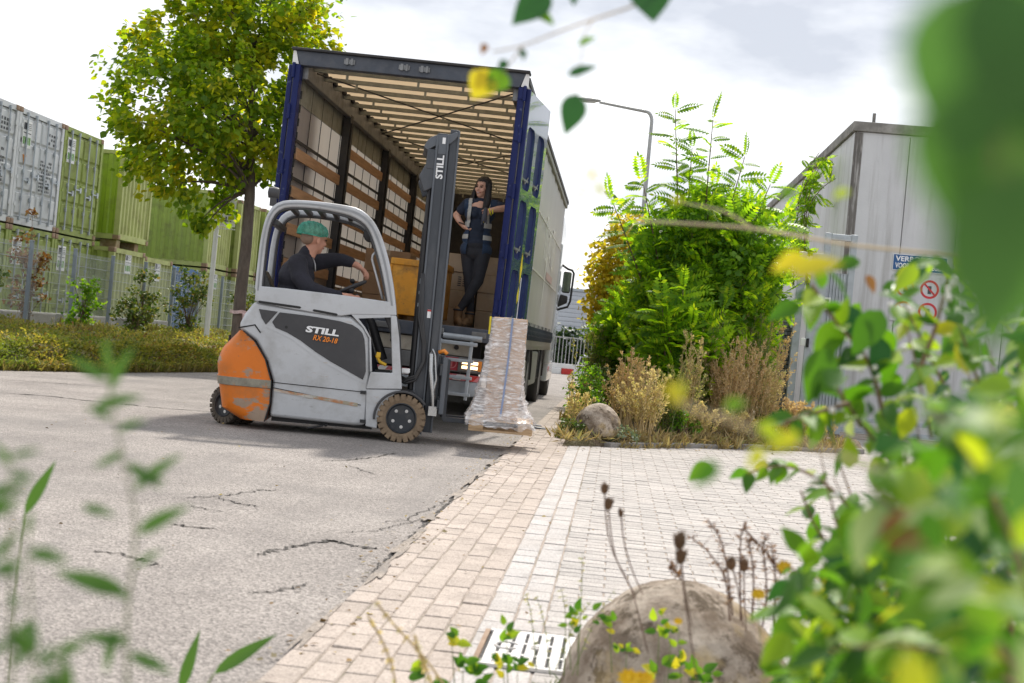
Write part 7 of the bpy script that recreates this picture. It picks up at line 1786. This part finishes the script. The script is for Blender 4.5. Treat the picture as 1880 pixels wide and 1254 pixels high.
# placed leaves that stand out
for (x, y, ang, L, d, m) in [(1545, 590, 235, .075, 2.0, 'near_leaf'), (1470, 560, 200, .055, 2.0, 'near_leaf'), (1520, 640, 250, .085, 1.95, 'near_leaf'), (1620, 570, 235, .080, 1.95, 'near_leaf'), (1560, 560, 280, .06, 2.0, 'near_dark'), (1510, 530, 100, .04, 2.0, 'near_leaf'),
                              (1580, 480, 190, .045, 2.0, 'near_leaf'), (1490, 540, 270, .055, 2.0, 'near_leaf'), (1620, 620, 260, .06, 2.0, 'near_dark'), (1690, 470, 250, .05, 2.0, 'near_dark'), (1305, 850, 215, .045, 2.1, 'near_leaf'),
                              (1455, 505, 20, .036, .95, 'near_yellow'), (1560, 860, 90, .05, 2.0, 'near_leaf'), (1640, 900, 110, .05, 1.9, 'near_leaf'), (1600, 1000, 200, .05, 1.8, 'near_pale'), (1590, 505, 300, .03, 2.0, 'near_red')]:
    p = at(x, y, d); a = math.radians(ang); q = at(x + 100*math.cos(a), y - 100*math.sin(a), d - 0.02)
    dg.leaf(p, q - p, V((0.1, -0.75, 0.6)), L, m)
for k in range(46):
    x = r.uniform(1480, 1860); y = r.uniform(500, 1230); d = r.uniform(1.6, 2.2)
    for q in range(r.randint(1, 3)): dg.berry(at(x + r.gauss(0, 8), y + r.gauss(0, 8), d), r.uniform(.0035, .0055))
for (x, y) in [(1500, 560), (1530, 565), (1490, 540), (1610, 690), (1660, 640), (1830, 560), (1850, 575), (1540, 1000)]: dg.berry(at(x, y, 2.0), 0.006)
dg.done(); dg.fr.build('berries', 'berry', dg.t, smooth=True)["kind"] = "stuff"

# ---- twigs hanging very near: out of focus
nb = Near('overhanging_branch', 'large dark green leaves hanging very close at the upper right', 'branch', at(1900, -200, 0.30), seed=4); r = nb.r
nb.twig([at(1960, -260, 0.30), at(1890, -60, 0.285), at(1850, 120, 0.275), at(1840, 420, 0.27)], 0.0022)
for (x0, y0, x1, y1, d, L) in [(1830, -60, 1760, 330, 0.266, 0.0414), (1900, 40, 1800, 470, 0.274, 0.0488), (1890, 300, 1820, 620, 0.266, 0.0385), (1880, -120, 1930, 260, 0.266, 0.0429), (1800, 160, 1740, 420, 0.296, 0.0326)]:
    p, q = at(x0, y0, d), at(x1, y1, d + .006); nb.leaf(p, q - p, V((r.uniform(-.3, .3), -1, .35)), L, 'near_wide', leaf_detail(0.42, 0.1, 0.08, 7, 1.2))
nb.done()
nb = Near('near_bush_sprig', 'blurred green sprig with one reddish leaf close at the lower right', 'sprig', at(1900, 1350, 0.8), seed=5); r = nb.r
q = nb.twig([at(1930, 1350, 0.85), at(1800, 1120, 0.8), at(1690, 960, 0.8), at(1600, 900, 0.82)], 0.003); nb.leafed(q, 8, .045, 'near_leaf')
q = nb.twig([at(1930, 1200, 0.95), at(1850, 960, 0.9), at(1760, 800, 0.9), at(1700, 740, 0.9)], 0.003); nb.leafed(q, 8, .05, 'near_leaf')
q = nb.twig([at(1930, 1300, 1.1), at(1780, 1200, 1.05), at(1620, 1180, 1.05), at(1500, 1200, 1.1)], 0.003); nb.leafed(q, 9, .045, 'near_leaf')
for k in range(34):
    x = 1900 - 260*r.random()**1.3; y = 1290 - 640*r.random()**1.2; dd = r.uniform(.48, .72)
    nb.leaf(at(x, y, dd), rvec(r) + V((0, 0, -.3)), V((0, -.5, 1)) + rvec(r)*.7, r.uniform(.018, .034), r.choice(['near_leaf', 'near_leaf', 'near_pale', 'near_wide']))
for k in range(70):
    x, y = r.uniform(1620, 1900), r.uniform(760, 1280); nb.leaf(at(x, y, r.uniform(.75, 1.3)), rvec(r) + V((0, 0, -.3)), V((0, -.5, 1)) + rvec(r)*.7, r.uniform(.03, .05), r.choice(['near_leaf', 'near_leaf', 'near_pale', 'near_dark']))
p = at(1610, 990, .8); nb.leaf(p, at(1720, 960, .8) - p, V((0, -1, .4)), .046, 'near_red')
nb.done()
lt = Near('bare_twig', 'pale blurred twig crossing before the feathery shrub and building', 'twig', at(1750, 460, 1.0), seed=6)
lt.twig([at(1900, 500, 1.85), at(1780, 470, 1.8), at(1560, 452, 1.8), at(1400, 420, 1.8), at(1290, 412, 1.8), at(1165, 405, 1.8)], 0.0029, 0.0018); lt.twig([at(1380, 418, 1.8), at(1330, 385, 1.8), at(1250, 372, 1.8)], 0.0018, 0.0009)
for (x, y, a, L) in [(1480, 470, 200, .05), (1430, 360, 20, .03), (1560, 350, 200, .025), (1230, 370, 10, .02)]:
    p = at(x, y, 1.0); lt.leaf(p, at(x + 100*math.cos(math.radians(a)), y - 100*math.sin(math.radians(a)), 1.0) - p, V((0, -1, .5)), L*.55, 'near_yellow' if x == 1480 else 'near_leaf')
lt.done('straw_stem')
lt = Near('leaning_twig', 'blurred twig with yellow leaves reaching over the dry weeds', 'twig', at(1620, 880, 0.82), seed=7)
lt.twig([at(1700, 900, 0.85), at(1560, 840, 0.82), at(1420, 800, 0.82), at(1310, 765, 0.8), at(1240, 735, 0.8)], 0.0016, 0.0009); lt.twig([at(1310, 765, 0.8), at(1370, 745, 0.8)], 0.0012)
for (x, y, a, L, m) in [(1250, 745, 120, .024, 'near_yellow'), (1235, 735, 60, .020, 'near_yellow'), (1330, 750, 20, .022, 'near_leaf'), (1390, 780, 330, .028, 'near_leaf'), (1470, 800, 200, .03, 'near_leaf'), (1400, 820, 240, .024, 'near_yellow'), (1320, 850, 220, .030, 'near_leaf')]:
    p = at(x, y, 0.8); lt.leaf(p, at(x + 100*math.cos(math.radians(a)), y - 100*math.sin(math.radians(a)), 0.8) - p, V((0, -1, .5)), L*.68, m)
lt.done('straw_stem')

# ---- branch hanging in from the top
tb = Near('hanging_branch', 'thin branch with sparse leaves hanging in front of the sky at the top', 'branch', at(1350, -120, 1.5), seed=8)
tb.twig([at(1420, -140, 1.5), at(1200, 0, 1.5), at(1090, 35, 1.5), at(1020, 60, 1.5), at(960, 85, 1.5), at(905, 95, 1.5)], 0.0016, 0.0008)
tb.twig([at(1090, 35, 1.5), at(1072, 60, 1.5), at(1068, 100, 1.5), at(1055, 190, 1.5)], 0.0009); tb.twig([at(960, 85, 1.5), at(940, 110, 1.5), at(915, 150, 1.5)], 0.0012); tb.twig([at(1100, -60, 1.5), at(1010, -20, 1.5), at(960, 20, 1.5)], 0.0012)
for (x0, y0, x1, y1, m, w) in [(1010, -15, 940, 40, 'near_dark', .36), (985, 22, 1018, 42, 'near_leaf', .3), (1180, -40, 1205, 35, 'near_dark', .62), (1062, 82, 1092, 66, 'near_leaf', .22), (1042, 138, 1095, 118, 'near_dark', .2), (958, 90, 962, 108, 'near_dark', .3), (900, 135, 868, 178, 'near_yellow', .55), (905, 132, 870, 160, 'near_yellow', .4),
                              (930, 135, 895, 165, 'near_leaf', .5), (1060, 172, 1040, 245, 'near_dark', .34), (930, 110, 915, 130, 'near_dark', .3), (1050, -25, 1055, 8, 'near_dark', .3), (892, 80, 885, 98, 'near_red', .3)]:
    p, q = at(x0, y0, 1.5), at(x1, y1, 1.49); tb.leaf(p, q - p, V((.35, -1, .5)), (q-p).length, m, leaf_detail(w, 0.15, 0.12, 7, 1.3))
tb.done('straw_stem')
fb = Near('faint_sprig', 'small out-of-focus yellowish sprig against the sky right of the truck', 'sprig', at(1090, 340, 0.9), seed=9)
for (x0, y0, x1, y1) in [(1090, 312, 1080, 335), (1095, 340, 1115, 360), (1060, 350, 1078, 358)]:
    p, q = at(x0, y0, 1.0), at(x1, y1, 1.0); fb.leaf(p, q - p, V((0, -1, .3)), (q-p).length*.8, 'near_yellow')
fb.twig([at(1085, 315, 1.0), at(1100, 350, 1.0), at(1062, 354, 1.0)], 0.0004); fb.twig([at(1100, 350, 1.0), at(1180, 395, 0.99)], 0.0004); fb.done('straw_stem')

# ---- weeds at the left
lw = Near('green_weed_stalk', 'blurred green weed stalk with narrow leaves at the lower left', 'weed', at(215, 1500, 0.95), seed=10); r = lw.r
q = lw.twig([at(240, 1500, 0.98), at(235, 1300, 0.95), at(230, 1130, 0.95), at(255, 960, 0.92), at(225, 840, 0.9), at(200, 720, 0.9), at(200, 630, 0.9)], 0.0014)
for (x0, y0, x1, y1) in [(235, 1090, 110, 1048), (235, 1100, 185, 1060), (250, 980, 335, 930), (245, 900, 320, 835), (230, 830, 175, 855), (232, 850, 290, 890), (205, 770, 160, 745), (215, 790, 262, 770), (200, 700, 130, 655), (200, 720, 235, 640), (205, 690, 190, 625), (240, 1180, 150, 1165), (235, 1200, 310, 1230), (250, 1040, 290, 1010), (150, 930, 205, 942), (170, 750, 250, 725), (262, 885, 300, 880), (215, 1150, 190, 1230)]:
    p, q = at(x0, y0, 0.92), at(x1, y1, 0.91); lw.leaf(p, q - p, V((r.uniform(-.5, .5), -1, .6)), (q-p).length*1.1, 'weed_near', leaf_detail(.14, .12, .12, 6, 1.3))
lw.done('green_stem')
lw = Near('green_weed_stalk', 'blurred green weed filling the lower left corner', 'weed', at(40, 1500, 0.8), seed=11); r = lw.r
for (b0, b1, b2) in [((30, 1500), (20, 1200), (20, 840)), ((90, 1500), (60, 1250), (50, 960)), ((-30, 1500), (-10, 1150), (-20, 900)), ((150, 1500), (130, 1330), (100, 1180))]:
    q = lw.twig([at(*b0, 0.82), at(*b1, 0.8), at(*b2, 0.8)], 0.0014)
    for k in range(13):
        t = r.random(); j = min(len(q)-2, int(t*(len(q)-1))); pp_ = q[j].lerp(q[j+1], t*(len(q)-1)-j)
        lw.leaf(pp_, V((r.uniform(-1, 1), r.uniform(-.4, .4), r.uniform(-.2, .8))), V((r.uniform(-.5, .5), -1, .6)), r.uniform(.014, .03), 'weed_near', leaf_detail(.17, .12, .12, 6, 1.3))
lw.done('green_stem')
gb = Near('grass_blade', 'broad green blade crossing the asphalt at the lower left', 'grass', at(60, 1010, 2.4), seed=12)
for (x0, y0, x1, y1, d) in [(45, 945, 102, 845, 2.4)]:
    p, q = at(x0, y0, d), at(x1, y1, d); gb.leaf(p, q - p, V((.3, -1, .4)), (q-p).length, 'weed_near', leaf_detail(.10, .05, .2, 7, 2))
gb.twig([at(45, 945, 2.4), at(20, 1150, 2.35), at(0, 1500, 2.3)], 0.002); gb.done('green_stem')
gb = Near('grass_blade', 'broad green blade bent towards the brick strip at the bottom', 'grass', at(390, 1240, 2.6), seed=13)
for (x0, y0, x1, y1, d) in [(392, 1238, 503, 1163, 2.6), (330, 1270, 365, 1160, 2.7)]:
    p, q = at(x0, y0, d), at(x1, y1, d); gb.leaf(p, q - p, V((.3, -1, .6)), (q-p).length, 'weed_near', leaf_detail(.10, .15, .2, 7, 2))
gb.twig([at(392, 1238, 2.6), at(340, 1330, 2.6), at(320, 1600, 2.6)], 0.002); gb.done('green_stem')

# ---- weeds along the bottom
bw_ = Near('dry_stalk', 'dry brown grass stalk leaning at the bottom over the bricks', 'weed', at(800, 1400, 2.4), seed=14); r = bw_.r
for pts in ([(690, 1105), (725, 1150), (775, 1200), (840, 1290), (880, 1500)], [(675, 1130), (705, 1180), (730, 1254), (760, 1500)], [(760, 1165), (775, 1215), (800, 1270)]):
    q = bw_.twig([at(x, y, 2.5) for x, y in pts], 0.0022, 0.0022); bw_.leafed(q, 12, .014, 'dry_tan', 0.0)
bw_.done('dry_stem')
cw_ = Near('low_weed', 'small fresh green weeds around the gully cover', 'weed', at(900, 1300, 3.2), seed=15); r = cw_.r
for (x, y, s) in [(830, 1180, 1.1), (850, 1225, 1.2), (930, 1165, 1.0), (925, 1220, .9), (1060, 1130, 1.0), (880, 1245, 1.2), (1045, 1140, .8), (780, 1235, 1.3), (950, 1235, 1.0), (1120, 1145, .9), (1210, 1150, 1.1), (1230, 1170, 1.0), (1150, 1190, .8), (1250, 1225, 1.1), (1220, 1240, 1.3), (1290, 1250, 1.2)]:
    d = 3.2 if x < 1000 else 3.3; base_p = at(x + r.uniform(-6, 6), y + 90, d); cw_.twig([base_p, at(x, y + 20, d), at(x, y, d)], 0.0015)
    for k in range(7): cw_.leaf(at(x + r.gauss(0, 9), y + r.gauss(0, 10), d), V((r.uniform(-1, 1), r.uniform(-.5, .2), r.uniform(-.1, 1))), V((r.uniform(-.4, .4), -.8, .6)), .030*s*r.uniform(.7, 1.2), 'near_leaf' if r.random() < .85 else 'near_yellow')
cw_.done('green_stem')
cw_ = Near('wispy_weed', 'wispy grey-green seed stalks between gully cover and round bollard', 'weed', at(1000, 1300, 3.4), seed=16); r = cw_.r
for pts in ([(1010, 1200), (1000, 1140), (985, 1095)], [(1035, 1200), (1040, 1130), (1030, 1080)], [(1060, 1200), (1068, 1090), (1070, 1015)], [(985, 1190), (975, 1120), (965, 1090)], [(1020, 1190), (1050, 1150), (1085, 1105)], [(1050, 1200), (1090, 1140), (1130, 1080)]):
    q = cw_.twig([at(x, y + (40 if i == 0 else 0), 3.5) for i, (x, y) in enumerate(pts)], 0.0014); cw_.leafed(q, 9, .014, 'dry_green', 0.2)
cw_.done('green_stem')
def knap(label, items, d, seed):
    k_ = Near('seed_head_stalk', label, 'weed', at(items[0][0][-1][0], items[0][0][-1][1] + 200, d), seed=seed)
    bud = MB()
    for pts, size in items:
        q = k_.twig([at(x, y, d) for x, y in pts], 0.0016, 0.0012); p = q[0] - k_.B
        bud.ball(p, (.0085*size, .0085*size, .0125*size), 12, 9)
        for s in range(14):
            v = rvec(k_.r); bud.tube([p + v*.006*size, p + V((v.x*.012*size, v.y*.012*size, abs(v.z)*.016*size + .004))], [.0018, .0004], 4)
    k_.done('dead_stem'); tag(bud.build('seed_heads', 'bud_brown', k_.t, smooth=True), kind='stuff')
knap('brown seed heads on thin stalks standing alone over the pale pavers', [([(1110, 897), (1112, 960), (1125, 1020), (1160, 1075), (1190, 1200)], 1.0), ([(1117, 925), (1120, 970), (1130, 1030), (1165, 1090)], 1.15), ([(1140, 943), (1145, 1000), (1165, 1060), (1180, 1090)], .7)], 3.0, 17)
knap('fat brown seed heads on a stalk in front of the round bollard', [([(1248, 993), (1252, 1060), (1262, 1130), (1280, 1254), (1300, 1400)], 1.35), ([(1250, 1022), (1256, 1080), (1270, 1150)], 1.2)], 2.6, 18)
knap('pair of brown thistle heads above the round bollard', [([(1343, 1035), (1355, 1080), (1365, 1150)], 1.2), ([(1366, 1038), (1366, 1090), (1370, 1160)], 1.2)], 3.0, 19)
dr = Near('dead_weed', 'dead reddish-brown branching weed above the round bollard', 'weed', at(1370, 1200, 3.1), seed=20); r = dr.r
for pts in ([(1340, 1140), (1335, 1060), (1300, 1010), (1262, 982)], [(1345, 1130), (1335, 1040), (1325, 990), (1300, 955)], [(1360, 1140), (1358, 1040), (1360, 975), (1370, 965)], [(1365, 970), (1395, 1000), (1420, 1030), (1435, 1050)], [(1380, 1140), (1385, 1060), (1378, 1010), (1372, 990)], [(1400, 1150), (1410, 1080), (1400, 1010), (1405, 980)], [(1420, 1150), (1425, 1060), (1415, 1000)], [(1250, 1065), (1238, 1045), (1232, 1038)]):
    q = dr.twig([at(x, y, 3.1) for x, y in pts], 0.0022, 0.0012); dr.leafed(q, 24, .016, 'dead_leaf', 0.1, SEED)
    for k in range(12):
        j = r.randrange(2, len(q)-1); dr.twig([q[j], q[j] + rvec(r)*.03 + V((0, 0, .01))], .0008)
dr.done('dead_stem')
fw = Near('yellow_flower', 'small yellow flowers among the weeds beside the round bollard', 'flower', at(1420, 1300, 2.6), seed=21); pet = MB(); r = fw.r
for (x, y, d, s) in [(1440, 1040, 2.7, 1.0), (1392, 1090, 2.7, .9), (1155, 1243, 2.4, 1.3), (1182, 1246, 2.4, 1.2), (1460, 1075, 2.7, .6), (1500, 1180, 2.6, .9), (1515, 1200, 2.6, .8), (1245, 1140, 2.8, .6)]:
    p = at(x, y, d) - fw.B; fw.twig([at(x, y, d), at(x + 5, y + 120, d)], .001)
    for k in range(9):
        a = 2*math.pi*k/9; v = V((math.cos(a), -.35, math.sin(a)*.8)); w = v.cross(V((0, 1, 0))).normalized()*.005*s
        pet.add([p, p + v*.009*s + w, p + v*.018*s, p + v*.009*s - w], [(0, 1, 2, 3)])
    pet.ball(p, .006*s, 8, 6)
fw.done('green_stem'); tag(pet.build('petals', 'petal', fw.t), kind='stuff')
